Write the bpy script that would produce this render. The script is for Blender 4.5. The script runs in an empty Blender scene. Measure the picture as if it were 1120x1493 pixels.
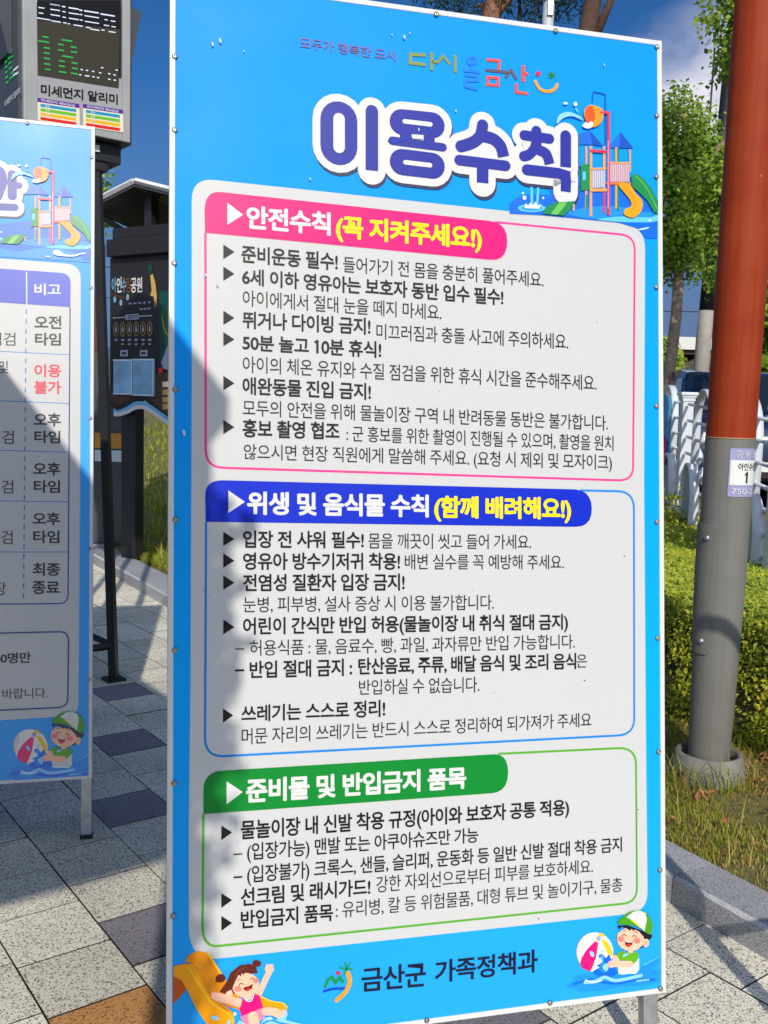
# A park entrance with two easel notice boards. Units are metres; +Y looks away from the camera.
import bpy, bmesh, math, random
from mathutils import Vector, Matrix, noise
random.seed(7)
R = math.radians
scene = bpy.context.scene
COL = scene.collection

# ------------------------------------------------------------------ camera, sky, sun, exposure
cam_data = bpy.data.cameras.new('camera'); cam = bpy.data.objects.new('camera', cam_data); COL.objects.link(cam)
PITCH, ROLL, CAM_H = -0.10601, 0.03083, 1.6248
fw = Vector((0, math.cos(PITCH), math.sin(PITCH))); rt0 = Vector((1, 0, 0)); up0 = rt0.cross(fw)
rt = math.cos(ROLL)*rt0 + math.sin(ROLL)*up0; up = -math.sin(ROLL)*rt0 + math.cos(ROLL)*up0
cam.matrix_world = Matrix(((rt.x, up.x, -fw.x, 0), (rt.y, up.y, -fw.y, 0), (rt.z, up.z, -fw.z, CAM_H), (0, 0, 0, 1)))
cam_data.sensor_fit = 'VERTICAL'; cam_data.sensor_height = 36; cam_data.lens = 1400.02/1493*36
cam_data.clip_start = 0.05; cam_data.clip_end = 6000
scene.camera = cam

SUN_AZ = (0.163, -0.987); SUN_EL = R(33.1)
SUN = Vector((SUN_AZ[0]*math.cos(SUN_EL), SUN_AZ[1]*math.cos(SUN_EL), math.sin(SUN_EL)))
world = bpy.data.worlds.new('World'); scene.world = world; world.use_nodes = True
wn, wl = world.node_tree.nodes, world.node_tree.links
bg = wn['Background']
sky = wn.new('ShaderNodeTexSky'); sky.sky_type = 'NISHITA'; sky.sun_disc = False
sky.sun_elevation = SUN_EL; sky.sun_rotation = math.atan2(SUN.x, SUN.y); sky.altitude = 400; sky.air_density = 1.0; sky.dust_density = 0.25; sky.ozone_density = 4.0
# clouds: soft cumulus low over the horizon
wtc = wn.new('ShaderNodeTexCoord'); wmap = wn.new('ShaderNodeMapping'); wmap.inputs['Scale'].default_value = (1, 1, 1.6)
wl.new(wtc.outputs['Generated'], wmap.inputs['Vector'])
wno = wn.new('ShaderNodeTexNoise'); wno.inputs['Scale'].default_value = 5.2; wno.inputs['Detail'].default_value = 7; wno.inputs['Roughness'].default_value = .55
wl.new(wmap.outputs['Vector'], wno.inputs['Vector'])
wsep = wn.new('ShaderNodeSeparateXYZ'); wl.new(wtc.outputs['Generated'], wsep.inputs['Vector'])
def wmath(op, a, b, clamp=False):
    n = wn.new('ShaderNodeMath'); n.operation = op; n.use_clamp = clamp
    for i, v in enumerate((a, b)):
        if isinstance(v, (int, float)): n.inputs[i].default_value = v
        elif v is not None: wl.new(v, n.inputs[i])
    return n.outputs[0]
def bump_at(direction, width):                       # 1 near a direction, 0 away from it
    d = wn.new('ShaderNodeVectorMath'); d.operation = 'DOT_PRODUCT'; wl.new(wtc.outputs['Generated'], d.inputs[0]); d.inputs[1].default_value = Vector(direction).normalized()
    m = wn.new('ShaderNodeMapRange'); m.inputs[1].default_value = math.cos(width); m.inputs[2].default_value = math.cos(width*.35); wl.new(d.outputs['Value'], m.inputs[0])
    return m.outputs[0]
bank = bump_at((.33, .95, .175), R(12.5))
lowband = wn.new('ShaderNodeMapRange'); wl.new(wsep.outputs['Z'], lowband.inputs[0]); lowband.inputs[1].default_value = .42; lowband.inputs[2].default_value = .05
nz = wmath('MULTIPLY_ADD', wno.outputs['Fac'], 3.4); wn[-1].inputs[2].default_value = -2.15
bk = wmath('MULTIPLY_ADD', wno.outputs['Fac'], 6.5); wn[-1].inputs[2].default_value = -2.55
cover = wmath('MAXIMUM', wmath('MULTIPLY', nz, lowband.outputs[0], True), wmath('MULTIPLY', bk, bank, True))
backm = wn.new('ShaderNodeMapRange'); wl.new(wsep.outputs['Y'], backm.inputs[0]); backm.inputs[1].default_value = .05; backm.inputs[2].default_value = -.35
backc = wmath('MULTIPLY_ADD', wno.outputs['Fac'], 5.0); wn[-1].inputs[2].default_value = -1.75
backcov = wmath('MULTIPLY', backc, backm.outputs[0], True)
cmix = wn.new('ShaderNodeMix'); cmix.data_type = 'RGBA'; wl.new(cover, cmix.inputs['Factor']); stint = wn.new('ShaderNodeMix'); stint.data_type = 'RGBA'; stint.blend_type = 'MULTIPLY'; stint.inputs['Factor'].default_value = 1; stint.inputs[7].default_value = (.15, .38, .60, 1); wl.new(sky.outputs['Color'], stint.inputs[6]); wl.new(stint.outputs[2], cmix.inputs[6]); cloudc = wn.new('ShaderNodeMix'); cloudc.data_type = 'RGBA'; cloudc.inputs[6].default_value = (1.1, 1.5, 2.6, 1); cloudc.inputs[7].default_value = (7.4, 7.1, 7.5, 1); lowc = wn.new('ShaderNodeMapRange'); wl.new(wsep.outputs['Z'], lowc.inputs[0]); lowc.inputs[1].default_value = .12; lowc.inputs[2].default_value = .30; wl.new(lowc.outputs[0], cloudc.inputs['Factor']); wl.new(cloudc.outputs[2], cmix.inputs[7])
veil = wn.new('ShaderNodeMapRange'); wl.new(wsep.outputs['Z'], veil.inputs[0]); veil.inputs[1].default_value = .30; veil.inputs[2].default_value = .10
vmix = wn.new('ShaderNodeMix'); vmix.data_type = 'RGBA'; wl.new(wmath('MULTIPLY', veil.outputs[0], .85), vmix.inputs['Factor']); wl.new(cmix.outputs[2], vmix.inputs[6]); vmix.inputs[7].default_value = (.95, 1.4, 2.5, 1)
bmix = wn.new('ShaderNodeMix'); bmix.data_type = 'RGBA'; wl.new(backcov, bmix.inputs['Factor']); wl.new(vmix.outputs[2], bmix.inputs[6]); bmix.inputs[7].default_value = (6.0, 7.0, 9.0, 1)   # unseen bright cloud added behind the viewer to lift the shade
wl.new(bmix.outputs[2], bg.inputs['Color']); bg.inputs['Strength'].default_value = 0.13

sun_data = bpy.data.lights.new('sun', 'SUN'); sun_data.energy = 3.3; sun_data.angle = R(0.53); sun_data.color = (1, .95, .86)
sun = bpy.data.objects.new('sun', sun_data); COL.objects.link(sun)
sun.rotation_euler = SUN.to_track_quat('Z', 'Y').to_euler(); sun.location = SUN*30
scene.view_settings.view_transform = 'Standard'; scene.view_settings.look = 'None'; scene.view_settings.gamma = 1
scene.view_settings.exposure = 0.06; scene.view_settings.use_curve_mapping = False

# ------------------------------------------------------------------ materials
def srgb(r, g, b):
    f = lambda c: (c/255/12.92 if c/255 <= .04045 else ((c/255+.055)/1.055)**2.4)
    return (f(r), f(g), f(b), 1)
def lin(c): return (c[0], c[1], c[2], 1)
def new_mat(name):
    m = bpy.data.materials.new(name); m.use_nodes = True
    return m, m.node_tree.nodes, m.node_tree.links, m.node_tree.nodes['Principled BSDF']
def mat(name, c, rough=.6, var=.12, scale=8, metal=0, bump=0, spec=.5, coat=0, emit=None, estr=0, detail=4):
    m, n, l, b = new_mat(name)
    b.inputs['Roughness'].default_value = rough; b.inputs['Metallic'].default_value = metal; b.inputs['Specular IOR Level'].default_value = spec
    b.inputs['Coat Weight'].default_value = coat
    tc = n.new('ShaderNodeTexCoord'); no = n.new('ShaderNodeTexNoise'); no.inputs['Scale'].default_value = scale; no.inputs['Detail'].default_value = detail
    l.new(tc.outputs['Object'], no.inputs['Vector'])
    mp = n.new('ShaderNodeMapRange'); mp.inputs[1].default_value = .3; mp.inputs[2].default_value = .7; mp.inputs[3].default_value = 1-var; mp.inputs[4].default_value = 1+var
    l.new(no.outputs['Fac'], mp.inputs[0])
    mx = n.new('ShaderNodeMix'); mx.data_type = 'RGBA'; mx.blend_type = 'MULTIPLY'; mx.inputs['Factor'].default_value = 1
    mx.inputs[6].default_value = lin(c); l.new(mp.outputs[0], mx.inputs[7]); l.new(mx.outputs[2], b.inputs['Base Color'])
    if bump:
        bp = n.new('ShaderNodeBump'); bp.inputs['Strength'].default_value = bump; bp.inputs['Distance'].default_value = .01
        l.new(no.outputs['Fac'], bp.inputs['Height']); l.new(bp.outputs['Normal'], b.inputs['Normal'])
    if emit: b.inputs['Emission Color'].default_value = lin(emit); b.inputs['Emission Strength'].default_value = estr
    return m
def speckled(name, base, dark, size=260, amount=.36, rough=.75, light=None, bump=.25):
    """granite chips: small dark and light grains scattered in a pale binder"""
    m, n, l, b = new_mat(name); b.inputs['Roughness'].default_value = rough
    tc = n.new('ShaderNodeTexCoord'); vo = n.new('ShaderNodeTexVoronoi'); vo.inputs['Scale'].default_value = size; l.new(tc.outputs['Object'], vo.inputs['Vector'])
    sc = n.new('ShaderNodeSeparateColor'); l.new(vo.outputs['Color'], sc.inputs[0])
    nf = n.new('ShaderNodeTexNoise'); nf.inputs['Scale'].default_value = size*1.6; nf.inputs['Detail'].default_value = 2; l.new(tc.outputs['Object'], nf.inputs['Vector'])
    ng = n.new('ShaderNodeMath'); ng.operation = 'MULTIPLY_ADD'; l.new(nf.outputs['Fac'], ng.inputs[0]); ng.inputs[1].default_value = .45; 
    sb = n.new('ShaderNodeMath'); sb.operation = 'MULTIPLY_ADD'; l.new(sc.outputs[0], sb.inputs[0]); sb.inputs[1].default_value = .78; sb.inputs[2].default_value = -.02; l.new(sb.outputs[0], ng.inputs[2])
    rp = n.new('ShaderNodeValToRGB'); e = rp.color_ramp.elements
    e[0].position = amount; e[0].color = lin(dark); e[1].position = amount+.09; e[1].color = lin(base)
    k = rp.color_ramp.elements.new(.66); k.color = lin(light or [min(1, c*1.25) for c in base])
    l.new(ng.outputs[0], rp.inputs['Fac'])
    n2 = n.new('ShaderNodeTexNoise'); n2.inputs['Scale'].default_value = 1.7; n2.inputs['Detail'].default_value = 6; l.new(tc.outputs['Object'], n2.inputs['Vector'])
    mp = n.new('ShaderNodeMapRange'); mp.inputs[1].default_value = .3; mp.inputs[2].default_value = .7; mp.inputs[3].default_value = .8; mp.inputs[4].default_value = 1.12; l.new(n2.outputs['Fac'], mp.inputs[0])
    gm = n.new('ShaderNodeNewGeometry'); mi = n.new('ShaderNodeMapRange'); mi.inputs[3].default_value = .86; mi.inputs[4].default_value = 1.08; l.new(gm.outputs['Random Per Island'], mi.inputs[0])
    mu = n.new('ShaderNodeMath'); mu.operation = 'MULTIPLY'; l.new(mp.outputs[0], mu.inputs[0]); l.new(mi.outputs[0], mu.inputs[1])
    mx = n.new('ShaderNodeMix'); mx.data_type = 'RGBA'; mx.blend_type = 'MULTIPLY'; mx.inputs['Factor'].default_value = 1
    l.new(rp.outputs['Color'], mx.inputs[6]); l.new(mu.outputs[0], mx.inputs[7]); l.new(mx.outputs[2], b.inputs['Base Color'])
    bp = n.new('ShaderNodeBump'); bp.inputs['Strength'].default_value = bump; bp.inputs['Distance'].default_value = .003; l.new(ng.outputs[0], bp.inputs['Height']); l.new(bp.outputs['Normal'], b.inputs['Normal'])
    return m
def leaf_mat(name, c1, c2, scale=6, trans=.35, rough=.5, c3=None):
    m, n, l, b = new_mat(name); b.inputs['Roughness'].default_value = rough
    tc = n.new('ShaderNodeTexCoord'); no = n.new('ShaderNodeTexNoise'); no.inputs['Scale'].default_value = scale; no.inputs['Detail'].default_value = 5; l.new(tc.outputs['Object'], no.inputs['Vector'])
    wn_ = n.new('ShaderNodeTexWhiteNoise'); gm = n.new('ShaderNodeNewGeometry'); l.new(gm.outputs['Random Per Island'], wn_.inputs['Vector'])
    av = n.new('ShaderNodeMath'); av.operation = 'MULTIPLY_ADD'; l.new(gm.outputs['Random Per Island'], av.inputs[0]); av.inputs[1].default_value = .55; 
    sb = n.new('ShaderNodeMath'); sb.operation = 'MULTIPLY_ADD'; l.new(no.outputs['Fac'], sb.inputs[0]); sb.inputs[1].default_value = 1.1; sb.inputs[2].default_value = -.33
    l.new(sb.outputs[0], av.inputs[2])
    rp = n.new('ShaderNodeValToRGB'); rp.color_ramp.elements[0].color = lin(c1); rp.color_ramp.elements[1].color = lin(c2); rp.color_ramp.elements[0].position = .1; rp.color_ramp.elements[1].position = .85
    if c3: k = rp.color_ramp.elements.new(.97); k.color = lin(c3)
    l.new(av.outputs[0], rp.inputs['Fac']); l.new(rp.outputs['Color'], b.inputs['Base Color'])
    tr = n.new('ShaderNodeBsdfTranslucent'); l.new(rp.outputs['Color'], tr.inputs['Color']); ms = n.new('ShaderNodeMixShader'); ms.inputs[0].default_value = trans
    l.new(b.outputs[0], ms.inputs[1]); l.new(tr.outputs[0], ms.inputs[2]); l.new(ms.outputs[0], n['Material Output'].inputs['Surface'])
    return m
def print_mat(name, c, rough=.38, spec=.25):
    """ink on a laminated board: slightly uneven, dusty satin sheen"""
    m, n, l, b = new_mat('print_'+name)
    b.inputs['Base Color'].default_value = c; b.inputs['Specular IOR Level'].default_value = spec
    tc = n.new('ShaderNodeTexCoord'); no = n.new('ShaderNodeTexNoise'); no.inputs['Scale'].default_value = 3.2; no.inputs['Detail'].default_value = 8; l.new(tc.outputs['Object'], no.inputs['Vector'])
    mp = n.new('ShaderNodeMapRange'); mp.inputs[1].default_value = .3; mp.inputs[2].default_value = .7; mp.inputs[3].default_value = rough-.03; mp.inputs[4].default_value = rough+.1; l.new(no.outputs['Fac'], mp.inputs[0]); l.new(mp.outputs[0], b.inputs['Roughness'])
    n3 = n.new('ShaderNodeTexNoise'); n3.inputs['Scale'].default_value = 1.3; n3.inputs['Detail'].default_value = 2; l.new(tc.outputs['Object'], n3.inputs['Vector'])
    bp = n.new('ShaderNodeBump'); bp.inputs['Strength'].default_value = .10; bp.inputs['Distance'].default_value = .02; l.new(n3.outputs['Fac'], bp.inputs['Height']); l.new(bp.outputs['Normal'], b.inputs['Normal'])
    return m
def weathered(name, c1, c2, rough, spec, scratch):
    """old brushed paint: faint vertical streaks, blotches and a few pale scuffs"""
    m, n, l, b = new_mat(name); b.inputs['Roughness'].default_value = rough; b.inputs['Specular IOR Level'].default_value = spec
    tc = n.new('ShaderNodeTexCoord'); mp = n.new('ShaderNodeMapping'); mp.inputs['Scale'].default_value = (60, 60, 1.6); l.new(tc.outputs['Object'], mp.inputs['Vector'])
    n1 = n.new('ShaderNodeTexNoise'); n1.inputs['Scale'].default_value = 1; n1.inputs['Detail'].default_value = 5; l.new(mp.outputs[0], n1.inputs['Vector'])
    n2 = n.new('ShaderNodeTexNoise'); n2.inputs['Scale'].default_value = 7; n2.inputs['Detail'].default_value = 7; l.new(tc.outputs['Object'], n2.inputs['Vector'])
    ad = n.new('ShaderNodeMath'); ad.operation = 'ADD'; l.new(n1.outputs['Fac'], ad.inputs[0]); l.new(n2.outputs['Fac'], ad.inputs[1])
    rp = n.new('ShaderNodeValToRGB'); e = rp.color_ramp.elements; e[0].position = .36; e[0].color = lin(c1); e[1].position = .64; e[1].color = lin(c2)
    hf = n.new('ShaderNodeMath'); hf.operation = 'MULTIPLY'; hf.inputs[1].default_value = .5; l.new(ad.outputs[0], hf.inputs[0]); l.new(hf.outputs[0], rp.inputs[0])
    m3 = n.new('ShaderNodeMapping'); m3.inputs['Scale'].default_value = (26, 26, 9); l.new(tc.outputs['Object'], m3.inputs['Vector'])
    n3 = n.new('ShaderNodeTexNoise'); n3.inputs['Scale'].default_value = 1.3; n3.inputs['Detail'].default_value = 3; l.new(m3.outputs[0], n3.inputs['Vector'])
    r3 = n.new('ShaderNodeMapRange'); r3.inputs[1].default_value = .735; r3.inputs[2].default_value = .76; r3.inputs[4].default_value = .6; l.new(n3.outputs['Fac'], r3.inputs[0])
    mx = n.new('ShaderNodeMix'); mx.data_type = 'RGBA'; l.new(r3.outputs[0], mx.inputs['Factor']); l.new(rp.outputs[0], mx.inputs[6]); mx.inputs[7].default_value = lin(scratch); l.new(mx.outputs[2], b.inputs['Base Color'])
    bp = n.new('ShaderNodeBump'); bp.inputs['Strength'].default_value = .05; bp.inputs['Distance'].default_value = .004; l.new(n2.outputs['Fac'], bp.inputs['Height']); l.new(bp.outputs[0], b.inputs['Normal'])
    return m
INK = dict(card=(.575,.575,.57,1), white=(.68,.675,.66,1), ink=srgb(20,18,20), navy=srgb(18,20,46), pink=srgb(246,0,116), pinkline=srgb(236,66,140), bluehead=srgb(0,38,190),
 blueline=srgb(24,132,216), green=srgb(0,132,44), greenline=srgb(92,168,50), yellow=srgb(255,224,0), indigo=srgb(36,44,150), titleshadow=srgb(52,54,84), mauve=srgb(112,92,140),
 olive=srgb(128,144,74), logoblue=srgb(0,122,246), logored=srgb(246,78,60), logogrey=srgb(92,82,96), crimson=srgb(214,24,70), leafgreen=srgb(20,140,66), amber=srgb(240,156,40), royal=srgb(0,66,186),
 deepblue=srgb(6,60,178), poolblue=srgb(0,104,222), poolmid=srgb(24,142,240), poollight=srgb(96,196,248), foam=srgb(226,238,248), splash=srgb(140,206,250), pipeblue=srgb(10,76,180), roofblue=srgb(24,104,214),
 roofdark=srgb(10,78,184), tan=srgb(224,158,96), slidegreen=srgb(20,136,72), slidelime=srgb(110,190,80), rose=srgb(222,54,88), railgrey=srgb(164,164,186), railwhite=srgb(206,206,216), railrose=srgb(196,140,150),
 orangered=srgb(240,112,60), slideorange=srgb(248,160,10), bucketorange=srgb(250,148,20), bucketdark=srgb(222,84,20), ball=srgb(236,230,222), ballshade=srgb(214,206,204), hotpink=srgb(238,10,118), ballyellow=srgb(250,196,24),
 skin=srgb(250,190,160), skinline=srgb(206,110,90), shirtgreen=srgb(96,172,24), shirtdark=srgb(50,112,14), hair=srgb(30,20,24), capgreen=srgb(70,156,24), capdark=srgb(24,96,20), cheek=srgb(246,130,112), mouth=srgb(110,14,20),
 tongue=srgb(226,44,44), slideback=srgb(226,138,6), slidebrown=srgb(196,84,10), girlhair=srgb(92,34,20), hairlight=srgb(150,70,44), skirtpink=srgb(246,130,160), lilac=srgb(70,84,196), tableline=srgb(20,120,206), tablenavy=srgb(20,30,140),
 red=srgb(228,40,70), black=srgb(18,18,20), cream=srgb(236,224,196), purple=srgb(96,40,150), ledteal=srgb(30,150,186), lime=srgb(110,190,40), gold=srgb(240,184,20), hotred=srgb(224,40,34), skyblue=srgb(110,184,226),
 slate=srgb(120,156,186), brown=srgb(110,70,40), ochre=srgb(196,160,90), deepteal=srgb(20,70,66), mapgreen=srgb(40,92,60), screen=srgb(62,57,46))
_pm = {}
FILM = False
def ink(c):
    if FILM and not c.startswith('led'):
        if ('film', c) not in _pm:
            m = ink_plain(c).copy(); m.name = 'film_'+c; b = m.node_tree.nodes['Principled BSDF']; b.inputs['Specular IOR Level'].default_value = .55; b.inputs['Coat Weight'].default_value = .4; b.inputs['Coat Roughness'].default_value = .40; b.inputs['Coat IOR'].default_value = 1.6; _pm[('film', c)] = m
        return _pm[('film', c)]
    return ink_plain(c)
def ink_plain(c):
    if c not in _pm:
        if c in ('ledwhite', 'ledgreen'):
            col = (.75, .82, 1) if c == 'ledwhite' else (.02, .8, .08)
            _pm[c] = mat('print_'+c, (.02, .02, .02), .4, emit=col, estr=1.1 if c == 'ledwhite' else .5)
        else: _pm[c] = print_mat(c, INK[c])
    return _pm[c]
M = {}
M['frame_white'] = mat('white_painted_aluminium', (.68,.68,.67), .38, .05, 30, bump=.04)
M['steel'] = mat('galvanised_steel', (.42,.43,.45), .42, .22, 22, metal=.75, bump=.08)
M['screw'] = mat('zinc_screw', (.34,.32,.28), .38, .3, 120, metal=.85)
M['board_edge'] = mat('board_core', (.62,.62,.62), .6, .05)
M['light_tile'] = speckled('pale_terrazzo', (.76,.70,.555), (.10,.095,.085), 270, .29)
M['dark_tile'] = speckled('charcoal_terrazzo', (.26,.235,.255), (.10,.09,.10), 260, .26, bump=.15)
M['orange_tile'] = speckled('ochre_terrazzo', (.60,.28,.085), (.16,.07,.03), 240, .26, bump=.15)
M['joint'] = mat('sandy_joint', (.035,.028,.02), .95, .4, 9, bump=.3)
M['curb'] = speckled('granite_kerb', (.37,.37,.375), (.13,.13,.135), 420, .36)
M['curb_edge'] = speckled('sawn_granite', (.5,.5,.49), (.2,.2,.2), 420, .25)
M['soil'] = mat('dry_soil', (.16,.115,.06), .95, .45, 14, bump=.5)
M['turf'] = leaf_mat('thatch', (.11,.095,.03), (.26,.23,.05), 26, .0, .9, (.40,.28,.11))
M['asphalt'] = mat('asphalt', (.055,.055,.058), .9, .25, 40, bump=.2)
M['red_paving'] = mat('red_pavers', (.27,.075,.05), .85, .25, 12)
M['dirt_path'] = mat('sandy_path', (.36,.25,.14), .95, .25, 6)
M['grass'] = leaf_mat('grass_blades', (.16,.23,.015), (.46,.50,.04), 2.2, .35, .55, (.5,.40,.12))
M['straw'] = leaf_mat('dry_grass', (.30,.19,.07), (.62,.45,.17), 5, .3, .7)
M['hedge_leaf'] = leaf_mat('boxwood_leaves', (.13,.24,.015), (.60,.58,.035), 2.6, .3, .55, (.8,.5,.08))
M['hedge_core'] = mat('hedge_twigs', (.07,.07,.02), .95, .5, 20)
M['ginkgo_leaf'] = leaf_mat('ginkgo_leaves', (.09,.22,.018), (.44,.58,.05), .9, .45, .5)
M['pine_leaf'] = leaf_mat('pine_needles', (.012,.045,.012), (.05,.11,.02), 1.1, .15, .6)
M['bark'] = mat('pale_bark', (.30,.215,.15), .9, .3, 14, bump=.6)
M['pine_bark'] = mat('reddish_pine_bark', (.27,.125,.075), .9, .35, 9, bump=.6)
M['dark_bark'] = mat('dark_bark', (.09,.045,.03), .9, .35, 9, bump=.6)
M['pole_red'] = weathered('rust_red_paint', (.265,.027,.005), (.33,.05,.012), .6, .18, (.55,.30,.2))
M['pole_grey'] = weathered('warm_grey_paint', (.165,.158,.14), (.20,.193,.175), .5, .3, (.36,.34,.3))
M['band'] = mat('tan_seam', (.42,.27,.15), .6, .1)
M['concrete'] = mat('grey_concrete', (.20,.192,.17), .9, .28, 9, bump=.5, detail=9)
M['white_paint'] = mat('white_fence_paint', (.66,.68,.71), .35, .04, 10)
M['fence_plate'] = mat('shaded_fence_plate', (.30,.38,.43), .45, .1)  # blue-grey shade on the white fence plates, put into their colour
M['banner'] = mat('blue_banner_cloth', (.10,.36,.55), .7, .2, 3)
M['dark_metal'] = mat('black_steel', (.012,.0125,.015), .5, .15, 20)
M['display_grey'] = mat('grey_casing', (.36,.36,.35), .45, .06, 8)
M['display_dark'] = mat('dark_casing', (.06,.065,.075), .5, .1, 8)
M['board_black'] = mat('black_board', (.012,.0105,.0105), .55, .15, 20)
M['brown_slats'] = mat('brown_slats', (.07,.035,.02), .6, .2, 30)
M['poly_roof'] = mat('smoked_roof_sheet', (.05,.045,.045), .25, .15, 3)
M['white_trim'] = mat('white_trim', (.74,.73,.70), .5, .06)
M['paper'] = mat('faded_blue_leaflet', (.24,.46,.66), .45, .25, 7)
M['paper_edge'] = mat('clear_plastic_edge', (.62,.72,.80), .25, .1)
M['car_navy'] = mat('navy_car_paint', (.012,.028,.085), .22, .05, coat=1)
M['car_blue'] = mat('blue_car_paint', (.03,.08,.22), .25, .05, coat=1)
M['car_red'] = mat('maroon_car_paint', (.12,.015,.015), .25, .05, coat=1)
M['glass'] = mat('tinted_glass', (.015,.02,.028), .06, .05, coat=1)
M['rubber'] = mat('tyre_rubber', (.02,.02,.02), .85, .1)
M['rim'] = mat('alloy_rim', (.5,.5,.5), .3, .1, metal=.8)
M['plate_blue'] = mat('blue_number_plate', (.10,.34,.70), .4, .05)
M['lamp_lens'] = mat('lamp_lens', (.75,.75,.72), .15, .05)
M['tail_lens'] = mat('tail_lens', (.45,.02,.015), .2, .05)
M['plaster'] = mat('white_plaster', (.72,.69,.62), .85, .08, 2)
M['roof_brown'] = mat('brown_roof', (.10,.06,.05), .8, .2, 4)
M['red_cloth'] = mat('red_awning', (.55,.06,.04), .7, .1)
M['pane_green'] = mat('green_window_glass', (.12,.22,.19), .12, .1)
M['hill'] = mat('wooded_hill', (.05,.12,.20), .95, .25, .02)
M['pole_concrete'] = mat('utility_pole_concrete', (.36,.33,.28), .85, .12, 10)
M['cable'] = mat('cable', (.02,.02,.022), .7, .05)
M['plate_white'] = mat('number_plate_white', (.76,.77,.72), .4, .04)
M['plate_lilac'] = mat('number_plate_lilac', (.34,.33,.55), .4, .08)
M['roof_sheet'] = mat('shelter_roof_sheet', (.20,.20,.21), .5, .1)
M['timber'] = mat('timber_post', (.22,.13,.07), .8, .25, 12, bump=.3)
M['water'] = mat('water_drop', (.55,.75,.95), .03, .0, spec=.8)

# ------------------------------------------------------------------ mesh helpers
class MB:
    """collects shapes for ONE mesh object; every face carries a material slot"""
    def __init__(s): s.v, s.f, s.m, s.s = [], [], [], []
    def add(s, vs, fs, m=0, smooth=False):
        b = len(s.v); s.v += [tuple(p) for p in vs]
        for f in fs: s.f.append(tuple(b+i for i in f)); s.m.append(m); s.s.append(smooth)
    def box(s, c, size, m=0, axes=None, bev=0):
        X, Y, Zx = axes or (Vector((1,0,0)), Vector((0,1,0)), Vector((0,0,1))); c = Vector(c); h = [d/2 for d in size]
        if bev <= 0:
            vs = [c+X*(x*h[0])+Y*(y*h[1])+Zx*(z*h[2]) for z in (-1,1) for x,y in ((-1,-1),(1,-1),(1,1),(-1,1))]
            s.add(vs, [(3,2,1,0),(4,5,6,7),(0,1,5,4),(1,2,6,5),(2,3,7,6),(3,0,4,7)], m); return
        bm = bmesh.new(); bmesh.ops.create_cube(bm, size=1)
        for v in bm.verts: v.co = Vector((v.co.x*size[0], v.co.y*size[1], v.co.z*size[2]))
        bmesh.ops.bevel(bm, geom=bm.edges[:], offset=min(bev, min(size)*.45), segments=2, affect='EDGES', profile=.6)
        bm.verts.index_update()
        s.add([c+X*v.co.x+Y*v.co.y+Zx*v.co.z for v in bm.verts], [[v.index for v in f.verts] for f in bm.faces], m); bm.free()
    def tube(s, pts, rad, m=0, n=10, closed=False, caps=True, smooth=True, flat=None):
        pts = [Vector(p) for p in pts]; k = len(pts); rad = rad if isinstance(rad, (list, tuple)) else [rad]*k
        base = len(s.v); ref = None
        for i, p in enumerate(pts):
            a = pts[(i-1) % k] if (closed or i > 0) else pts[i]; b = pts[(i+1) % k] if (closed or i < k-1) else pts[i]
            t = (b-a).normalized()
            if ref is None: ref = t.orthogonal().normalized() if flat is None else Vector(flat[0])
            ref = (ref - t*ref.dot(t)).normalized(); bi = t.cross(ref)
            fa, fb = (1, 1) if flat is None else (flat[1], flat[2])
            for j in range(n):
                an = 2*math.pi*(j+.5)/n; s.v.append(tuple(p + (ref*math.cos(an)*fa + bi*math.sin(an)*fb)*rad[i]))
        rng = k if closed else k-1
        for i in range(rng):
            for j in range(n):
                i2 = (i+1) % k; s.f.append((base+i*n+j, base+i*n+(j+1)%n, base+i2*n+(j+1)%n, base+i2*n+j)); s.m.append(m); s.s.append(smooth)
        if caps and not closed:
            s.f.append(tuple(base+j for j in reversed(range(n)))); s.m.append(m); s.s.append(False)
            s.f.append(tuple(base+(k-1)*n+j for j in range(n))); s.m.append(m); s.s.append(False)
    def lathe(s, prof, c, m=0, n=32, axis=None, smooth=True):
        c = Vector(c); X, Y, Zx = axis or (Vector((1,0,0)), Vector((0,1,0)), Vector((0,0,1))); base = len(s.v)
        for r, z in prof:
            for j in range(n):
                a = 2*math.pi*j/n; s.v.append(tuple(c+X*(r*math.cos(a))+Y*(r*math.sin(a))+Zx*z))
        for i in range(len(prof)-1):
            for j in range(n): s.f.append((base+i*n+j, base+i*n+(j+1)%n, base+(i+1)*n+(j+1)%n, base+(i+1)*n+j)); s.m.append(m); s.s.append(smooth)
    def prism(s, poly, y0, y1, m=0, tf=None):
        """polygon in (x,z) extruded along y"""
        n = len(poly); tf = tf or (lambda x, y, z: Vector((x, y, z)))
        vs = [tf(x, y0, z) for x, z in poly]+[tf(x, y1, z) for x, z in poly]
        s.add(vs, [tuple(range(n)), tuple(range(2*n-1, n-1, -1))]+[(i, i+n, (i+1)%n+n, (i+1)%n) for i in range(n)], m)
def obj(name, mb, mats, parent=None, loc=None):
    me = bpy.data.meshes.new(name); me.from_pydata(mb.v, [], mb.f)
    for mm in (mats if isinstance(mats, (list, tuple)) else [mats]): me.materials.append(mm)
    me.polygons.foreach_set('material_index', mb.m); me.polygons.foreach_set('use_smooth', mb.s); me.update()
    o = bpy.data.objects.new(name, me); COL.objects.link(o)
    if parent: o.parent = parent
    if loc: o.location = loc
    return o
def tag(o, label, cat, group=None, kind=None):
    if label: o['label'] = label
    if cat: o['category'] = cat
    if group: o['group'] = group
    if kind: o['kind'] = kind
    return o
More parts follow.
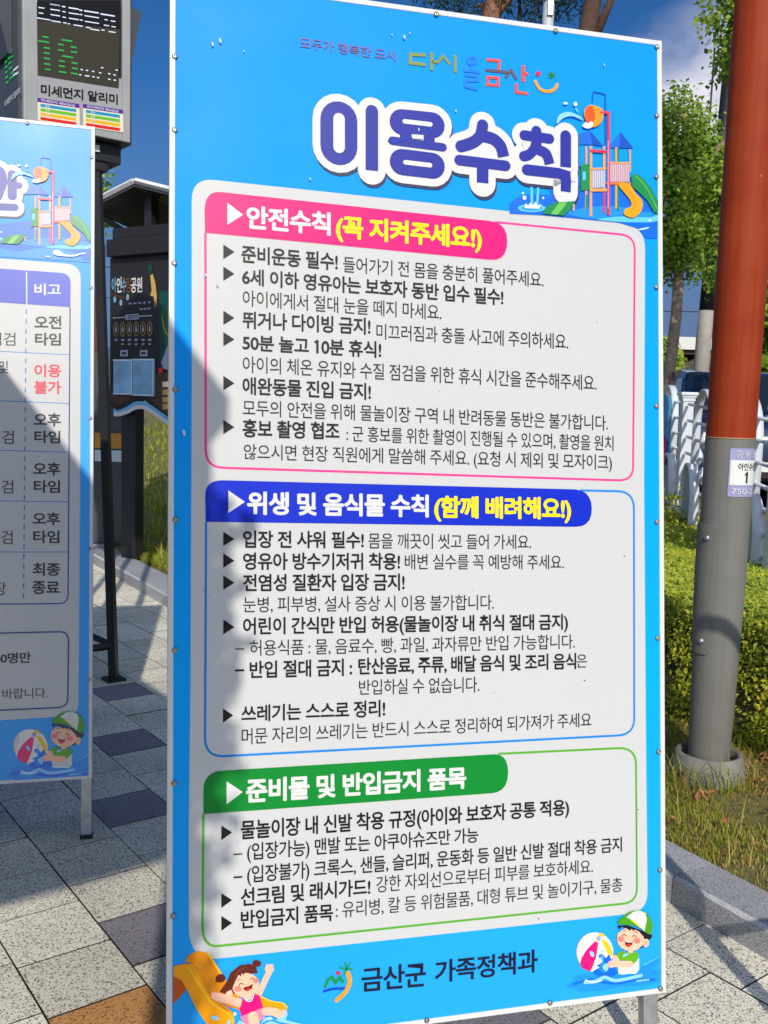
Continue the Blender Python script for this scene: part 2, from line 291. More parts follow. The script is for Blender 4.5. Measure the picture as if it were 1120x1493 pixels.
def thing(name, label, cat, mw=None, group=None):
    o = bpy.data.objects.new(name, None); o.empty_display_size = .2; COL.objects.link(o)
    if mw is not None: o.matrix_world = mw if isinstance(mw, Matrix) else Matrix.Translation(Vector(mw))
    return tag(o, label, cat, group)
def struct(name, mb, mats):
    return tag(obj(name, mb, mats), None, None, None, 'structure')
def rows(x, y, z, o): return Matrix(((x[0],y[0],z[0],o[0]),(x[1],y[1],z[1],o[1]),(x[2],y[2],z[2],o[2]),(0,0,0,1)))

# ------------------------------------------------------------------ the printed matter, measured on the boards in 0.1 mm
PRINT_RULES = {
 "print_background": [
  ["P","card",0,[490,18908,497,19025,520,19126,557,19212,611,19282,679,19336,763,19375,862,19398,978,19405,11018,19220,11173,19211,11308,19184,11423,19138,11518,19075,11592,18993,11645,18893,11678,18775,11690,18639,11635,12819,11660,5867,11683,2581,11676,2458,11653,2350,11614,2259,11558,2185,11485,2126,11397,2084,11292,2059,11171,2050,1145,2060,990,2068,856,2102,742,2159,649,2241,576,2347,523,2477,491,2632,478,2811,473,5097,498,8356,503,14650]],
 ],
 "section_border": [
  ["S","pinkline",55,0,0,0,[7681,18983,10979,18938,11078,18932,11165,18915,11237,18886,11297,18846,11343,18793,11375,18729,11394,18654,11400,18567,11332,13158,11327,13068,11308,12990,11275,12925,11227,12873,11166,12833,11090,12805,11001,12790,10897,12788,1222,12950,1126,12957,1043,12976,973,13008,916,13051,871,13106,839,13173,820,13253,813,13344,793,18203]],
  ["S","blueline",54,0,0,0,[9894,12527,10915,12515,11016,12506,11104,12485,11179,12450,11240,12402,11288,12341,11322,12266,11343,12179,11350,12078,11335,6872,11328,6776,11306,6694,11271,6624,11223,6567,11160,6523,11084,6491,10994,6473,10890,6467,1239,6525,1141,6533,1056,6554,983,6587,924,6634,878,6693,845,6765,824,6850,816,6948,827,11744]],
  ["S","greenline",54,0,0,0,[7727,6198,10908,6153,11016,6143,11111,6120,11192,6085,11258,6036,11310,5975,11347,5900,11370,5813,11379,5713,11390,2676,11386,2591,11369,2517,11339,2454,11297,2404,11243,2364,11175,2337,11096,2320,11004,2316,1129,2337,1047,2344,975,2366,914,2403,865,2455,826,2522,798,2604,781,2700,774,2811,785,5274]],
 ],
 "section_heading": [
  ["P","pink",0,[772,18685,777,18794,794,18887,822,18966,861,19031,911,19081,973,19116,1046,19137,1130,19143,7558,18998,7710,18975,7829,18919,7915,18831,7968,18710,7987,18556,7987,18556,7971,18374,7919,18233,7833,18133,7712,18076,7556,18060,784,18203]],
  ["P","bluehead",0,[805,12335,811,12415,830,12483,861,12541,905,12589,962,12626,1031,12652,1113,12667,1208,12672,9747,12551,9906,12526,10031,12466,10121,12373,10177,12245,10198,12083,10198,12083,10182,11918,10128,11790,10037,11700,9909,11648,9744,11633,817,11744]],
  ["P","green",0,[785,5799,792,5896,814,5981,848,6051,896,6109,958,6154,1033,6185,1122,6203,1225,6208,7622,6196,7751,6176,7852,6121,7924,6030,7968,5903,7984,5740,7984,5740,7965,5569,7912,5437,7825,5344,7705,5289,7551,5273,786,5274]],
 ],
 "lettering": [
  ["P","white",0,[1275,18918,1276,18415,1630,18668]],
  ["P","white",0,[1315,12446,1317,11942,1685,12191]],
  ["P","white",0,[1293,5965,1294,5457,1650,5702]],
  ["P","ink",0,[1189,17965,1190,17638,1435,17814]],
  ["P","ink",0,[1190,17469,1191,17151,1436,17321]],
  ["P","ink",0,[1193,16476,1194,16158,1438,16325]],
  ["P","ink",0,[1194,15993,1195,15680,1440,15843]],
  ["P","ink",0,[1197,15012,1197,14690,1442,14855]],
  ["P","ink",0,[1199,14027,1200,13706,1444,13868]],
  ["P","ink",0,[1205,11523,1206,11203,1450,11357]],
  ["P","ink",0,[1207,11040,1208,10720,1452,10873]],
  ["P","ink",0,[1208,10548,1209,10228,1453,10380]],
  ["P","ink",0,[1211,9565,1211,9236,1455,9389]],
  ["P","ink",0,[1206,7587,1207,7269,1435,7424]],
  ["P","ink",0,[1179,4996,1179,4669,1417,4824]],
  ["P","ink",0,[1182,3500,1183,3173,1421,3324]],
  ["P","ink",0,[1184,2998,1185,2667,1422,2818]],
  ["T","white","H","안전수칙",[1720,18374,3621,18357,1719,18880,3620,18869]],
  ["T","yellow","H","(꼭 지켜주세요!)",[3776,18318,7316,18303,3776,18830,7317,18825]],
  ["T","ink","B","준비운동 필수!",[1598,17591,3803,17552,1597,17980,3803,17951]],
  ["T","ink","L","들어가기 전 몸을 충분히 풀어주세요.",[3933,17520,8929,17472,3933,17894,8930,17851]],
  ["T","ink","B","6세 이하 영유아는 보호자 동반 입수 필수!",[1614,17088,7878,16974,1613,17457,7879,17370]],
  ["T","ink","L","아이에게서 절대 눈을 떼지 마세요.",[1625,16600,6315,16528,1624,16974,6315,16906]],
  ["T","ink","B","뛰거나 다이빙 금지!",[1626,16101,4579,16103,1626,16485,4579,16489]],
  ["T","ink","L","미끄러짐과 충돌 사고에 주의하세요.",[4727,16002,9579,15979,4727,16374,9580,16376]],
  ["T","ink","B","50분 놀고 10분 휴식!",[1628,15606,4838,15571,1627,15965,4838,15954]],
  ["S","ink",46,0,0,0,[3345,15913,3268,15858]],
  ["T","ink","L","아이의 체온 유지와 수질 점검을 위한 휴식 시간을 준수해주세요.",[1629,15103,10334,14989,1628,15482,10335,15383]],
  ["T","ink","B","애완동물 진입 금지!",[1630,14611,4590,14583,1629,15004,4590,14964]],
  ["T","ink","L","모두의 안전을 위해 물놀이장 구역 내 반려동물 동반은 불가합니다.",[1631,14124,10641,14013,1630,14496,10643,14396]],
  ["T","ink","B","홍보 촬영 협조",[1632,13652,3847,13642,1631,14049,3847,14029]],
  ["T","ink","L",": 군 홍보를 위한 촬영이 진행될 수 있으며, 촬영을 원치",[4014,13605,10790,13511,4013,13972,10791,13895]],
  ["T","ink","L","않으시면 현장 직원에게 말씀해 주세요. (요청 시 제외 및 모자이크)",[1658,13146,10746,13039,1657,13503,10747,13423]],
  ["T","white","H","위생 및 음식물 수칙",[1749,11919,5981,11865,1748,12415,5981,12375]],
  ["T","yellow","H","(함께 배려해요!)",[6147,11855,9625,11821,6147,12350,9626,12340]],
  ["T","ink","B","입장 전 샤워 필수!",[1647,11161,4422,11136,1647,11547,4422,11519]],
  ["T","ink","L","몸을 깨끗이 씻고 들어 가세요.",[4538,11125,8589,11086,4538,11493,8590,11444]],
  ["T","ink","B","영유아 방수기저귀 착용!",[1649,10671,5291,10631,1648,11052,5291,11018]],
  ["T","ink","L","배변 실수를 꼭 예방해 주세요.",[5414,10630,9445,10591,5414,11001,9446,10947]],
  ["T","ink","B","전염성 질환자 입장 금지!",[1650,10187,5403,10145,1649,10567,5403,10537]],
  ["T","ink","L","눈병, 피부병, 설사 증상 시 이용 불가합니다.",[1651,9707,7627,9639,1650,10063,7627,10009]],
  ["T","ink","B","어린이 간식만 반입 허용(물놀이장 내 취식 절대 금지)",[1652,9214,9546,9124,1651,9594,9547,9501]],
  ["S","ink",25,0,0,0,[1471,8898,1677,8896]],
  ["T","ink","L","허용식품 : 물, 음료수, 빵, 과일, 과자류만 반입 가능합니다.",[1801,8729,9732,8644,1800,9090,9733,9006]],
  ["S","ink",44,0,0,0,[1472,8420,1678,8418]],
  ["T","ink","B","반입 절대 금지 :",[1802,8235,4147,8205,1801,8611,4147,8601]],
  ["T","ink","B","탄산음료, 주류, 배달 음식 및 조리 음식",[4303,8220,9759,8153,4303,8601,9761,8541]],
  ["T","ink","L","은",[9777,8174,10054,8169,9778,8519,10055,8515]],
  ["T","ink","L","반입하실 수 없습니다.",[4314,7747,7254,7688,4314,8102,7255,8066]],
  ["T","ink","B","쓰레기는 스스로 정리!",[1622,7268,4934,7225,1621,7627,4934,7613]],
  ["T","ink","L","머문 자리의 쓰레기는 반드시 스스로 정리하여 되가져가 주세요",[1623,6756,10167,6716,1622,7125,10168,7078]],
  ["T","white","H","준비물 및 반입금지 품목",[1739,5460,6907,5444,1738,5976,6908,5938]],
  ["T","ink","B","물놀이장 내 신발 착용 규정(아이와 보호자 공통 적용)",[1613,4649,9561,4608,1612,5066,9562,4993]],
  ["S","ink",29,0,0,0,[1448,4330,1643,4328]],
  ["T","ink","M","(입장가능) 맨발 또는 아쿠아슈즈만 가능",[1752,4172,7221,4133,1751,4560,7221,4488]],
  ["S","ink",39,0,0,0,[1449,3822,1645,3819]],
  ["T","ink","M","(입장불가) 크록스, 샌들, 슬리퍼, 운동화 등 일반 신발 절대 착용 금지",[1753,3667,10978,3602,1752,4054,10979,3966]],
  ["T","ink","B","선크림 및 래시가드!",[1617,3165,4582,3141,1616,3567,4582,3521]],
  ["T","ink","L","강한 자외선으로부터 피부를 보호하세요.",[4724,3168,10196,3140,4724,3559,10197,3489]],
  ["T","ink","B","반입금지 품목",[1618,2667,3702,2638,1617,3068,3701,3023]],
  ["T","ink","L",": 유리병, 칼 등 위험물품, 대형 튜브 및 놀이기구, 물총",[3773,2681,10986,2615,3773,3057,10987,2972]],
  ["T","navy","B","금산군",[4383,940,5912,890,4383,1483,5912,1460]],
  ["T","navy","B","가족정책과",[6151,939,8726,909,6152,1453,8727,1447]],
  ["P","logogrey",0,[11100,10899,11093,10888,11077,10883,11061,10888,11055,10900,11061,10911,11077,10916,11093,10911]],
  ["P","logogrey",0,[10012,7861,10005,7848,9988,7844,9971,7850,9964,7862,9971,7874,9988,7879,10005,7873]],
  ["P","logogrey",0,[8782,2176,8775,2164,8759,2161,8743,2167,8736,2180,8743,2192,8759,2195,8775,2188]],
  ["P","logogrey",0,[792,10231,787,10222,777,10219,766,10223,762,10231,766,10240,777,10243,787,10239]],
  ["P","logogrey",0,[909,10107,906,10100,897,10097,889,10100,885,10107,889,10114,897,10117,906,10114]],
  ["P","logogrey",0,[6269,14852,6265,14845,6255,14841,6246,14844,6242,14851,6246,14859,6255,14862,6265,14860]],
  ["P","logogrey",0,[3749,15160,3746,15154,3738,15151,3730,15153,3727,15160,3730,15166,3738,15169,3746,15167]],
  ["P","logogrey",0,[7639,7659,7635,7652,7625,7649,7615,7653,7611,7660,7615,7668,7625,7670,7635,7667]],
  ["P","logogrey",0,[4928,6027,4924,6019,4913,6017,4903,6021,4899,6029,4903,6037,4913,6040,4924,6036]],
  ["P","logogrey",0,[10369,16700,10364,16691,10352,16687,10340,16690,10335,16698,10340,16707,10352,16711,10364,16708]],
  ["P","logogrey",0,[2692,1923,2687,1915,2676,1913,2665,1917,2661,1927,2665,1935,2676,1937,2687,1932]],
  ["P","logogrey",0,[7120,10128,7116,10122,7108,10119,7099,10122,7096,10129,7099,10135,7108,10138,7116,10135]],
  ["P","logogrey",0,[1293,7929,1289,7922,1281,7920,1272,7923,1269,7930,1272,7937,1281,7939,1289,7936]],
  ["P","logogrey",0,[11446,4605,11440,4595,11427,4592,11414,4597,11408,4607,11414,4617,11427,4620,11440,4615]],
 ],
 "slogan": [
  ["T","mauve","M","모두가 행복한 도시",[2916,22621,5187,22586,2915,22880,5187,22840]],
  ["S","olive",84,0,0,0,[5932,22824,5559,22801,5551,22595,5932,22595]],
  ["S","olive",84,0,0,0,[6078,22910,6078,22479]],
  ["S","olive",69,0,0,0,[6078,22681,6205,22697]],
  ["S","olive",68,0,0,0,[6209,22667,6368,22858,6540,22668]],
  ["S","olive",77,0,0,0,[6668,22914,6667,22491]],
  ["S","logoblue",70,1,1,1,[7079,22914,7168,22890,7176,22802,7078,22744,6990,22780,6990,22868]],
  ["S","logoblue",62,0,0,0,[6876,22570,7281,22579]],
  ["S","logoblue",62,0,0,0,[7078,22732,7078,22586]],
  ["S","logoblue",66,0,0,0,[6909,22466,7232,22465,7232,22365,6924,22329,6924,22191,7240,22149]],
  ["S","logored",70,0,0,0,[7456,22902,7788,22911,7771,22660]],
  ["S","logogrey",70,0,0,0,[7436,22651,8018,22658]],
  ["S","logogrey",70,0,0,0,[7947,22517,8092,22721,8241,22509]],
  ["S","logored",86,0,0,0,[8412,22872,8411,22470]],
  ["S","logored",70,0,0,0,[8424,22678,8536,22676]],
  ["S","logored",70,0,0,0,[8228,22410,8228,22199,8531,22194]],
  ["S","logored",66,0,1,1,[7488,22479,7762,22488,7746,22304,7488,22294]],
  ["P","crimson",0,[8867,22723,8865,22708,8860,22694,8852,22682,8842,22670,8829,22661,8815,22655,8800,22652,8785,22652,8771,22655,8758,22661,8747,22669,8739,22680,8734,22693,8733,22707,8735,22721,8740,22735,8748,22748,8758,22759,8771,22768,8785,22774,8800,22777,8815,22778,8829,22775,8842,22769,8853,22760,8861,22749,8865,22736]],
  ["S","leafgreen",44,0,0,0,[9065,22751,9251,22699]],
  ["S","leafgreen",43,0,0,0,[9146,22818,9170,22633]],
  ["S","leafgreen",43,0,0,0,[9239,22792,9077,22659]],
  ["S","amber",78,1,0,1,[8728,22518,8841,22354,9030,22305,9220,22374,9305,22506]],
 ],
 "title": [
  ["S","titleshadow",1238,0,0,1,[3859,20975,3860,20369]],
  ["S","titleshadow",668,0,0,1,[4643,21263,4644,19878]],
  ["S","titleshadow",986,0,0,1,[5376,21085,6120,21092]],
  ["S","titleshadow",653,0,0,1,[5461,20870,5461,20694]],
  ["S","titleshadow",644,0,0,1,[6042,20865,6042,20672]],
  ["S","titleshadow",575,0,0,1,[5139,20621,6378,20585]],
  ["S","titleshadow",991,0,0,1,[5382,20140,6119,20122]],
  ["S","titleshadow",665,1,0,1,[7383,21216,7321,20955,7125,20772,6835,20653]],
  ["S","titleshadow",669,1,0,1,[7434,20950,7659,20907,7839,20761,7921,20506]],
  ["S","titleshadow",637,0,0,1,[6794,20318,7970,20291]],
  ["S","titleshadow",671,0,0,1,[7381,20259,7381,19825]],
  ["S","titleshadow",649,0,0,1,[8773,21213,8772,20902]],
  ["S","titleshadow",632,0,0,1,[8455,21082,9117,21062]],
  ["S","titleshadow",635,1,0,1,[8765,20934,8708,20763,8566,20610,8443,20566]],
  ["S","titleshadow",645,1,0,1,[8832,20758,9027,20677,9119,20437]],
  ["S","titleshadow",671,0,0,1,[9548,21171,9546,20403]],
  ["S","titleshadow",654,0,0,1,[8523,20243,9347,20232,9545,20193,9552,20077,9544,19796]],
  ["S","white",1237,0,0,1,[3827,21041,3828,20435]],
  ["S","white",668,0,0,1,[4611,21329,4611,19945]],
  ["S","white",986,0,0,1,[5343,21152,6086,21159]],
  ["S","white",653,0,0,1,[5428,20937,5428,20761]],
  ["S","white",643,0,0,1,[6009,20932,6009,20739]],
  ["S","white",574,0,0,1,[5106,20688,6344,20653]],
  ["S","white",991,0,0,1,[5349,20207,6085,20190]],
  ["S","white",664,1,0,1,[7349,21284,7286,21023,7091,20841,6801,20721]],
  ["S","white",669,1,0,1,[7400,21018,7624,20976,7804,20830,7887,20575]],
  ["S","white",637,0,0,1,[6760,20386,7935,20360]],
  ["S","white",672,0,0,1,[7347,20328,7346,19894]],
  ["S","white",650,0,0,1,[8738,21282,8737,20971]],
  ["S","white",632,0,0,1,[8420,21151,9082,21131]],
  ["S","white",635,1,0,1,[8730,21003,8673,20832,8531,20680,8408,20635]],
  ["S","white",644,1,0,1,[8797,20828,8992,20747,9084,20507]],
  ["S","white",671,0,0,1,[9512,21241,9510,20473]],
  ["S","white",654,0,0,1,[8488,20312,9312,20302,9509,20263,9516,20147,9508,19866]],
  ["S","indigo",873,0,0,1,[3827,21041,3828,20435]],
  ["S","indigo",300,0,0,2,[4611,21329,4611,19945]],
  ["S","indigo",612,0,0,1,[5343,21152,6086,21159]],
  ["S","indigo",281,0,0,0,[5428,20937,5428,20761]],
  ["S","indigo",270,0,0,0,[6009,20932,6009,20739]],
  ["S","indigo",200,0,0,1,[5106,20688,6344,20653]],
  ["S","indigo",618,0,0,1,[5349,20207,6085,20190]],
  ["S","indigo",286,1,0,1,[7349,21284,7286,21023,7091,20841,6801,20721]],
  ["S","indigo",289,1,0,2,[7400,21018,7624,20976,7804,20830,7887,20575]],
  ["S","indigo",256,0,0,1,[6760,20386,7935,20360]],
  ["S","indigo",294,0,0,0,[7347,20328,7346,19894]],
  ["S","indigo",266,0,0,1,[8738,21282,8737,20971]],
  ["S","indigo",247,0,0,1,[8420,21151,9082,21131]],
  ["S","indigo",251,1,0,1,[8730,21003,8673,20832,8531,20680,8408,20635]],
  ["S","indigo",259,1,0,2,[8797,20828,8992,20747,9084,20507]],
  ["S","indigo",284,0,0,2,[9512,21241,9510,20473]],
  ["S","indigo",267,0,0,2,[8488,20312,9312,20302,9509,20263,9516,20147,9508,19866]],
  ["S","white",270,0,0,1,[3827,21066,3828,20403]],
  ["S","white",109,0,0,1,[5402,21171,6033,21166]],
  ["S","white",109,0,0,1,[5418,20204,6025,20191]],
  ["P","white",0,[5574,20885,5866,20892,5866,20789,5574,20786]],
  ["S","deepblue",38,1,0,1,[5008,20678,5172,20656,5336,20730,5567,20804]],
  ["S","deepblue",38,1,0,1,[5966,21089,6053,21017,5882,20855,5959,20696]],
 ],
 "playground_picture": [
  ["P","poolblue",0,[8050,19212,8058,19470,8219,19614,8550,19729,9106,19766,9106,19992,10086,20201,11319,20169,12025,19730,12021,18901,11725,18893,11491,19117,10966,19225,8881,19245]],
  ["P","poolmid",1,[9554,19351,10084,19534,10851,19633,11630,19555,12024,19551,12023,19337,11550,19264,10927,19268,10083,19271]],
  ["P","poollight",1,[10388,19261,11005,19380,11787,19425,12024,19498,12023,19355,11394,19269,10850,19244]],
  ["P","foam",1,[11491,19099,11785,19175,11726,19128,11510,19083]],
  ["P","foam",0,[11865,19349,11864,19343,11860,19337,11855,19331,11847,19326,11838,19321,11828,19319,11818,19317,11807,19317,11797,19318,11788,19321,11781,19325,11775,19330,11772,19336,11771,19342,11772,19348,11775,19355,11781,19360,11788,19366,11797,19370,11807,19373,11818,19374,11828,19374,11838,19373,11847,19370,11855,19366,11861,19361,11864,19356]],
  ["S","poollight",69,0,0,1,[8616,19914,8630,19449]],
  ["S","poollight",62,0,0,1,[8790,19912,8763,19460]],
  ["P","poollight",0,[8986,19426,8976,19404,8949,19381,8906,19359,8848,19339,8779,19322,8703,19309,8622,19300,8542,19296,8466,19297,8397,19303,8341,19313,8298,19328,8271,19346,8262,19367,8271,19389,8298,19412,8341,19433,8398,19453,8466,19471,8542,19484,8623,19493,8703,19497,8780,19497,8849,19491,8906,19480,8950,19465,8976,19447]],
  ["P","poolmid",0,[8900,19419,8893,19405,8872,19390,8839,19375,8795,19362,8743,19350,8684,19341,8622,19334,8561,19331,8503,19331,8450,19334,8407,19340,8374,19349,8354,19361,8347,19374,8354,19388,8374,19403,8407,19417,8450,19431,8503,19443,8561,19452,8623,19459,8684,19462,8743,19462,8796,19459,8840,19453,8873,19444,8893,19433]],
  ["P","foam",0,[8431,19381,8457,19503,8531,19434,8586,19532,8652,19451,8715,19560,8771,19461,8863,19520,8826,19396]],
  ["P","foam",0,[8479,19636,8478,19625,8475,19613,8469,19603,8461,19594,8452,19587,8442,19583,8432,19581,8421,19581,8411,19584,8402,19589,8394,19597,8389,19606,8385,19617,8384,19628,8385,19640,8389,19651,8394,19661,8402,19670,8411,19677,8421,19682,8432,19684,8442,19684,8453,19681,8462,19675,8469,19668,8475,19658,8478,19648]],
  ["P","foam",0,[8945,19672,8945,19665,8943,19659,8940,19653,8935,19647,8931,19643,8925,19640,8919,19639,8913,19639,8908,19641,8903,19645,8899,19649,8896,19655,8894,19661,8893,19668,8894,19675,8896,19682,8899,19688,8903,19693,8908,19697,8914,19700,8919,19701,8925,19701,8931,19699,8936,19696,8940,19691,8943,19686,8945,19679]],
  ["P","foam",0,[8421,19742,8420,19736,8418,19731,8414,19726,8408,19722,8402,19718,8395,19716,8388,19715,8380,19715,8373,19716,8367,19718,8362,19722,8358,19726,8356,19731,8355,19736,8356,19741,8358,19747,8362,19752,8367,19756,8374,19759,8381,19762,8388,19763,8395,19763,8402,19762,8409,19759,8414,19756,8418,19752,8420,19747]],
  ["S","pipeblue",28,0,0,1,[10595,21164,10600,22384,10515,22420,10293,22438,10254,22370,10246,22186]],
  ["P","roofblue",0,[9748,21063,9824,21298,10167,21456,10548,21096,10242,21111]],
  ["P","roofdark",0,[10167,21456,10548,21096,10242,21108]],
  ["P","roofblue",0,[10587,21064,10799,21220,11014,21507,11363,21133]],
  ["P","roofdark",0,[11014,21507,11363,21133,10973,21095]],
  ["S","tan",56,0,0,0,[10070,21042,10065,19480]],
  ["S","slidegreen",49,0,0,0,[10077,19849,10076,19481]],
  ["S","tan",70,0,0,0,[10196,21072,10190,19315]],
  ["S","tan",64,0,0,0,[10556,21090,10552,20031]],
  ["S","rose",56,0,0,0,[10552,20031,10550,19425]],
  ["S","tan",50,0,0,0,[11265,21088,11262,20519]],
  ["S","tan",64,0,0,0,[10888,21104,10882,19565]],
  ["S","slidegreen",50,0,0,0,[10934,21109,10928,19533]],
  ["P","railgrey",0,[10228,20467,10577,20520,10575,20068,10227,20017]],
  ["S","railwhite",21,0,0,0,[10255,20455,10253,20040]],
  ["S","railwhite",21,0,0,0,[10312,20460,10311,20045]],
  ["S","railwhite",21,0,0,0,[10370,20466,10368,20050]],
  ["S","railwhite",21,0,0,0,[10427,20471,10426,20055]],
  ["S","railwhite",21,0,0,0,[10485,20476,10483,20060]],
  ["S","railwhite",21,0,0,0,[10542,20481,10541,20065]],
  ["P","railrose",0,[10709,20680,11244,20724,11242,20262,10707,20214]],
  ["S","railwhite",18,0,0,0,[10739,20666,10738,20231]],
  ["S","railwhite",18,0,0,0,[10797,20671,10796,20236]],
  ["S","railwhite",18,0,0,0,[10855,20676,10854,20241]],
  ["S","railwhite",17,0,0,0,[10913,20682,10912,20246]],
  ["S","railwhite",17,0,0,0,[10972,20687,10970,20252]],
  ["S","railwhite",18,0,0,0,[11030,20693,11028,20257]],
  ["S","railwhite",18,0,0,0,[11088,20698,11086,20262]],
  ["S","railwhite",18,0,0,0,[11146,20704,11145,20267]],
  ["S","railwhite",18,0,0,0,[11205,20709,11203,20272]],
  ["S","tan",49,0,0,1,[10209,20493,10585,20542]],
  ["S","tan",77,0,0,1,[10200,19965,10583,20005]],
  ["S","tan",43,0,0,1,[10682,20692,11263,20740]],
  ["S","orangered",57,0,0,1,[10622,20171,11261,20214]],
  ["S","rose",70,0,0,1,[10203,20949,10586,20962]],
  ["S","slidegreen",49,0,0,1,[9916,20536,10145,20592]],
  ["P","slidegreen",0,[9917,20571,10031,20599,10156,20523,10154,19979,9914,19923]],
  ["P","poollight",0,[9965,20400,10041,20407,10041,20197,9965,20190]],
  ["S","rose",71,0,0,0,[10494,21934,10675,21943,10665,19378]],
  ["S","railwhite",15,0,0,0,[10653,21240,10646,19545]],
  ["S","tan",49,0,0,0,[9720,19574,9712,19406]],
  ["P","slidegreen",0,[8900,19270,8963,19407,9180,19564,9743,19653,9629,19427,9459,19267,9253,19275]],
  ["P","slidelime",0,[9104,19280,9329,19569,9536,19608,9422,19428,9272,19273]],
  ["P","slideorange",1,[10923,20177,11210,20213,11416,19982,11584,19818,11591,19641,11492,19473,11316,19366,11083,19433,11114,19566,11270,19650,11248,19815]],
  ["P","bucketorange",1,[11008,20159,11144,20182,11357,19906,11415,19751,11356,19568,11199,19467,11317,19618,11318,19796]],
  ["P","slidegreen",0,[11274,20431,11438,20482,11653,20359,11869,20110,12026,19838,12024,19516,11906,19560,11729,19831,11514,20008,11312,20151]],
  ["S","slidelime",22,1,0,1,[11399,20418,11594,20282,11789,20032,11993,19656]],
  ["P","bucketorange",1,[10016,21932,10169,22079,10456,22032,10528,21892,10455,21662,10274,21537,10129,21568,10023,21732]],
  ["P","bucketdark",0,[10298,21839,10294,21787,10284,21737,10268,21691,10246,21652,10219,21621,10190,21601,10160,21592,10129,21595,10100,21609,10074,21634,10053,21668,10037,21711,10027,21759,10023,21810,10027,21862,10037,21912,10054,21958,10076,21997,10102,22027,10131,22048,10161,22057,10192,22054,10221,22040,10247,22015,10269,21981,10285,21938,10295,21890]],
  ["P","foam",1,[9958,21529,10034,21635,10110,21608,10168,21667,10244,21640,10205,21530,10091,21483]],
  ["S","rose",49,0,0,1,[10456,21926,10590,21934]],
  ["P","splash",1,[9268,21573,9336,21737,9561,21838,9826,21789,9977,21682,9674,21745,9448,21672,9290,21523]],
  ["P","foam",0,[9819,22062,9818,22050,9814,22038,9808,22028,9800,22018,9791,22011,9781,22006,9770,22004,9759,22004,9748,22006,9739,22012,9731,22019,9725,22029,9722,22039,9721,22051,9722,22063,9726,22074,9732,22085,9739,22094,9749,22101,9759,22106,9770,22109,9781,22109,9791,22106,9801,22101,9809,22093,9814,22084,9818,22073]],
  ["P","foam",0,[9566,22051,9564,22045,9560,22039,9553,22033,9543,22027,9532,22022,9519,22019,9506,22017,9492,22016,9479,22017,9468,22019,9459,22022,9451,22027,9447,22032,9445,22038,9447,22045,9451,22051,9459,22057,9468,22063,9480,22067,9492,22071,9506,22073,9519,22074,9532,22073,9543,22071,9553,22067,9560,22063,9564,22057]],
  ["S","splash",25,0,0,1,[9770,21958,9834,21877]],
 ],
 "boy_picture": [
  ["P","poolmid",0,[9478,479,9746,570,9673,678,10015,683,10359,711,10855,677,11482,663,11761,779,11978,891,12003,752,11760,631,12004,547,12003,297,11606,252,10903,301,10407,258,9745,325,9843,381,9575,419]],
  ["S","poolblue",58,1,0,1,[9673,500,10112,561,10407,471,10853,385,11304,412,11860,359]],
  ["S","poollight",27,1,0,1,[11558,756,11812,841,11965,915]],
  ["P","ball",0,[10732,1163,10719,1057,10682,959,10623,874,10544,807,10450,760,10345,736,10236,736,10127,761,10023,808,9931,876,9853,960,9796,1057,9760,1162,9748,1270,9761,1375,9797,1472,9855,1557,9933,1625,10026,1672,10130,1697,10239,1697,10349,1674,10453,1628,10547,1560,10625,1476,10684,1378,10720,1272]],
  ["P","ballshade",1,[9748,1225,9785,1444,9920,1608,9907,1386,9833,1216,9820,1017]],
  ["P","hotpink",0,[10332,1435,10243,1485,10022,1307,9882,1122,9840,993,9898,870,10113,761,10200,908,10217,973,10267,1079]],
  ["P","ballyellow",0,[10399,1513,10547,1470,10683,1258,10719,1057,10608,1091,10490,1324]],
  ["P","ballyellow",0,[10333,1672,10437,1657,10530,1571,10362,1579]],
  ["P","railgrey",0,[10401,1535,10400,1520,10395,1507,10387,1495,10377,1485,10365,1478,10351,1475,10337,1475,10323,1478,10309,1484,10297,1493,10287,1505,10279,1519,10275,1533,10273,1549,10275,1563,10280,1577,10287,1589,10298,1598,10310,1605,10323,1609,10338,1609,10352,1606,10365,1599,10378,1590,10388,1578,10395,1565,10400,1550]],
  ["P","white",0,[10855,790,11105,852,11433,951,11436,657,11355,571,11079,596,10855,666]],
  ["P","poolblue",1,[10187,753,10359,834,10281,888,10414,951,10331,1113,10435,1151,10533,1050,10608,1120,10682,989,10756,801,10855,655,10655,565,10358,599]],
  ["P","splash",1,[10373,1068,10435,1124,10471,1035,10439,948,10397,976]],
  ["P","splash",1,[10433,837,10533,916,10607,818,10532,714]],
  ["S","poolmid",40,1,0,1,[10410,1108,10459,946,10359,823,10482,697]],
  ["P","splash",0,[10202,1202,10210,1186,10215,1169,10217,1154,10217,1140,10213,1128,10207,1120,10199,1114,10188,1112,10176,1114,10163,1119,10150,1128,10137,1139,10126,1153,10116,1168,10108,1185,10103,1201,10100,1216,10101,1230,10104,1242,10110,1251,10119,1256,10130,1258,10142,1256,10155,1251,10168,1242,10180,1231,10192,1217]],
  ["P","splash",0,[10482,1213,10477,1205,10471,1199,10464,1194,10457,1190,10449,1189,10442,1189,10435,1192,10429,1196,10424,1202,10420,1209,10418,1216,10418,1225,10420,1233,10423,1242,10427,1249,10433,1255,10440,1260,10447,1264,10455,1265,10463,1265,10470,1262,10476,1258,10481,1253,10484,1246,10486,1238,10486,1229,10485,1221]],
  ["S","foam",36,1,0,1,[10224,950,10347,959,10409,1008]],
  ["S","skin",135,0,0,1,[10831,984,10769,1024]],
  ["P","shirtgreen",0,[10802,1099,10894,1157,10994,1180,11106,1095,11207,1089,11333,1132,11423,1020,11387,900,11210,768,11118,914,10906,946]],
  ["P","splash",0,[10976,1065,11081,1103,11156,1067,11006,1016]],
  ["S","shirtdark",12,0,0,1,[10994,1168,10906,953]],
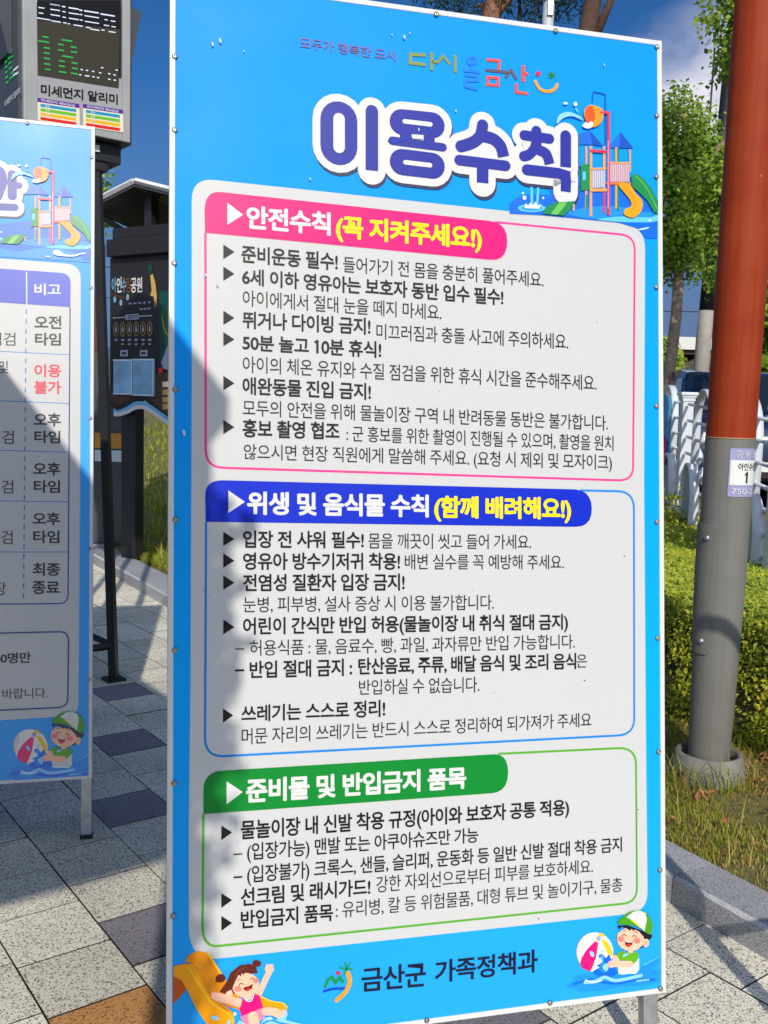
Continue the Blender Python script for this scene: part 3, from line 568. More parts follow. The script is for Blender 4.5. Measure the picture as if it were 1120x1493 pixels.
  ["S","skin",158,0,0,1,[11180,825,10905,856,10706,896]],
  ["P","skin",0,[10781,870,10778,851,10770,834,10758,819,10741,808,10721,800,10699,796,10676,796,10653,801,10631,810,10611,822,10595,838,10582,855,10575,874,10572,893,10575,912,10583,929,10595,944,10612,956,10631,964,10653,967,10677,967,10700,962,10722,954,10742,941,10758,926,10771,908,10778,889]],
  ["S","skinline",9,0,0,1,[10587,928,10644,926]],
  ["S","skinline",9,0,0,1,[10587,892,10644,890]],
  ["S","skinline",9,0,0,1,[10587,856,10644,854]],
  ["S","skin",135,0,0,0,[11195,1203,11194,1102]],
  ["S","splash",81,1,0,1,[9965,522,10235,513,10482,585,10754,475,11104,480,11481,516]],
  ["S","foam",31,1,0,1,[9978,576,10186,496,10408,515]],
  ["S","splash",37,1,0,1,[11354,395,11683,391]],
  ["S","foam",36,1,0,1,[10879,641,11004,611,11154,621,11330,587]],
  ["P","skin",0,[11568,1401,11559,1338,11531,1279,11486,1229,11427,1189,11356,1163,11277,1150,11194,1151,11112,1167,11034,1197,10964,1239,10905,1291,10862,1350,10834,1414,10825,1479,10835,1542,10863,1600,10907,1650,10965,1690,11036,1717,11114,1731,11197,1729,11280,1714,11358,1684,11429,1642,11488,1590,11532,1531,11559,1467]],
  ["P","skin",0,[11697,1297,11695,1274,11688,1252,11678,1234,11664,1219,11648,1208,11630,1202,11611,1202,11591,1206,11573,1216,11557,1230,11544,1248,11533,1269,11527,1292,11525,1315,11527,1338,11534,1359,11544,1378,11558,1393,11574,1404,11592,1410,11612,1410,11631,1406,11649,1396,11665,1382,11679,1364,11689,1343,11695,1320]],
  ["P","skin",0,[10943,1546,10942,1526,10937,1507,10931,1491,10922,1477,10912,1468,10900,1462,10888,1461,10876,1465,10864,1473,10854,1485,10845,1500,10839,1518,10835,1537,10833,1557,10835,1577,10839,1596,10845,1612,10854,1625,10865,1635,10876,1641,10888,1642,10901,1638,10912,1630,10923,1618,10931,1603,10938,1585,10942,1566]],
  ["P","hair",0,[10839,1809,11109,1795,11360,1683,11542,1597,11795,1475,11769,1414,11708,1371,11650,1404,11574,1398,11541,1472,11415,1610,11310,1666,11284,1628,11214,1687,11179,1645,11084,1716,10959,1770,10889,1709]],
  ["S","hair",31,0,0,1,[11446,1199,11535,1216]],
  ["P","capgreen",0,[10835,1917,10960,1995,11111,2093,11236,2130,11438,2129,11615,2066,11753,1893,11816,1682,11744,1489,11562,1590,11411,1723,11210,1785,10984,1817,10864,1842]],
  ["P","white",0,[11075,1988,11266,2105,11438,2120,11602,2044,11639,1870,11574,1593,11411,1746,11260,1897,11110,1975]],
  ["S","capdark",9,1,0,1,[11110,1975,10985,1981,10855,1904]],
  ["S","yellow",29,1,0,1,[11223,1905,11361,1796,11474,1690]],
  ["S","railgrey",7,1,0,1,[11438,2106,11362,2000,11336,1867]],
  ["S","hair",19,1,0,1,[10966,1552,11018,1579,11073,1532]],
  ["S","hair",18,1,0,1,[11246,1496,11299,1522,11349,1472]],
  ["S","hair",13,1,0,1,[10984,1672,11029,1686,11074,1663]],
  ["S","hair",14,1,0,1,[11304,1617,11347,1612,11375,1582]],
  ["S","skinline",13,1,0,1,[11095,1473,11118,1482]],
  ["P","cheek",0,[11023,1465,11020,1449,11014,1435,11003,1422,10989,1412,10971,1406,10952,1402,10932,1403,10912,1407,10894,1414,10877,1424,10862,1437,10852,1452,10845,1468,10843,1484,10845,1500,10852,1514,10863,1527,10877,1537,10894,1544,10913,1547,10933,1547,10953,1543,10972,1536,10989,1525,11003,1512,11014,1498,11021,1482]],
  ["P","cheek",0,[11460,1379,11457,1364,11450,1350,11439,1338,11423,1329,11405,1323,11385,1320,11364,1321,11342,1325,11322,1332,11304,1342,11289,1354,11278,1368,11271,1383,11268,1399,11271,1414,11278,1427,11289,1439,11304,1448,11323,1454,11343,1457,11364,1457,11385,1453,11406,1445,11424,1435,11439,1423,11450,1409,11457,1394]],
  ["P","mouth",0,[11023,1420,11108,1389,11248,1383,11220,1295,11132,1251,11052,1304]],
  ["P","tongue",0,[11062,1321,11145,1340,11213,1305,11132,1253]],
  ["P","foam",0,[11042,1407,11228,1378,11213,1359,11057,1385]],
  ["S","skinline",12,1,0,1,[11573,1321,11624,1334,11611,1272]],
 ],
 "girl_picture": [
  ["P","slideback",0,[388,2081,490,2227,669,2284,860,2230,1005,2073,1199,1736,1394,1373,1639,1101,1639,857,1298,996,959,1425,765,1931,502,2045]],
  ["S","ballyellow",39,1,0,1,[909,2181,1030,1974,1175,1715]],
  ["P","slidebrown",0,[147,1784,313,1789,468,1506,149,1179]],
  ["P","slideorange",0,[146,2000,312,2034,526,2025,741,1957,971,1520,1165,1109,1457,830,1494,485,937,556,636,1029,444,1461,313,1693,147,1784]],
  ["P","slideback",0,[574,1988,765,1906,983,1446,1153,1111,1396,862,1299,874,984,1180,742,1643]],
  ["S","ballyellow",39,1,0,1,[467,1952,671,1603,984,1107,1372,792,1450,539]],
  ["P","slideorange",0,[2032,1132,2279,999,2528,932,2658,830,2641,696,2379,692,2106,799]],
  ["S","ballyellow",29,1,0,1,[2081,1108,2304,983,2553,911,2653,806]],
  ["S","skin",137,1,0,1,[2007,1154,2130,1409,2241,1630]],
  ["P","skin",0,[2352,1698,2350,1678,2343,1659,2331,1643,2315,1630,2296,1621,2275,1616,2253,1616,2231,1621,2210,1630,2191,1644,2176,1660,2164,1679,2156,1700,2154,1721,2156,1741,2164,1760,2175,1777,2191,1790,2210,1799,2231,1803,2253,1803,2275,1798,2296,1789,2315,1776,2331,1759,2342,1740,2350,1720]],
  ["S","skin",37,0,0,1,[2208,1732,2193,1810]],
  ["S","skin",37,0,0,1,[2239,1728,2238,1805]],
  ["S","skin",37,0,0,1,[2274,1725,2288,1799]],
  ["S","skin",37,0,0,1,[2302,1721,2327,1795]],
  ["S","skin",180,1,0,1,[1639,1015,1346,1136,1104,1226]],
  ["P","skin",0,[1138,1246,1136,1228,1129,1211,1119,1197,1105,1185,1089,1177,1070,1174,1051,1174,1032,1178,1013,1186,997,1198,983,1213,973,1230,966,1248,964,1267,966,1285,973,1301,983,1316,997,1327,1013,1335,1031,1339,1051,1339,1070,1334,1088,1326,1105,1314,1119,1299,1129,1283,1136,1264]],
  ["S","skin",33,0,0,1,[1032,1293,983,1335]],
  ["S","skin",34,0,0,1,[1032,1264,983,1286]],
  ["S","skin",34,0,0,1,[1032,1232,984,1233]],
  ["P","girlhair",0,[1277,1651,1280,1630,1278,1609,1271,1589,1258,1572,1241,1557,1221,1546,1198,1539,1174,1537,1149,1539,1126,1546,1105,1557,1087,1572,1073,1590,1065,1609,1061,1630,1063,1651,1071,1671,1083,1689,1100,1703,1120,1715,1143,1721,1168,1724,1192,1721,1216,1715,1237,1703,1255,1689,1268,1671]],
  ["P","girlhair",0,[2065,1839,2059,1823,2049,1809,2034,1799,2017,1792,1996,1788,1975,1789,1953,1794,1932,1803,1913,1815,1896,1829,1883,1846,1875,1864,1871,1882,1872,1899,1878,1915,1888,1929,1903,1940,1920,1947,1940,1950,1962,1949,1984,1944,2005,1936,2024,1924,2041,1909,2054,1892,2062,1875,2066,1856]],
  ["S","girlhair",39,1,0,1,[2005,1853,2060,1871]],
  ["S","girlhair",39,1,0,1,[1127,1575,1074,1576]],
  ["P","girlhair",0,[1152,1341,1297,1531,1393,1738,1588,1868,1809,1882,1956,1797,1994,1646,1834,1664,1638,1637,1516,1554,1492,1264,1395,1252,1225,1296]],
  ["S","skin",147,0,0,0,[1773,1182,1798,1081]],
  ["P","skin",0,[2014,1453,2022,1391,2015,1330,1994,1273,1958,1224,1911,1183,1855,1155,1792,1139,1726,1138,1660,1150,1597,1175,1541,1212,1493,1259,1458,1313,1435,1373,1427,1434,1434,1495,1456,1551,1490,1601,1537,1641,1593,1670,1655,1686,1721,1688,1788,1676,1851,1651,1908,1615,1955,1567,1992,1513]],
  ["P","skin",0,[1436,1271,1434,1253,1429,1236,1420,1221,1409,1210,1395,1201,1379,1197,1363,1197,1347,1201,1332,1209,1318,1220,1306,1235,1298,1252,1292,1270,1290,1288,1292,1306,1297,1323,1306,1338,1317,1350,1331,1358,1347,1362,1363,1362,1379,1358,1394,1350,1408,1339,1420,1324,1429,1308,1434,1290]],
  ["P","girlhair",0,[1302,1311,1326,1503,1394,1726,1613,1880,1882,1854,1996,1645,1919,1723,1765,1733,1755,1673,1723,1725,1674,1638,1642,1705,1613,1616,1569,1670,1491,1527,1424,1370]],
  ["S","hairlight",12,1,0,1,[1491,1654,1588,1765,1735,1822]],
  ["S","hair",18,1,0,1,[1577,1420,1609,1470,1677,1442]],
  ["S","hair",17,1,0,1,[1829,1528,1871,1567,1903,1543]],
  ["S","hair",12,1,0,1,[1528,1528,1560,1568,1613,1567]],
  ["S","hair",12,1,0,1,[1797,1656,1834,1674,1873,1655]],
  ["S","skinline",12,1,0,1,[1773,1475,1795,1473]],
  ["P","cheek",0,[1631,1345,1629,1332,1623,1319,1614,1308,1602,1299,1587,1293,1570,1291,1553,1291,1536,1295,1519,1302,1504,1311,1492,1322,1482,1335,1477,1349,1475,1364,1477,1378,1482,1390,1492,1401,1504,1410,1519,1416,1535,1418,1553,1418,1570,1414,1586,1408,1601,1398,1614,1387,1623,1374,1629,1360]],
  ["P","cheek",0,[2011,1484,2010,1472,2005,1460,1997,1449,1987,1441,1975,1436,1961,1433,1947,1433,1933,1436,1919,1442,1907,1451,1897,1461,1889,1473,1885,1486,1883,1499,1885,1512,1889,1524,1897,1534,1907,1542,1919,1548,1933,1551,1947,1551,1961,1548,1975,1542,1987,1533,1997,1523,2005,1511,2009,1498]],
  ["P","mouth",0,[1672,1375,1785,1388,1883,1433,1859,1328,1766,1276,1697,1308]],
  ["P","tongue",0,[1712,1316,1785,1352,1849,1330,1766,1281]],
  ["P","hotpink",0,[1581,900,1639,1052,1651,1148,1712,1079,1786,1039,1884,1095,1921,1213,2036,1151,2111,896,2094,776,1640,710]],
  ["S","foam",17,1,0,1,[1692,1143,1766,1066,1847,1063,1903,1191]],
  ["P","skirtpink",0,[1603,739,1835,808,2106,877,2144,672,1959,524,1689,546]],
  ["S","skin",225,0,0,1,[1885,704,1934,453]],
  ["S","skin",177,1,0,1,[2168,791,2354,756,2528,648]],
  ["P","skin",0,[2656,670,2654,648,2647,628,2636,610,2622,597,2605,587,2586,582,2566,582,2546,587,2527,597,2510,611,2496,628,2485,648,2478,670,2476,692,2478,713,2485,733,2496,751,2510,765,2527,774,2546,779,2566,779,2586,774,2605,765,2622,751,2636,733,2647,713,2653,692]],
  ["P","splash",0,[1494,570,1591,668,1738,539,2033,490,2131,649,2280,655,2379,569,2528,624,2653,732,2628,537,2829,463,3030,388,3031,289,1494,485]],
  ["S","poolmid",39,1,0,1,[2082,508,2280,581,2479,495,2754,410]],
  ["P","splash",0,[1123,750,1118,741,1109,735,1097,730,1083,729,1066,730,1049,734,1031,740,1014,749,998,759,985,771,975,784,968,796,965,808,967,819,972,828,981,835,993,839,1007,841,1024,839,1041,836,1059,829,1076,820,1092,810,1105,798,1115,786,1122,773,1125,761]],
  ["P","splash",0,[1380,623,1375,610,1368,598,1361,587,1352,580,1344,575,1335,573,1328,575,1321,580,1316,587,1312,597,1310,610,1310,623,1312,637,1315,652,1320,665,1327,677,1335,687,1343,695,1351,700,1360,702,1368,700,1374,695,1380,688,1383,677,1385,665,1386,652,1384,638]],
  ["P","foam",0,[1520,818,1519,809,1517,801,1512,794,1507,789,1501,785,1493,783,1486,783,1478,785,1471,789,1465,794,1459,801,1455,809,1453,817,1452,826,1452,835,1455,843,1459,850,1464,855,1471,859,1478,861,1486,861,1493,859,1500,855,1507,850,1512,843,1516,835,1519,827]],
  ["P","foam",0,[2305,615,2303,608,2300,603,2294,598,2286,594,2277,592,2266,591,2255,592,2244,594,2234,597,2224,602,2216,608,2210,614,2207,621,2206,627,2207,634,2210,639,2216,644,2224,648,2233,650,2244,651,2255,651,2266,648,2277,645,2286,640,2294,635,2300,628,2303,622]],
 ],
 "emblem": [
  ["S","leafgreen",70,0,0,1,[3526,1160,3594,1312,3690,1358,3768,1226,3865,1338,3933,1226]],
  ["S","royal",57,1,0,1,[3497,1060,3715,1091,3962,1071]],
  ["S","amber",104,1,0,1,[4050,1411,4099,1221,4006,995,3797,826]],
  ["P","crimson",0,[3879,1430,3878,1420,3874,1411,3868,1402,3859,1396,3849,1391,3838,1389,3826,1389,3814,1392,3803,1397,3793,1403,3784,1412,3778,1422,3774,1432,3772,1443,3774,1453,3778,1463,3784,1471,3792,1477,3803,1482,3814,1484,3826,1484,3838,1481,3849,1477,3859,1470,3868,1461,3874,1452,3878,1441]],
  ["S","leafgreen",38,0,0,1,[4030,1499,3865,1555]],
  ["S","leafgreen",38,0,0,1,[4030,1499,3991,1655]],
  ["S","leafgreen",38,0,0,1,[4030,1499,4108,1632]],
  ["S","leafgreen",38,0,0,1,[4030,1499,4157,1494]],
  ["S","leafgreen",38,0,0,1,[4030,1499,3972,1382]],
 ],
}
PRINT_TIMES = {
 "print_background": [
  ["P","card",0,[-8816,18973,-1023,18885,-897,18877,-787,18852,-693,18813,-616,18757,-556,18686,-512,18599,-484,18496,-473,18377,-463,9836,-490,2818,-499,2707,-521,2610,-557,2529,-606,2462,-669,2410,-745,2372,-835,2350,-938,2342,-9000,2238]],
 ],
 "section_heading": [
  ["P","lilac",0,[-8816,18572,-1193,18536,-1109,18530,-1037,18513,-975,18487,-923,18449,-883,18402,-853,18343,-834,18275,-826,18195,-831,17315,-8814,17399]],
 ],
 "lettering": [
  ["S","white",40,0,0,0,[-2340,18492,-2327,17333]],
  ["T","white","B","비고",[-2062,17667,-1168,17723,-2064,18091,-1170,18137]],
  ["T","ink","B","오전",[-2058,16459,-1142,16499,-2060,16929,-1144,16968]],
  ["T","ink","B","타임",[-2035,15864,-1161,15899,-2036,16312,-1163,16345]],
  ["T","red","B","이용",[-2052,14721,-1148,14749,-2053,15183,-1150,15209]],
  ["T","red","B","불가",[-2058,14116,-1145,14140,-2060,14582,-1147,14605]],
  ["T","ink","B","오후",[-2066,12940,-1149,12957,-2068,13411,-1151,13427]],
  ["T","ink","B","타임",[-2043,12336,-1168,12347,-2045,12780,-1170,12790]],
  ["T","ink","B","오후",[-2081,11168,-1155,11172,-2083,11626,-1157,11629]],
  ["T","ink","B","타임",[-2058,10534,-1170,10534,-2059,10984,-1172,10982]],
  ["T","ink","B","오후",[-2096,9365,-1157,9357,-2098,9815,-1158,9806]],
  ["T","ink","B","타임",[-2072,8713,-1184,8700,-2074,9163,-1186,9149]],
  ["T","ink","B","최종",[-2089,7524,-1149,7504,-2091,7992,-1151,7971]],
  ["T","ink","B","종료",[-2100,6857,-1168,6832,-2101,7344,-1170,7318]],
  ["T","ink","L","점검",[-3583,15770,-2709,15813,-3585,16244,-2710,16290]],
  ["T","ink","L","및",[-3286,14782,-2944,14796,-3287,15252,-2946,15268]],
  ["T","ink","L","점검",[-3614,12255,-2751,12275,-3616,12743,-2753,12766]],
  ["T","ink","L","점검",[-3630,10478,-2766,10487,-3631,10967,-2768,10979]],
  ["T","ink","L","점검",[-3641,8673,-2777,8670,-3642,9163,-2779,9163]],
  ["T","ink","L","장",[-3386,6826,-2993,6819,-3387,7317,-2995,7311]],
  ["T","ink","B","60명만",[-3376,4367,-2146,4356,-3378,4739,-2147,4745]],
  ["T","ink","L","바랍니다.",[-3104,3079,-1566,3047,-3105,3465,-1567,3442]],
 ],
 "section_border": [
  ["S","tableline",26,0,0,0,[-8813,15619,-3230,15588,-867,15574]],
  ["S","tableline",27,0,0,0,[-8811,13871,-3225,13820,-860,13798]],
  ["S","tableline",26,0,0,0,[-8809,12067,-3219,12037,-853,12024]],
  ["S","tableline",26,0,0,0,[-8807,10255,-3213,10224,-845,10211]],
  ["S","tableline",26,0,0,0,[-8805,8419,-3207,8386,-838,8372]],
  ["S","tablenavy",43,0,0,0,[-840,17315,-864,8427,-866,6836,-873,6751,-889,6678,-915,6616,-950,6566,-996,6528,-1050,6502,-1114,6487,-1188,6484,-8803,6586]],
  ["S","tableline",37,0,0,0,[-2344,17145,-2345,16969]],
  ["S","tableline",37,0,0,0,[-2346,16792,-2347,16616]],
  ["S","tableline",37,0,0,0,[-2348,16440,-2349,16264]],
  ["S","tableline",37,0,0,0,[-2350,16087,-2351,15911]],
  ["S","tableline",37,0,0,0,[-2352,15734,-2353,15558]],
  ["S","tableline",37,0,0,0,[-2354,15382,-2355,15205]],
  ["S","tableline",37,0,0,0,[-2356,15029,-2357,14852]],
  ["S","tableline",37,0,0,0,[-2358,14676,-2359,14499]],
  ["S","tableline",37,0,0,0,[-2360,14323,-2361,14146]],
  ["S","tableline",37,0,0,0,[-2362,13969,-2363,13793]],
  ["S","tableline",37,0,0,0,[-2364,13616,-2365,13440]],
  ["S","tableline",37,0,0,0,[-2366,13263,-2367,13086]],
  ["S","tableline",37,0,0,0,[-2368,12910,-2369,12733]],
  ["S","tableline",37,0,0,0,[-2370,12556,-2371,12379]],
  ["S","tableline",37,0,0,0,[-2372,12203,-2373,12026]],
  ["S","tableline",38,0,0,0,[-2374,11849,-2375,11672]],
  ["S","tableline",37,0,0,0,[-2376,11495,-2377,11318]],
  ["S","tableline",37,0,0,0,[-2378,11141,-2379,10964]],
  ["S","tableline",37,0,0,0,[-2380,10788,-2381,10611]],
  ["S","tableline",37,0,0,0,[-2382,10434,-2383,10257]],
  ["S","tableline",37,0,0,0,[-2384,10080,-2385,9903]],
  ["S","tableline",37,0,0,0,[-2386,9725,-2387,9548]],
  ["S","tableline",37,0,0,0,[-2388,9371,-2389,9194]],
  ["S","tableline",37,0,0,0,[-2390,9017,-2391,8840]],
  ["S","tableline",37,0,0,0,[-2392,8663,-2393,8485]],
  ["S","tableline",38,0,0,0,[-2394,8308,-2395,8131]],
  ["S","tableline",37,0,0,0,[-2396,7954,-2397,7776]],
  ["S","tableline",37,0,0,0,[-2398,7599,-2399,7422]],
  ["S","tableline",38,0,0,0,[-2400,7244,-2401,7067]],
  ["S","tableline",37,0,0,0,[-2402,6890,-2403,6712]],
  ["S","tablenavy",43,0,0,0,[-9003,5475,-1174,5458,-1098,5452,-1032,5436,-975,5408,-929,5369,-893,5320,-867,5259,-852,5187,-846,5104,-860,3024,-866,2943,-883,2873,-912,2814,-952,2766,-1004,2729,-1068,2702,-1144,2687,-1230,2682,-9001,2665]],
 ],
 "boy_picture": [
  ["P","poolmid",0,[-3039,299,-2718,424,-2806,569,-2397,580,-1985,621,-1392,581,-643,568,-312,727,-55,880,-24,693,-311,529,-20,418,-18,82,-490,18,-1330,75,-1924,12,-2717,95,-2601,170,-2922,219]],
  ["S","poolblue",78,1,0,1,[-2806,330,-2279,416,-1925,298,-1390,188,-852,229,-188,164]],
  ["S","poollight",37,1,0,1,[-553,694,-252,811,-70,912]],
  ["P","ball",0,[-1543,1232,-1557,1090,-1601,958,-1671,843,-1765,751,-1877,687,-2001,654,-2133,654,-2264,685,-2388,748,-2500,838,-2593,951,-2663,1081,-2706,1222,-2722,1367,-2707,1508,-2665,1639,-2595,1753,-2503,1845,-2392,1909,-2268,1943,-2137,1945,-2006,1915,-1881,1853,-1768,1764,-1674,1651,-1603,1520,-1559,1378]],
  ["P","ballshade",1,[-2721,1307,-2679,1601,-2518,1822,-2532,1525,-2619,1295,-2633,1027]],
  ["P","hotpink",0,[-2024,1594,-2130,1659,-2394,1419,-2560,1169,-2609,995,-2539,831,-2280,686,-2178,884,-2157,972,-2099,1115]],
  ["P","ballyellow",0,[-1945,1699,-1767,1643,-1603,1360,-1557,1089,-1691,1135,-1834,1446]],
  ["P","ballyellow",0,[-2025,1912,-1901,1893,-1788,1778,-1989,1788]],
  ["P","railgrey",0,[-1942,1729,-1944,1709,-1949,1690,-1958,1674,-1970,1661,-1985,1652,-2001,1647,-2018,1647,-2035,1651,-2052,1660,-2066,1672,-2078,1688,-2088,1706,-2093,1725,-2095,1746,-2093,1765,-2088,1784,-2079,1800,-2067,1813,-2052,1822,-2036,1827,-2019,1827,-2002,1823,-1986,1815,-1971,1802,-1959,1787,-1950,1769,-1944,1749]],
  ["P","white",0,[-1392,732,-1094,818,-705,955,-697,559,-793,443,-1123,473,-1392,566]],
  ["P","poolblue",1,[-2192,676,-1986,787,-2080,858,-1921,945,-2022,1161,-1899,1213,-1780,1079,-1691,1174,-1602,998,-1512,746,-1392,551,-1629,428,-1984,471]],
  ["P","splash",1,[-1972,1101,-1898,1177,-1854,1057,-1892,941,-1942,977]],
  ["P","splash",1,[-1897,791,-1779,898,-1690,767,-1778,627]],
  ["S","poolmid",54,1,0,1,[-1928,1156,-1868,938,-1986,772,-1837,604]],
  ["P","splash",0,[-2177,1279,-2168,1258,-2162,1236,-2159,1215,-2159,1196,-2163,1181,-2170,1169,-2181,1161,-2193,1159,-2208,1161,-2223,1168,-2239,1179,-2254,1195,-2268,1213,-2280,1234,-2290,1255,-2296,1277,-2299,1298,-2299,1316,-2295,1332,-2287,1344,-2277,1351,-2265,1354,-2250,1352,-2235,1345,-2219,1334,-2203,1318,-2189,1300]],
  ["P","splash",0,[-1843,1296,-1848,1286,-1855,1278,-1863,1271,-1872,1266,-1881,1264,-1890,1265,-1899,1268,-1906,1274,-1912,1281,-1916,1290,-1919,1301,-1919,1312,-1917,1324,-1914,1335,-1908,1345,-1901,1354,-1893,1360,-1884,1365,-1875,1367,-1866,1366,-1858,1363,-1850,1358,-1844,1350,-1840,1341,-1838,1330,-1837,1319,-1839,1307]],
  ["S","foam",48,1,0,1,[-2148,941,-2001,954,-1927,1020]],
  ["S","skin",181,0,0,1,[-1423,992,-1498,1046]],
  ["P","shirtgreen",0,[-1460,1147,-1350,1225,-1231,1257,-1096,1145,-976,1137,-826,1196,-717,1047,-759,885,-968,706,-1080,901,-1334,943]],
  ["P","splash",0,[-1251,1102,-1126,1155,-1036,1108,-1215,1038]],
  ["S","shirtdark",15,0,0,1,[-1230,1242,-1334,952]],
  ["S","skin",212,0,0,1,[-1004,783,-1333,822,-1571,874]],
  ["P","skin",0,[-1482,839,-1485,814,-1494,791,-1509,771,-1529,755,-1552,744,-1579,739,-1607,739,-1634,745,-1661,757,-1684,773,-1704,794,-1719,817,-1728,842,-1732,868,-1729,893,-1719,917,-1705,937,-1685,952,-1661,963,-1635,969,-1607,968,-1580,962,-1553,951,-1530,934,-1510,914,-1495,890,-1485,865]],
  ["S","skinline",13,0,0,1,[-1714,914,-1646,913]],
  ["S","skinline",12,0,0,1,[-1714,866,-1646,864]],
  ["S","skinline",12,0,0,1,[-1714,818,-1645,816]],
  ["S","skin",182,0,0,0,[-991,1291,-991,1154]],
  ["S","splash",109,1,0,1,[-2455,362,-2132,353,-1837,453,-1510,308,-1092,318,-642,371]],
  ["S","foam",42,1,0,1,[-2440,435,-2190,330,-1925,358]],
  ["S","splash",49,1,0,1,[-792,206,-400,205]],
  ["S","foam",48,1,0,1,[-1362,532,-1213,493,-1033,508,-823,465]],
  ["P","skin",0,[-548,1559,-559,1474,-591,1396,-644,1328,-715,1274,-799,1238,-892,1219,-991,1221,-1090,1242,-1183,1281,-1267,1337,-1338,1406,-1390,1485,-1423,1570,-1435,1658,-1424,1742,-1392,1820,-1339,1888,-1270,1942,-1186,1979,-1093,1997,-994,1996,-896,1976,-802,1937,-717,1882,-646,1812,-593,1733,-559,1647]],
  ["P","skin",0,[-393,1421,-396,1390,-403,1361,-416,1336,-432,1316,-451,1301,-473,1293,-496,1292,-518,1298,-540,1311,-560,1330,-576,1354,-588,1382,-596,1412,-599,1444,-596,1474,-589,1503,-577,1528,-561,1549,-541,1563,-520,1571,-497,1572,-474,1566,-452,1553,-433,1534,-416,1510,-404,1483,-396,1452]],
  ["P","skin",0,[-1295,1748,-1297,1721,-1301,1696,-1309,1674,-1319,1656,-1332,1643,-1346,1636,-1360,1634,-1375,1639,-1389,1649,-1401,1665,-1412,1685,-1419,1709,-1424,1735,-1426,1762,-1425,1789,-1420,1814,-1412,1836,-1402,1854,-1390,1867,-1376,1874,-1361,1876,-1347,1871,-1333,1861,-1320,1845,-1310,1825,-1302,1801,-1297,1775]],
  ["P","hair",0,[-1422,2100,-1099,2083,-799,1936,-582,1821,-280,1661,-309,1579,-382,1520,-451,1564,-542,1556,-581,1654,-733,1838,-859,1912,-889,1861,-973,1939,-1015,1883,-1129,1977,-1278,2048,-1361,1966]],
  ["S","hair",43,0,0,1,[-691,1287,-586,1312]],
  ["P","capgreen",0,[-1428,2245,-1280,2350,-1101,2482,-952,2533,-712,2533,-500,2450,-333,2220,-257,1938,-340,1679,-558,1813,-739,1990,-980,2070,-1249,2111,-1392,2145]],
  ["P","white",0,[-1142,2342,-915,2499,-711,2521,-515,2421,-469,2189,-543,1817,-739,2020,-920,2221,-1100,2325]],
  ["S","capdark",12,1,0,1,[-1100,2325,-1250,2332,-1404,2227]],
  ["S","yellow",39,1,0,1,[-965,2232,-800,2087,-664,1945]],
  ["S","railgrey",9,1,0,1,[-711,2502,-801,2360,-830,2181]],
  ["S","hair",24,1,0,1,[-1268,1757,-1206,1792,-1140,1731]],
  ["S","hair",24,1,0,1,[-933,1684,-870,1719,-810,1652]],
  ["S","hair",18,1,0,1,[-1248,1918,-1194,1936,-1141,1906]],
  ["S","hair",18,1,0,1,[-865,1846,-814,1840,-781,1800]],
  ["S","skinline",18,1,0,1,[-1113,1652,-1086,1664]],
  ["P","cheek",0,[-1199,1641,-1202,1619,-1210,1600,-1222,1583,-1239,1569,-1260,1560,-1282,1555,-1306,1556,-1330,1561,-1353,1570,-1373,1584,-1390,1601,-1403,1621,-1411,1642,-1414,1664,-1411,1685,-1403,1705,-1391,1722,-1374,1735,-1354,1745,-1331,1749,-1307,1749,-1283,1744,-1260,1734,-1240,1721,-1223,1703,-1210,1684,-1202,1662]],
  ["P","cheek",0,[-677,1528,-680,1508,-688,1490,-702,1474,-720,1462,-742,1453,-766,1449,-791,1450,-817,1455,-841,1464,-862,1478,-881,1494,-894,1513,-903,1533,-906,1554,-903,1573,-895,1592,-881,1607,-863,1620,-841,1628,-817,1632,-792,1632,-767,1627,-742,1617,-721,1604,-702,1588,-689,1569,-680,1549]],
  ["P","mouth",0,[-1199,1580,-1097,1539,-930,1532,-962,1414,-1067,1354,-1163,1425]],
  ["P","tongue",0,[-1151,1448,-1052,1473,-971,1428,-1067,1357]],
  ["P","foam",0,[-1175,1562,-953,1526,-971,1500,-1157,1533]],
  ["S","skinline",16,1,0,1,[-541,1452,-481,1470,-496,1387]],
 ],
 "playground_picture": [
  ["P","poolblue",0,[-6487,20015,-3245,20165,-2577,20141,-1448,19954,-68,19741,-84,18974,-834,19001,-3241,18985,-6485,19055]],
  ["P","poolmid",0,[-3242,19280,-2685,19184,-1937,19359,-1294,19407,-87,19619,-72,18975,-834,18981,-3241,18965,-4702,18995]],
  ["P","poolblue",0,[-4078,19389,-4071,19654,-3908,19801,-3572,19916,-3007,19950,-3008,20181,-2019,20387,-780,20345,-72,19896,-68,19055,-363,19048,-600,19277,-1127,19389,-3232,19419]],
  ["P","poolmid",1,[-2551,19524,-2016,19708,-1245,19804,-464,19720,-71,19714,-70,19497,-542,19425,-1166,19433,-2015,19440]],
  ["P","poollight",1,[-1708,19428,-1089,19546,-307,19588,-71,19660,-70,19515,-698,19432,-1244,19409]],
  ["P","foam",1,[-600,19259,-306,19335,-364,19287,-580,19242]],
  ["P","foam",0,[-228,19511,-229,19504,-232,19498,-238,19492,-245,19487,-254,19482,-264,19480,-275,19478,-285,19478,-295,19479,-304,19482,-312,19486,-317,19491,-321,19497,-322,19503,-321,19510,-317,19516,-312,19522,-304,19527,-295,19531,-285,19534,-275,19536,-264,19536,-254,19535,-246,19532,-238,19528,-232,19523,-229,19517]],
  ["S","poollight",70,0,0,1,[-3505,20105,-3488,19629]],
  ["S","poollight",63,0,0,1,[-3328,20101,-3353,19639]],
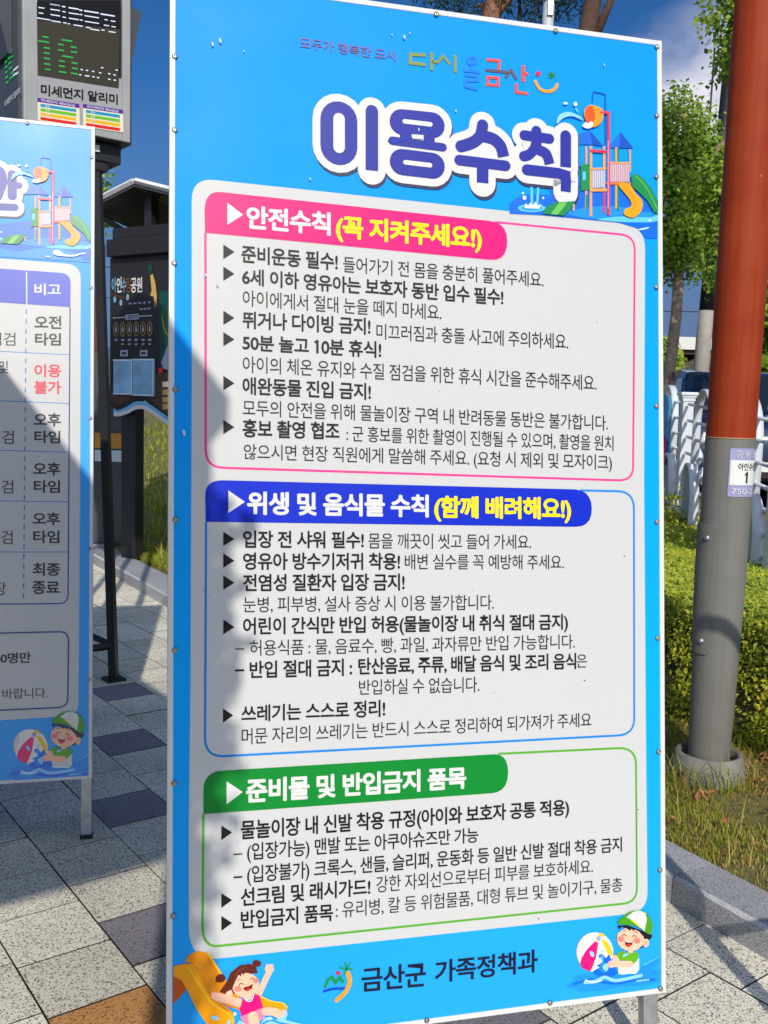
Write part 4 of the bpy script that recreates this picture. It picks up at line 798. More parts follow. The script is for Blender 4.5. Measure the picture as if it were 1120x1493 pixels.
  ["P","poollight",0,[-3127,19604,-3136,19581,-3163,19558,-3207,19536,-3266,19516,-3336,19498,-3413,19485,-3495,19476,-3577,19473,-3655,19474,-3724,19480,-3782,19491,-3826,19507,-3853,19526,-3862,19547,-3853,19570,-3826,19592,-3783,19615,-3725,19635,-3655,19652,-3578,19665,-3496,19674,-3414,19678,-3336,19677,-3266,19671,-3208,19660,-3164,19644,-3136,19625]],
  ["P","poolmid",0,[-3214,19597,-3221,19583,-3242,19567,-3275,19553,-3320,19539,-3373,19527,-3433,19518,-3495,19512,-3558,19508,-3617,19509,-3671,19512,-3715,19519,-3749,19528,-3769,19540,-3776,19554,-3769,19568,-3749,19583,-3715,19598,-3671,19611,-3618,19623,-3558,19632,-3496,19639,-3433,19642,-3374,19642,-3320,19639,-3275,19632,-3242,19623,-3221,19611]],
  ["P","foam",0,[-3690,19560,-3665,19686,-3589,19614,-3534,19714,-3466,19631,-3402,19742,-3346,19640,-3252,19701,-3289,19574]],
  ["P","foam",0,[-3643,19822,-3644,19810,-3647,19798,-3653,19788,-3661,19779,-3670,19772,-3680,19767,-3691,19765,-3702,19765,-3712,19768,-3721,19774,-3729,19782,-3735,19791,-3739,19802,-3740,19814,-3739,19826,-3735,19837,-3729,19848,-3722,19857,-3712,19864,-3702,19869,-3691,19871,-3681,19870,-3670,19867,-3661,19862,-3653,19854,-3647,19844,-3644,19833]],
  ["P","foam",0,[-3169,19856,-3170,19849,-3172,19842,-3175,19835,-3179,19830,-3184,19826,-3190,19823,-3196,19822,-3201,19822,-3207,19824,-3212,19827,-3216,19832,-3219,19838,-3221,19845,-3222,19852,-3221,19859,-3219,19866,-3216,19872,-3212,19877,-3207,19881,-3202,19884,-3196,19886,-3190,19885,-3184,19883,-3179,19880,-3175,19875,-3172,19869,-3170,19863]],
  ["P","foam",0,[-3703,19930,-3704,19924,-3706,19919,-3710,19914,-3715,19909,-3722,19906,-3729,19904,-3736,19902,-3744,19902,-3751,19904,-3757,19906,-3763,19910,-3767,19914,-3769,19919,-3770,19924,-3769,19930,-3767,19935,-3763,19940,-3757,19945,-3751,19948,-3744,19951,-3736,19952,-3729,19952,-3722,19950,-3715,19948,-3710,19945,-3706,19940,-3704,19935]],
  ["S","pipeblue",29,0,0,1,[-1514,21360,-1519,22595,-1604,22634,-1828,22654,-1866,22586,-1873,22400]],
  ["P","roofblue",0,[-2366,21266,-2291,21505,-1947,21661,-1561,21292,-1869,21311]],
  ["P","roofdark",0,[-1947,21661,-1561,21292,-1869,21307]],
  ["P","roofblue",0,[-1522,21259,-1310,21415,-1097,21703,-745,21321]],
  ["P","roofdark",0,[-1097,21703,-745,21321,-1135,21287]],
  ["S","tan",58,0,0,0,[-2041,21242,-2035,19653]],
  ["S","slidegreen",50,0,0,0,[-2025,20029,-2024,19654]],
  ["S","tan",72,0,0,0,[-1915,21271,-1908,19484]],
  ["S","tan",65,0,0,0,[-1553,21285,-1549,20211]],
  ["S","rose",58,0,0,0,[-1549,20211,-1546,19594]],
  ["S","tan",51,0,0,0,[-843,21277,-840,20701]],
  ["S","tan",65,0,0,0,[-1220,21297,-1214,19735]],
  ["S","slidegreen",50,0,0,0,[-1174,21301,-1167,19702]],
  ["P","railgrey",0,[-1878,20656,-1527,20707,-1526,20248,-1876,20198]],
  ["S","railwhite",22,0,0,0,[-1851,20644,-1849,20222]],
  ["S","railwhite",21,0,0,0,[-1793,20649,-1792,20227]],
  ["S","railwhite",21,0,0,0,[-1735,20654,-1734,20231]],
  ["S","railwhite",22,0,0,0,[-1678,20658,-1676,20236]],
  ["S","railwhite",22,0,0,0,[-1620,20663,-1618,20241]],
  ["S","railwhite",21,0,0,0,[-1562,20668,-1560,20246]],
  ["P","railrose",0,[-1397,20869,-861,20908,-859,20440,-1395,20395]],
  ["S","railwhite",18,0,0,0,[-1366,20854,-1364,20412]],
  ["S","railwhite",18,0,0,0,[-1308,20859,-1306,20417]],
  ["S","railwhite",18,0,0,0,[-1249,20864,-1248,20422]],
  ["S","railwhite",18,0,0,0,[-1191,20869,-1189,20427]],
  ["S","railwhite",18,0,0,0,[-1133,20874,-1131,20432]],
  ["S","railwhite",18,0,0,0,[-1075,20879,-1073,20436]],
  ["S","railwhite",18,0,0,0,[-1016,20884,-1015,20441]],
  ["S","railwhite",18,0,0,0,[-958,20889,-956,20446]],
  ["S","railwhite",18,0,0,0,[-900,20894,-898,20451]],
  ["S","tan",50,0,0,1,[-1897,20683,-1520,20729]],
  ["S","tan",79,0,0,1,[-1903,20146,-1518,20184]],
  ["S","tan",43,0,0,1,[-1424,20881,-841,20924]],
  ["S","orangered",58,0,0,1,[-1480,20353,-839,20391]],
  ["S","rose",71,0,0,1,[-1907,21147,-1521,21156]],
  ["S","slidegreen",50,0,0,1,[-2192,20729,-1963,20784]],
  ["P","slidegreen",0,[-2193,20765,-2078,20792,-1951,20714,-1949,20160,-2190,20105]],
  ["P","poollight",0,[-2142,20591,-2066,20597,-2065,20383,-2141,20377]],
  ["S","rose",71,0,0,0,[-1622,22142,-1440,22148,-1430,19546]],
  ["S","railwhite",14,0,0,0,[-1457,21437,-1450,19716]],
  ["S","tan",50,0,0,0,[-2384,19751,-2391,19579]],
  ["P","slidegreen",0,[-3213,19445,-3150,19584,-2931,19743,-2361,19831,-2475,19601,-2645,19439,-2854,19448]],
  ["P","slidelime",0,[-3006,19454,-2779,19748,-2571,19786,-2684,19603,-2835,19445]],
  ["P","slideorange",1,[-1178,20356,-890,20390,-682,20155,-513,19988,-504,19808,-601,19638,-777,19530,-1011,19599,-981,19735,-825,19819,-849,19986]],
  ["P","bucketorange",1,[-1092,20338,-956,20360,-740,20078,-681,19920,-739,19735,-894,19633,-778,19786,-779,19967]],
  ["P","slidegreen",0,[-828,20611,-664,20661,-448,20535,-231,20281,-72,20004,-71,19678,-189,19724,-367,19999,-584,20181,-788,20326]],
  ["S","slidelime",22,1,0,1,[-703,20597,-507,20458,-309,20203,-103,19821]],
  ["P","bucketorange",1,[-2102,22146,-1949,22292,-1661,22242,-1587,22099,-1659,21866,-1840,21742,-1986,21775,-2094,21943]],
  ["P","bucketdark",0,[-1818,22048,-1821,21995,-1831,21944,-1847,21898,-1869,21859,-1895,21828,-1924,21808,-1955,21799,-1986,21802,-2015,21817,-2041,21843,-2063,21878,-2080,21921,-2090,21970,-2094,22022,-2091,22074,-2081,22125,-2064,22171,-2043,22211,-2017,22241,-1987,22261,-1957,22270,-1926,22267,-1897,22253,-1870,22227,-1848,22192,-1832,22149,-1821,22100]],
  ["P","foam",1,[-2158,21738,-2082,21845,-2005,21816,-1948,21875,-1871,21846,-1909,21736,-2024,21689]],
  ["S","rose",50,0,0,1,[-1660,22134,-1525,22140]],
  ["P","splash",1,[-2854,21790,-2787,21956,-2559,22056,-2293,22003,-2139,21893,-2445,21960,-2673,21889,-2832,21739]],
  ["P","foam",0,[-2301,22280,-2302,22268,-2306,22256,-2312,22245,-2320,22236,-2329,22229,-2339,22224,-2351,22222,-2362,22222,-2372,22225,-2381,22230,-2389,22238,-2395,22247,-2399,22258,-2400,22270,-2399,22282,-2395,22294,-2390,22304,-2382,22314,-2372,22321,-2362,22326,-2351,22328,-2340,22328,-2329,22325,-2320,22320,-2312,22312,-2306,22302,-2302,22292]],
  ["P","foam",0,[-2556,22273,-2558,22266,-2562,22260,-2570,22254,-2579,22248,-2591,22244,-2603,22240,-2617,22238,-2631,22238,-2643,22239,-2655,22241,-2665,22245,-2672,22249,-2676,22255,-2678,22261,-2676,22267,-2672,22274,-2665,22280,-2655,22285,-2644,22290,-2631,22293,-2617,22295,-2604,22296,-2591,22295,-2579,22293,-2570,22289,-2562,22285,-2558,22279]],
  ["S","splash",25,0,0,1,[-2350,22175,-2285,22093]],
  ["P","foam",1,[-1426,19237,-1370,19329,-1217,19333,-1065,19224,-759,19199,-413,19292,-682,19152,-1140,19131,-1369,19162]],
  ["P","foam",0,[-1728,19088,-1596,19113,-1513,19072,-1596,19046]],
 ],
 "title": [
  ["S","titleshadow",1060,0,0,1,[-3331,21824,-3293,21592,-3439,21147]],
  ["S","titleshadow",710,0,0,1,[-2806,21873,-2803,21105]],
  ["S","titleshadow",632,0,0,1,[-2805,21479,-2570,21501]],
  ["S","titleshadow",655,0,0,1,[-3438,20676,-2716,20706]],
  ["S","white",1060,0,0,1,[-3361,21884,-3323,21652,-3469,21207]],
  ["S","white",710,0,0,1,[-2836,21934,-2833,21165]],
  ["S","white",632,0,0,1,[-2834,21540,-2600,21561]],
  ["S","white",655,0,0,1,[-3468,20736,-2746,20767]],
  ["S","indigo",667,0,0,1,[-3361,21884,-3323,21652,-3469,21207]],
  ["S","indigo",315,0,0,1,[-2836,21934,-2833,21165]],
  ["S","indigo",237,0,0,1,[-2834,21540,-2600,21561]],
  ["S","indigo",261,0,0,1,[-3468,20736,-2746,20767]],
 ],
}
PRINT_DISPLAY = {
 "screen": [
  ["P","screen",0,[882,36534,5363,37753,5267,33187,907,32864]],
  ["P","black",0,[895,36525,5348,37736,5329,36230,888,35572]],
 ],
 "led_rows": [
  ["S","ledwhite",64,0,0,0,[849,36463,1474,36539]],
  ["S","ledwhite",63,0,0,0,[1561,36529,2076,36591]],
  ["S","ledwhite",64,0,0,0,[2177,36580,2359,36602]],
  ["S","ledwhite",64,0,0,0,[2529,36610,3063,36675]],
  ["S","ledwhite",65,0,0,0,[3097,36646,3256,36665]],
  ["S","ledwhite",66,0,0,0,[3353,36675,4145,36771]],
  ["S","ledwhite",67,0,0,0,[4237,36753,5038,36849]],
  ["S","ledwhite",50,0,0,0,[965,36204,1274,36241]],
  ["S","ledwhite",51,0,0,0,[1572,36278,2074,36338]],
  ["S","ledwhite",51,0,0,0,[2202,36331,2378,36352]],
  ["S","ledwhite",52,0,0,0,[2528,36353,3062,36416]],
  ["S","ledwhite",52,0,0,0,[3097,36426,3256,36445]],
  ["S","ledwhite",53,0,0,0,[3374,36434,4159,36527]],
  ["S","ledwhite",53,0,0,0,[4464,36523,4643,36544]],
  ["S","ledwhite",53,0,0,0,[4808,36547,5074,36578]],
  ["S","ledwhite",51,0,0,0,[976,35942,1206,35969]],
  ["S","ledwhite",51,0,0,0,[1584,36014,2073,36071]],
  ["S","ledwhite",51,0,0,0,[2201,36055,2377,36075]],
  ["S","ledwhite",52,0,0,0,[2540,36086,3061,36146]],
  ["S","ledwhite",52,0,0,0,[3117,36152,3269,36170]],
  ["S","ledwhite",52,0,0,0,[3394,36153,4159,36241]],
  ["S","ledwhite",53,0,0,0,[4428,36231,4722,36264]],
  ["S","ledwhite",53,0,0,0,[4851,36267,5082,36293]],
  ["S","ledwhite",51,0,0,0,[875,35663,1569,35741]],
  ["S","ledwhite",52,0,0,0,[1609,35715,2118,35772]],
  ["S","ledwhite",51,0,0,0,[2227,35786,2410,35806]],
  ["S","ledwhite",51,0,0,0,[2478,35799,2594,35812]],
  ["S","ledwhite",52,0,0,0,[2785,35814,3268,35868]],
  ["S","ledwhite",52,0,0,0,[3442,35866,3700,35895]],
  ["S","ledwhite",53,0,0,0,[3686,35837,4179,35892]],
  ["S","ledwhite",52,0,0,0,[4286,35944,4464,35964]],
  ["S","ledwhite",53,0,0,0,[4693,35968,5082,36012]],
  ["S","ledgreen",84,0,0,0,[1152,34816,1470,34848]],
  ["S","ledgreen",83,0,0,0,[933,34551,1482,34606]],
  ["S","ledgreen",83,0,0,0,[1214,34290,1533,34320]],
  ["S","ledgreen",83,0,0,0,[1212,34034,1518,34062]],
  ["S","ledgreen",84,0,0,0,[1211,33766,1543,33795]],
  ["S","ledgreen",84,0,0,0,[1222,33493,1555,33522]],
  ["S","ledgreen",83,0,0,0,[1273,33236,1553,33259]],
  ["S","ledgreen",84,0,0,0,[2141,34903,2713,34961]],
  ["S","ledgreen",84,0,0,0,[1951,34637,2248,34666]],
  ["S","ledgreen",85,0,0,0,[2616,34671,2932,34702]],
  ["S","ledgreen",84,0,0,0,[1949,34354,2274,34385]],
  ["S","ledgreen",85,0,0,0,[2629,34428,2959,34460]],
  ["S","ledgreen",85,0,0,0,[2164,34103,2751,34156]],
  ["S","ledgreen",84,0,0,0,[2000,33825,2299,33851]],
  ["S","ledgreen",85,0,0,0,[2668,33885,2985,33913]],
  ["S","ledgreen",85,0,0,0,[1999,33566,2297,33592]],
  ["S","ledgreen",85,0,0,0,[2680,33608,2998,33635]],
  ["S","ledgreen",85,0,0,0,[1997,33281,2392,33314]],
  ["S","ledgreen",85,0,0,0,[2624,33348,2997,33378]],
  ["S","ledwhite",59,0,0,0,[3150,33652,3269,33662]],
  ["S","ledwhite",59,0,0,0,[3436,33678,3555,33689]],
  ["S","ledwhite",60,0,0,0,[3766,33702,3887,33712]],
  ["S","ledwhite",59,0,0,0,[4263,34009,4385,34020]],
  ["S","ledwhite",60,0,0,0,[4156,33719,4277,33729]],
  ["S","ledwhite",60,0,0,0,[4657,33787,4780,33798]],
  ["S","ledwhite",61,0,0,0,[5077,34078,5200,34088]],
  ["S","ledwhite",59,0,0,0,[3066,33370,3184,33380]],
  ["S","ledwhite",60,0,0,0,[3380,33389,3499,33399]],
  ["S","ledwhite",59,0,0,0,[3780,33428,3900,33437]],
  ["S","ledwhite",60,0,0,0,[4035,33446,4156,33456]],
  ["S","ledwhite",60,0,0,0,[4657,33500,4780,33510]],
  ["S","ledwhite",61,0,0,0,[4968,33523,5092,33533]],
  ["S","ledwhite",61,0,0,0,[4953,33788,5077,33799]],
  ["S","ledwhite",60,0,0,0,[3499,33403,3618,33413]],
 ],
 "lettering": [
  ["T","black","B","미세먼지 알리미",[1065,31919,5202,32309,1069,32465,5202,32835]],
 ],
 "stickers": [
  ["P","cream",0,[878,31731,3089,31879,3114,30723,896,30604]],
  ["P","purple",0,[878,31731,3089,31879,3089,31668,877,31525]],
  ["P","ledteal",0,[1035,31471,2922,31591,2921,31433,1034,31316]],
  ["P","lime",0,[1033,31251,2921,31367,2920,31208,1032,31096]],
  ["P","gold",0,[1032,31032,2920,31142,2919,30984,1031,30877]],
  ["P","hotred",0,[1030,30812,2919,30918,2919,30759,1029,30657]],
  ["T","white","B","미세먼지 예보등급",[1076,31593,2846,31679,1077,31715,2846,31804]],
  ["T","white","B","좋음",[1274,31357,1508,31374,1274,31461,1509,31478]],
  ["T","white","B","보통",[1272,31137,1507,31153,1273,31241,1507,31257]],
  ["T","white","B","나쁨",[1271,30917,1505,30932,1271,31021,1506,31036]],
  ["P","cream",0,[3271,31934,5511,32086,5543,30897,3296,30776]],
  ["P","purple",0,[3271,31934,5511,32086,5512,31869,3270,31723]],
  ["P","ledteal",0,[3438,31667,5335,31790,5335,31627,3438,31508]],
  ["P","lime",0,[3438,31442,5335,31559,5336,31396,3438,31282]],
  ["P","gold",0,[3437,31216,5336,31328,5336,31165,3437,31056]],
  ["P","hotred",0,[3437,30990,5336,31097,5336,30934,3436,30830]],
  ["T","white","B","초미세먼지 예보등급",[3481,31793,5254,31879,3481,31919,5254,32008]],
  ["T","white","B","좋음",[3692,31551,3940,31569,3692,31658,3940,31676]],
  ["T","white","B","보통",[3691,31325,3940,31342,3692,31432,3940,31449]],
  ["T","white","B","나쁨",[3691,31098,3939,31115,3691,31205,3940,31222]],
 ],
}
PRINT_MAPBOARD = {
 "lettering": [
  ["T","slate","B","아",[-416,26516,190,26561,-417,27935,187,28004]],
  ["T","white","B","인",[257,26493,884,26537,254,27907,881,27974]],
  ["T","slate","B","수",[938,26469,1455,26517,934,27878,1450,27949]],
  ["T","brown","B","림",[1494,26450,2074,26495,1490,27854,2068,27923]],
  ["T","white","B","공",[2114,26429,2806,26470,2108,27828,2800,27892]],
  ["T","white","B","원",[2859,26403,3546,26444,2852,27797,3538,27860]],
  ["S","white",74,0,0,1,[-211,24165,4805,24287]],
  ["P","railgrey",0,[1395,24432,3102,24485,3131,23971,1423,23941]],
  ["T","ink","B","금지",[1661,24030,2909,24060,1660,24378,2907,24396]],
  ["S","railgrey",150,0,0,0,[1815,25455,2249,25461]],
  ["S","railgrey",149,0,0,0,[2445,25465,2850,25472]],
  ["S","railgrey",148,0,0,0,[3071,25474,3447,25482]],
  ["S","railgrey",148,0,0,0,[3693,25484,4041,25492]],
  ["S","railgrey",147,0,0,0,[4310,25494,4630,25502]],
  ["S","railgrey",149,0,0,0,[3230,24902,3593,24911]],
  ["S","railgrey",148,0,0,0,[3748,24916,4109,24925]],
  ["S","railgrey",148,0,0,0,[4263,24930,4621,24939]],
  ["S","ochre",58,1,1,1,[447,23086,405,22767,291,22533,134,22449,-23,22537,-139,22774,-181,23096,-139,23416,-25,23649,132,23732,289,23643,404,23407]],
  ["P","railgrey",0,[261,23023,258,22965,249,22909,234,22860,214,22818,189,22787,162,22768,134,22762,105,22769,78,22789,54,22821,34,22863,18,22913,9,22969,5,23027,9,23086,18,23141,33,23191,53,23232,78,23263,105,23282,133,23288,162,23281,189,23261,213,23230,233,23188,248,23138,258,23082]],
  ["S","railgrey",99,0,0,1,[133,23461,133,23296]],
  ["S","railgrey",181,0,0,0,[-75,22089,367,22101]],
  ["S","ochre",58,1,1,1,[1340,23088,1300,22770,1187,22538,1032,22455,876,22542,761,22778,719,23098,760,23417,873,23648,1028,23731,1184,23642,1298,23407]],
  ["P","railgrey",0,[1157,23026,1154,22968,1145,22913,1130,22863,1110,22822,1086,22791,1059,22772,1031,22766,1003,22773,976,22793,952,22824,932,22866,916,22916,907,22971,903,23030,906,23088,916,23143,931,23193,951,23234,975,23264,1001,23283,1029,23289,1058,23282,1084,23263,1109,23231,1129,23189,1144,23139,1153,23084]],
  ["S","railgrey",98,0,0,1,[1029,23461,1029,23298]],
  ["S","railgrey",180,0,0,0,[825,22080,1263,22092]],
  ["S","railgrey",164,0,0,0,[872,21686,1195,21699]],
  ["S","ochre",57,1,1,1,[2225,23091,2185,22774,2074,22543,1920,22460,1766,22547,1652,22782,1609,23100,1650,23417,1762,23648,1915,23730,2069,23642,2183,23408]],
  ["P","railgrey",0,[2043,23028,2040,22970,2031,22916,2017,22866,1997,22826,1973,22795,1947,22776,1919,22770,1891,22777,1864,22796,1841,22828,1821,22869,1805,22919,1796,22974,1793,23032,1795,23090,1805,23145,1819,23194,1839,23235,1863,23266,1889,23285,1917,23291,1945,23284,1972,23264,1995,23233,2015,23191,2031,23141,2040,23086]],
  ["S","railgrey",98,0,0,1,[1916,23461,1917,23299]],
  ["S","railgrey",179,0,0,0,[1716,22071,2149,22083]],
  ["S","railgrey",163,0,0,0,[1763,21678,2083,21692]],
  ["S","ochre",57,1,1,1,[3101,23093,3062,22778,2952,22548,2800,22466,2647,22552,2534,22785,2492,23102,2531,23418,2642,23647,2794,23729,2946,23641,3059,23409]],
  ["P","railgrey",0,[2921,23031,2918,22973,2909,22919,2895,22870,2875,22829,2852,22798,2826,22780,2798,22774,2771,22780,2744,22800,2721,22831,2701,22873,2686,22922,2676,22977,2673,23035,2676,23092,2685,23147,2699,23196,2719,23237,2742,23267,2768,23286,2796,23292,2824,23285,2850,23265,2874,23234,2893,23193,2908,23143,2918,23089]],
  ["S","railgrey",98,0,0,1,[2795,23462,2796,23300]],
  ["S","railgrey",178,0,0,0,[2598,22062,3027,22074]],
  ["S","railgrey",162,0,0,0,[2645,21671,2962,21685]],
  ["S","ochre",57,1,1,1,[3969,23095,3930,22782,3821,22553,3671,22471,3519,22557,3407,22789,3365,23105,3404,23419,3513,23647,3664,23728,3815,23641,3926,23409]],
  ["P","railgrey",0,[3791,23033,3788,22976,3779,22922,3765,22873,3745,22832,3722,22802,3696,22783,3669,22777,3642,22784,3616,22804,3592,22835,3572,22876,3557,22925,3548,22980,3545,23037,3547,23095,3556,23149,3571,23198,3590,23238,3613,23268,3639,23287,3666,23293,3694,23286,3720,23267,3743,23236,3763,23194,3778,23145,3787,23091]],
  ["S","railgrey",96,0,0,1,[3665,23462,3666,23301]],
  ["S","railgrey",178,0,0,0,[3472,22053,3897,22065]],
  ["S","railgrey",162,0,0,0,[3519,21664,3832,21678]],
  ["S","ochre",56,1,1,1,[4828,23097,4790,22785,4682,22558,4533,22476,4383,22562,4272,22793,4230,23107,4268,23419,4376,23646,4525,23727,4675,23640,4786,23410]],
  ["P","railgrey",0,[4651,23036,4649,22979,4640,22925,4626,22876,4607,22836,4584,22806,4558,22787,4531,22781,4504,22788,4478,22807,4455,22838,4436,22879,4421,22928,4411,22982,4408,23040,4411,23097,4419,23151,4433,23199,4452,23240,4475,23270,4501,23288,4528,23294,4555,23287,4581,23268,4604,23237,4624,23196,4639,23147,4648,23093]],
  ["S","railgrey",96,0,0,1,[4527,23463,4528,23302]],
  ["S","railgrey",176,0,0,0,[4337,22044,4758,22056]],
  ["S","railgrey",160,0,0,0,[4384,21657,4694,21671]],
  ["P","railgrey",0,[729,21111,1730,21155,1732,20558,730,20535]],
  ["S","ink",214,0,0,0,[915,20831,1514,20845]],
  ["P","railgrey",0,[3297,21099,4270,21142,4274,20553,3300,20530]],
  ["S","ink",210,0,0,0,[3478,20822,4060,20836]],
 ],
 "picture": [
  ["S","brown",85,1,0,1,[-754,26528,190,26259,1390,25984,1851,26204]],
  ["P","slate",0,[980,25574,975,25507,962,25443,940,25387,910,25340,875,25305,836,25284,794,25277,752,25286,713,25309,677,25346,648,25395,625,25453,611,25517,606,25585,611,25652,625,25715,647,25772,676,25819,712,25854,751,25875,793,25881,834,25872,874,25848,909,25811,939,25763,961,25705,975,25641]],
  ["P","slate",0,[1865,26063,1861,25996,1847,25933,1826,25877,1797,25831,1762,25796,1723,25775,1682,25769,1640,25777,1601,25801,1566,25838,1537,25886,1514,25944,1501,26008,1496,26075,1500,26141,1514,26204,1535,26261,1565,26307,1600,26342,1638,26363,1680,26369,1721,26360,1760,26336,1795,26299,1824,26251,1846,26193,1860,26130]],
  ["P","slate",0,[177,25881,173,25814,159,25750,137,25694,107,25647,71,25612,32,25590,-10,25584,-52,25593,-92,25616,-128,25654,-158,25703,-180,25761,-194,25825,-199,25893,-195,25960,-181,26024,-158,26081,-129,26128,-93,26163,-53,26184,-11,26190,31,26181,71,26157,106,26120,136,26071,159,26013,173,25949]],
  ["P","ochre",0,[4563,27954,4880,28077,5202,27285,5401,26086,5436,24890,5279,25538,5157,24897,5022,26006,4575,26113,4763,26567]],
  ["P","deepteal",0,[4301,28884,4874,28947,4688,28223,4435,27959]],
 ],
 "map": [
  ["P","deepteal",0,[5695,26478,9855,26639,9943,19799,6812,19033,6426,19790,5823,20110]],
  ["P","mapgreen",0,[5947,24888,9869,25558,9935,20425,6745,20429,6295,22263]],
  ["P","railgrey",0,[5988,19949,6789,21543,6810,19312,6320,19390]],
  ["S","tan",80,1,0,1,[6062,24093,6507,22816,7052,22254,7815,21061]],
  ["P","hotred",0,[5664,19451,6210,19485,6214,19029,5667,19001]],
  ["P","cream",0,[6178,18202,7951,18302,7956,17792,6182,17703]],
  ["P","ochre",0,[6184,17478,7958,17585,7964,17075,6188,16979]],
  ["P","ochre",0,[6190,16793,7965,16908,7971,16397,6194,16293]],
  ["P","ochre",0,[6195,16148,7972,16269,7977,15758,6199,15647]],
 ],
 "wave": [
  ["S","skyblue",361,1,0,0,[-172,15397,474,15247,1749,15655,2550,16046,3345,16172,4022,16105,4918,15736,6797,14816,7885,14288]],
  ["S","white",361,1,0,0,[-171,15061,533,15023,1750,15323,2552,15675,3347,15802,4024,15729,4921,15369,6800,14453,7889,13926]],
 ],
}
PRINT_DISPLAY_SIDE = {
 "led_rows": [
  ["S","ledgreen",101,0,0,0,[-1622,34459,-1233,34465]],
  ["S","ledgreen",102,0,0,0,[-2173,34377,-1777,34383]],
  ["S","ledgreen",102,0,0,0,[-1307,34164,-922,34172]],
  ["S","ledgreen",102,0,0,0,[-2293,34147,-1895,34155]],
  ["S","ledgreen",102,0,0,0,[-1641,33915,-1251,33925]],
  ["S","ledgreen",102,0,0,0,[-1210,33869,-825,33879]],
  ["S","ledgreen",103,0,0,0,[-2192,33861,-1795,33871]],
  ["S","ledgreen",102,0,0,0,[-1542,33632,-1153,33643]],
  ["S","ledgreen",102,0,0,0,[-2158,33591,-1761,33603]],
  ["S","ledgreen",102,0,0,0,[-1443,33349,-1055,33362]],
  ["S","ledgreen",103,0,0,0,[-2101,33317,-1705,33330]],
  ["S","ledgreen",101,0,0,0,[-1130,33047,-745,33061]],
  ["S","ledgreen",102,0,0,0,[-2045,33042,-1649,33057]],
  ["S","ledgreen",102,0,0,0,[-1352,32843,-965,32859]],
  ["S","ledgreen",102,0,0,0,[-1966,32762,-1571,32779]],
  ["S","ledgreen",101,0,0,0,[-923,32836,-540,32852]],
  ["S","ledwhite",64,0,0,0,[-2600,36085,-2156,36075]],
  ["S","ledwhite",64,0,0,0,[-2565,35815,-2122,35807]],
  ["S","ledwhite",64,0,0,0,[-2466,35495,-2023,35489]],
  ["S","ledwhite",64,0,0,0,[-2364,35239,-1922,35235]],
  ["S","ledwhite",62,0,0,0,[-702,33102,-280,33112]],
  ["S","ledwhite",63,0,0,0,[-752,32859,-330,32870]],
  ["S","ledwhite",62,0,0,0,[-331,32820,85,32832]],
  ["S","ledwhite",63,0,0,0,[-322,33103,94,33114]],
 ],
 "lettering": [
  ["T","white","B","미세먼지 알리미",[-2273,31613,300,31746,-2262,31940,309,32059]],
 ],
}
SCREWS_RULES = [[101,22079],[86,20436],[112,17470],[144,14668],[161,11784],[152,8912],[150,5992],[135,3101],[12041,23778],[12029,22028],[12012,20473],[11994,17671],[11984,14672],[11983,11754],[11988,8847],[11998,6001],[12021,3061],[12026,116],[6192,23875],[9261,23829],[5940,101],[9050,128]]
SCREWS_TIMES = [[-45,22819],[-48,18058],[-39,13282],[-30,8488],[-33,3678],[-2333,23944]]
DROPS = [[5398,23171,3],[5096,23192,1.6],[5532,23280,1.5],[939,22445,3],[1106,22544,3.4],[1060,17041,3],[333,13715,4],[802,17240,2.2],[5751,21017,2.2],[6674,21557,2],[3156,19609,2],[10563,23129,1.8],[1644,22377,1.6]]

_glyph = {}
STY = {'L': (.0, 0), 'M': (.004, .0065), 'B': (.006, .014), 'H': (.006, .031)}   # outline offset, then swelling of the strokes, in em
def glyphs(text, sty):
    """outline text as a flat mesh in em units"""
    key = (text, sty)
    if key in _glyph: return _glyph[key]
    cu = bpy.data.curves.new('lettering', 'FONT'); cu.body = text; cu.size = 1; cu.resolution_u = 3; cu.offset = STY[sty][0]; cu.space_character = .94
    o = bpy.data.objects.new('lettering', cu); COL.objects.link(o)
    dg = bpy.context.evaluated_depsgraph_get(); me = bpy.data.meshes.new_from_object(o.evaluated_get(dg))
    r_ = ([v.co.copy() for v in me.vertices], [tuple(p.vertices) for p in me.polygons])
    bpy.data.objects.remove(o); bpy.data.curves.remove(cu); bpy.data.meshes.remove(me)
    _glyph[key] = r_
    return r_
for _part in (PRINT_RULES, PRINT_TIMES, PRINT_DISPLAY, PRINT_DISPLAY_SIDE, PRINT_MAPBOARD):
    for _ops in _part.values():
        for _op in _ops:
            if _op[0] == 'T': glyphs(_op[3], _op[2])

# ------------------------------------------------------------------ terrain
KA = Vector((.9948, 3.102)); KD = Vector((-.519, .8546)); KN = Vector((.8546, .519))   # kerb line, its direction, and the way into the lawn
def kd(x, y): return (Vector((x, y))-KA).dot(KN)
def ka(x, y): return (Vector((x, y))-KA).dot(KD)
def kpt(d, a): q = KA+KN*d+KD*a; return q.x, q.y
def sstep(a, b, x): t = max(0, min(1, (x-a)/(b-a))); return t*t*(3-2*t)
def lawn_z(d, a):
    w = sstep(4.5, 8.5, a)
    left = min(1.75, .09+.42*max(0, d-.75)**1.0)
    right = .1+min(.42, .08*max(0, d-.2)) if d < 5 else .52
    return left*w+right*(1-w)+.012*math.sin(d*5+a*3)*min(1, max(0, (d-.3)*3))
mb = MB(); mb.add([(-900,-900,-.09),(900,-900,-.09),(900,2500,-.09),(-900,2500,-.09)], [(0,1,2,3)]); struct('ground', mb, M['soil'])
mb = MB(); pv = [(-9,-6),kpt(.06,-9),kpt(.06,14),(-14,14)]
mb.add([(x,y,-.0065) for x,y in pv], [(0,1,2,3)]); struct('joint_bed', mb, M['joint'])
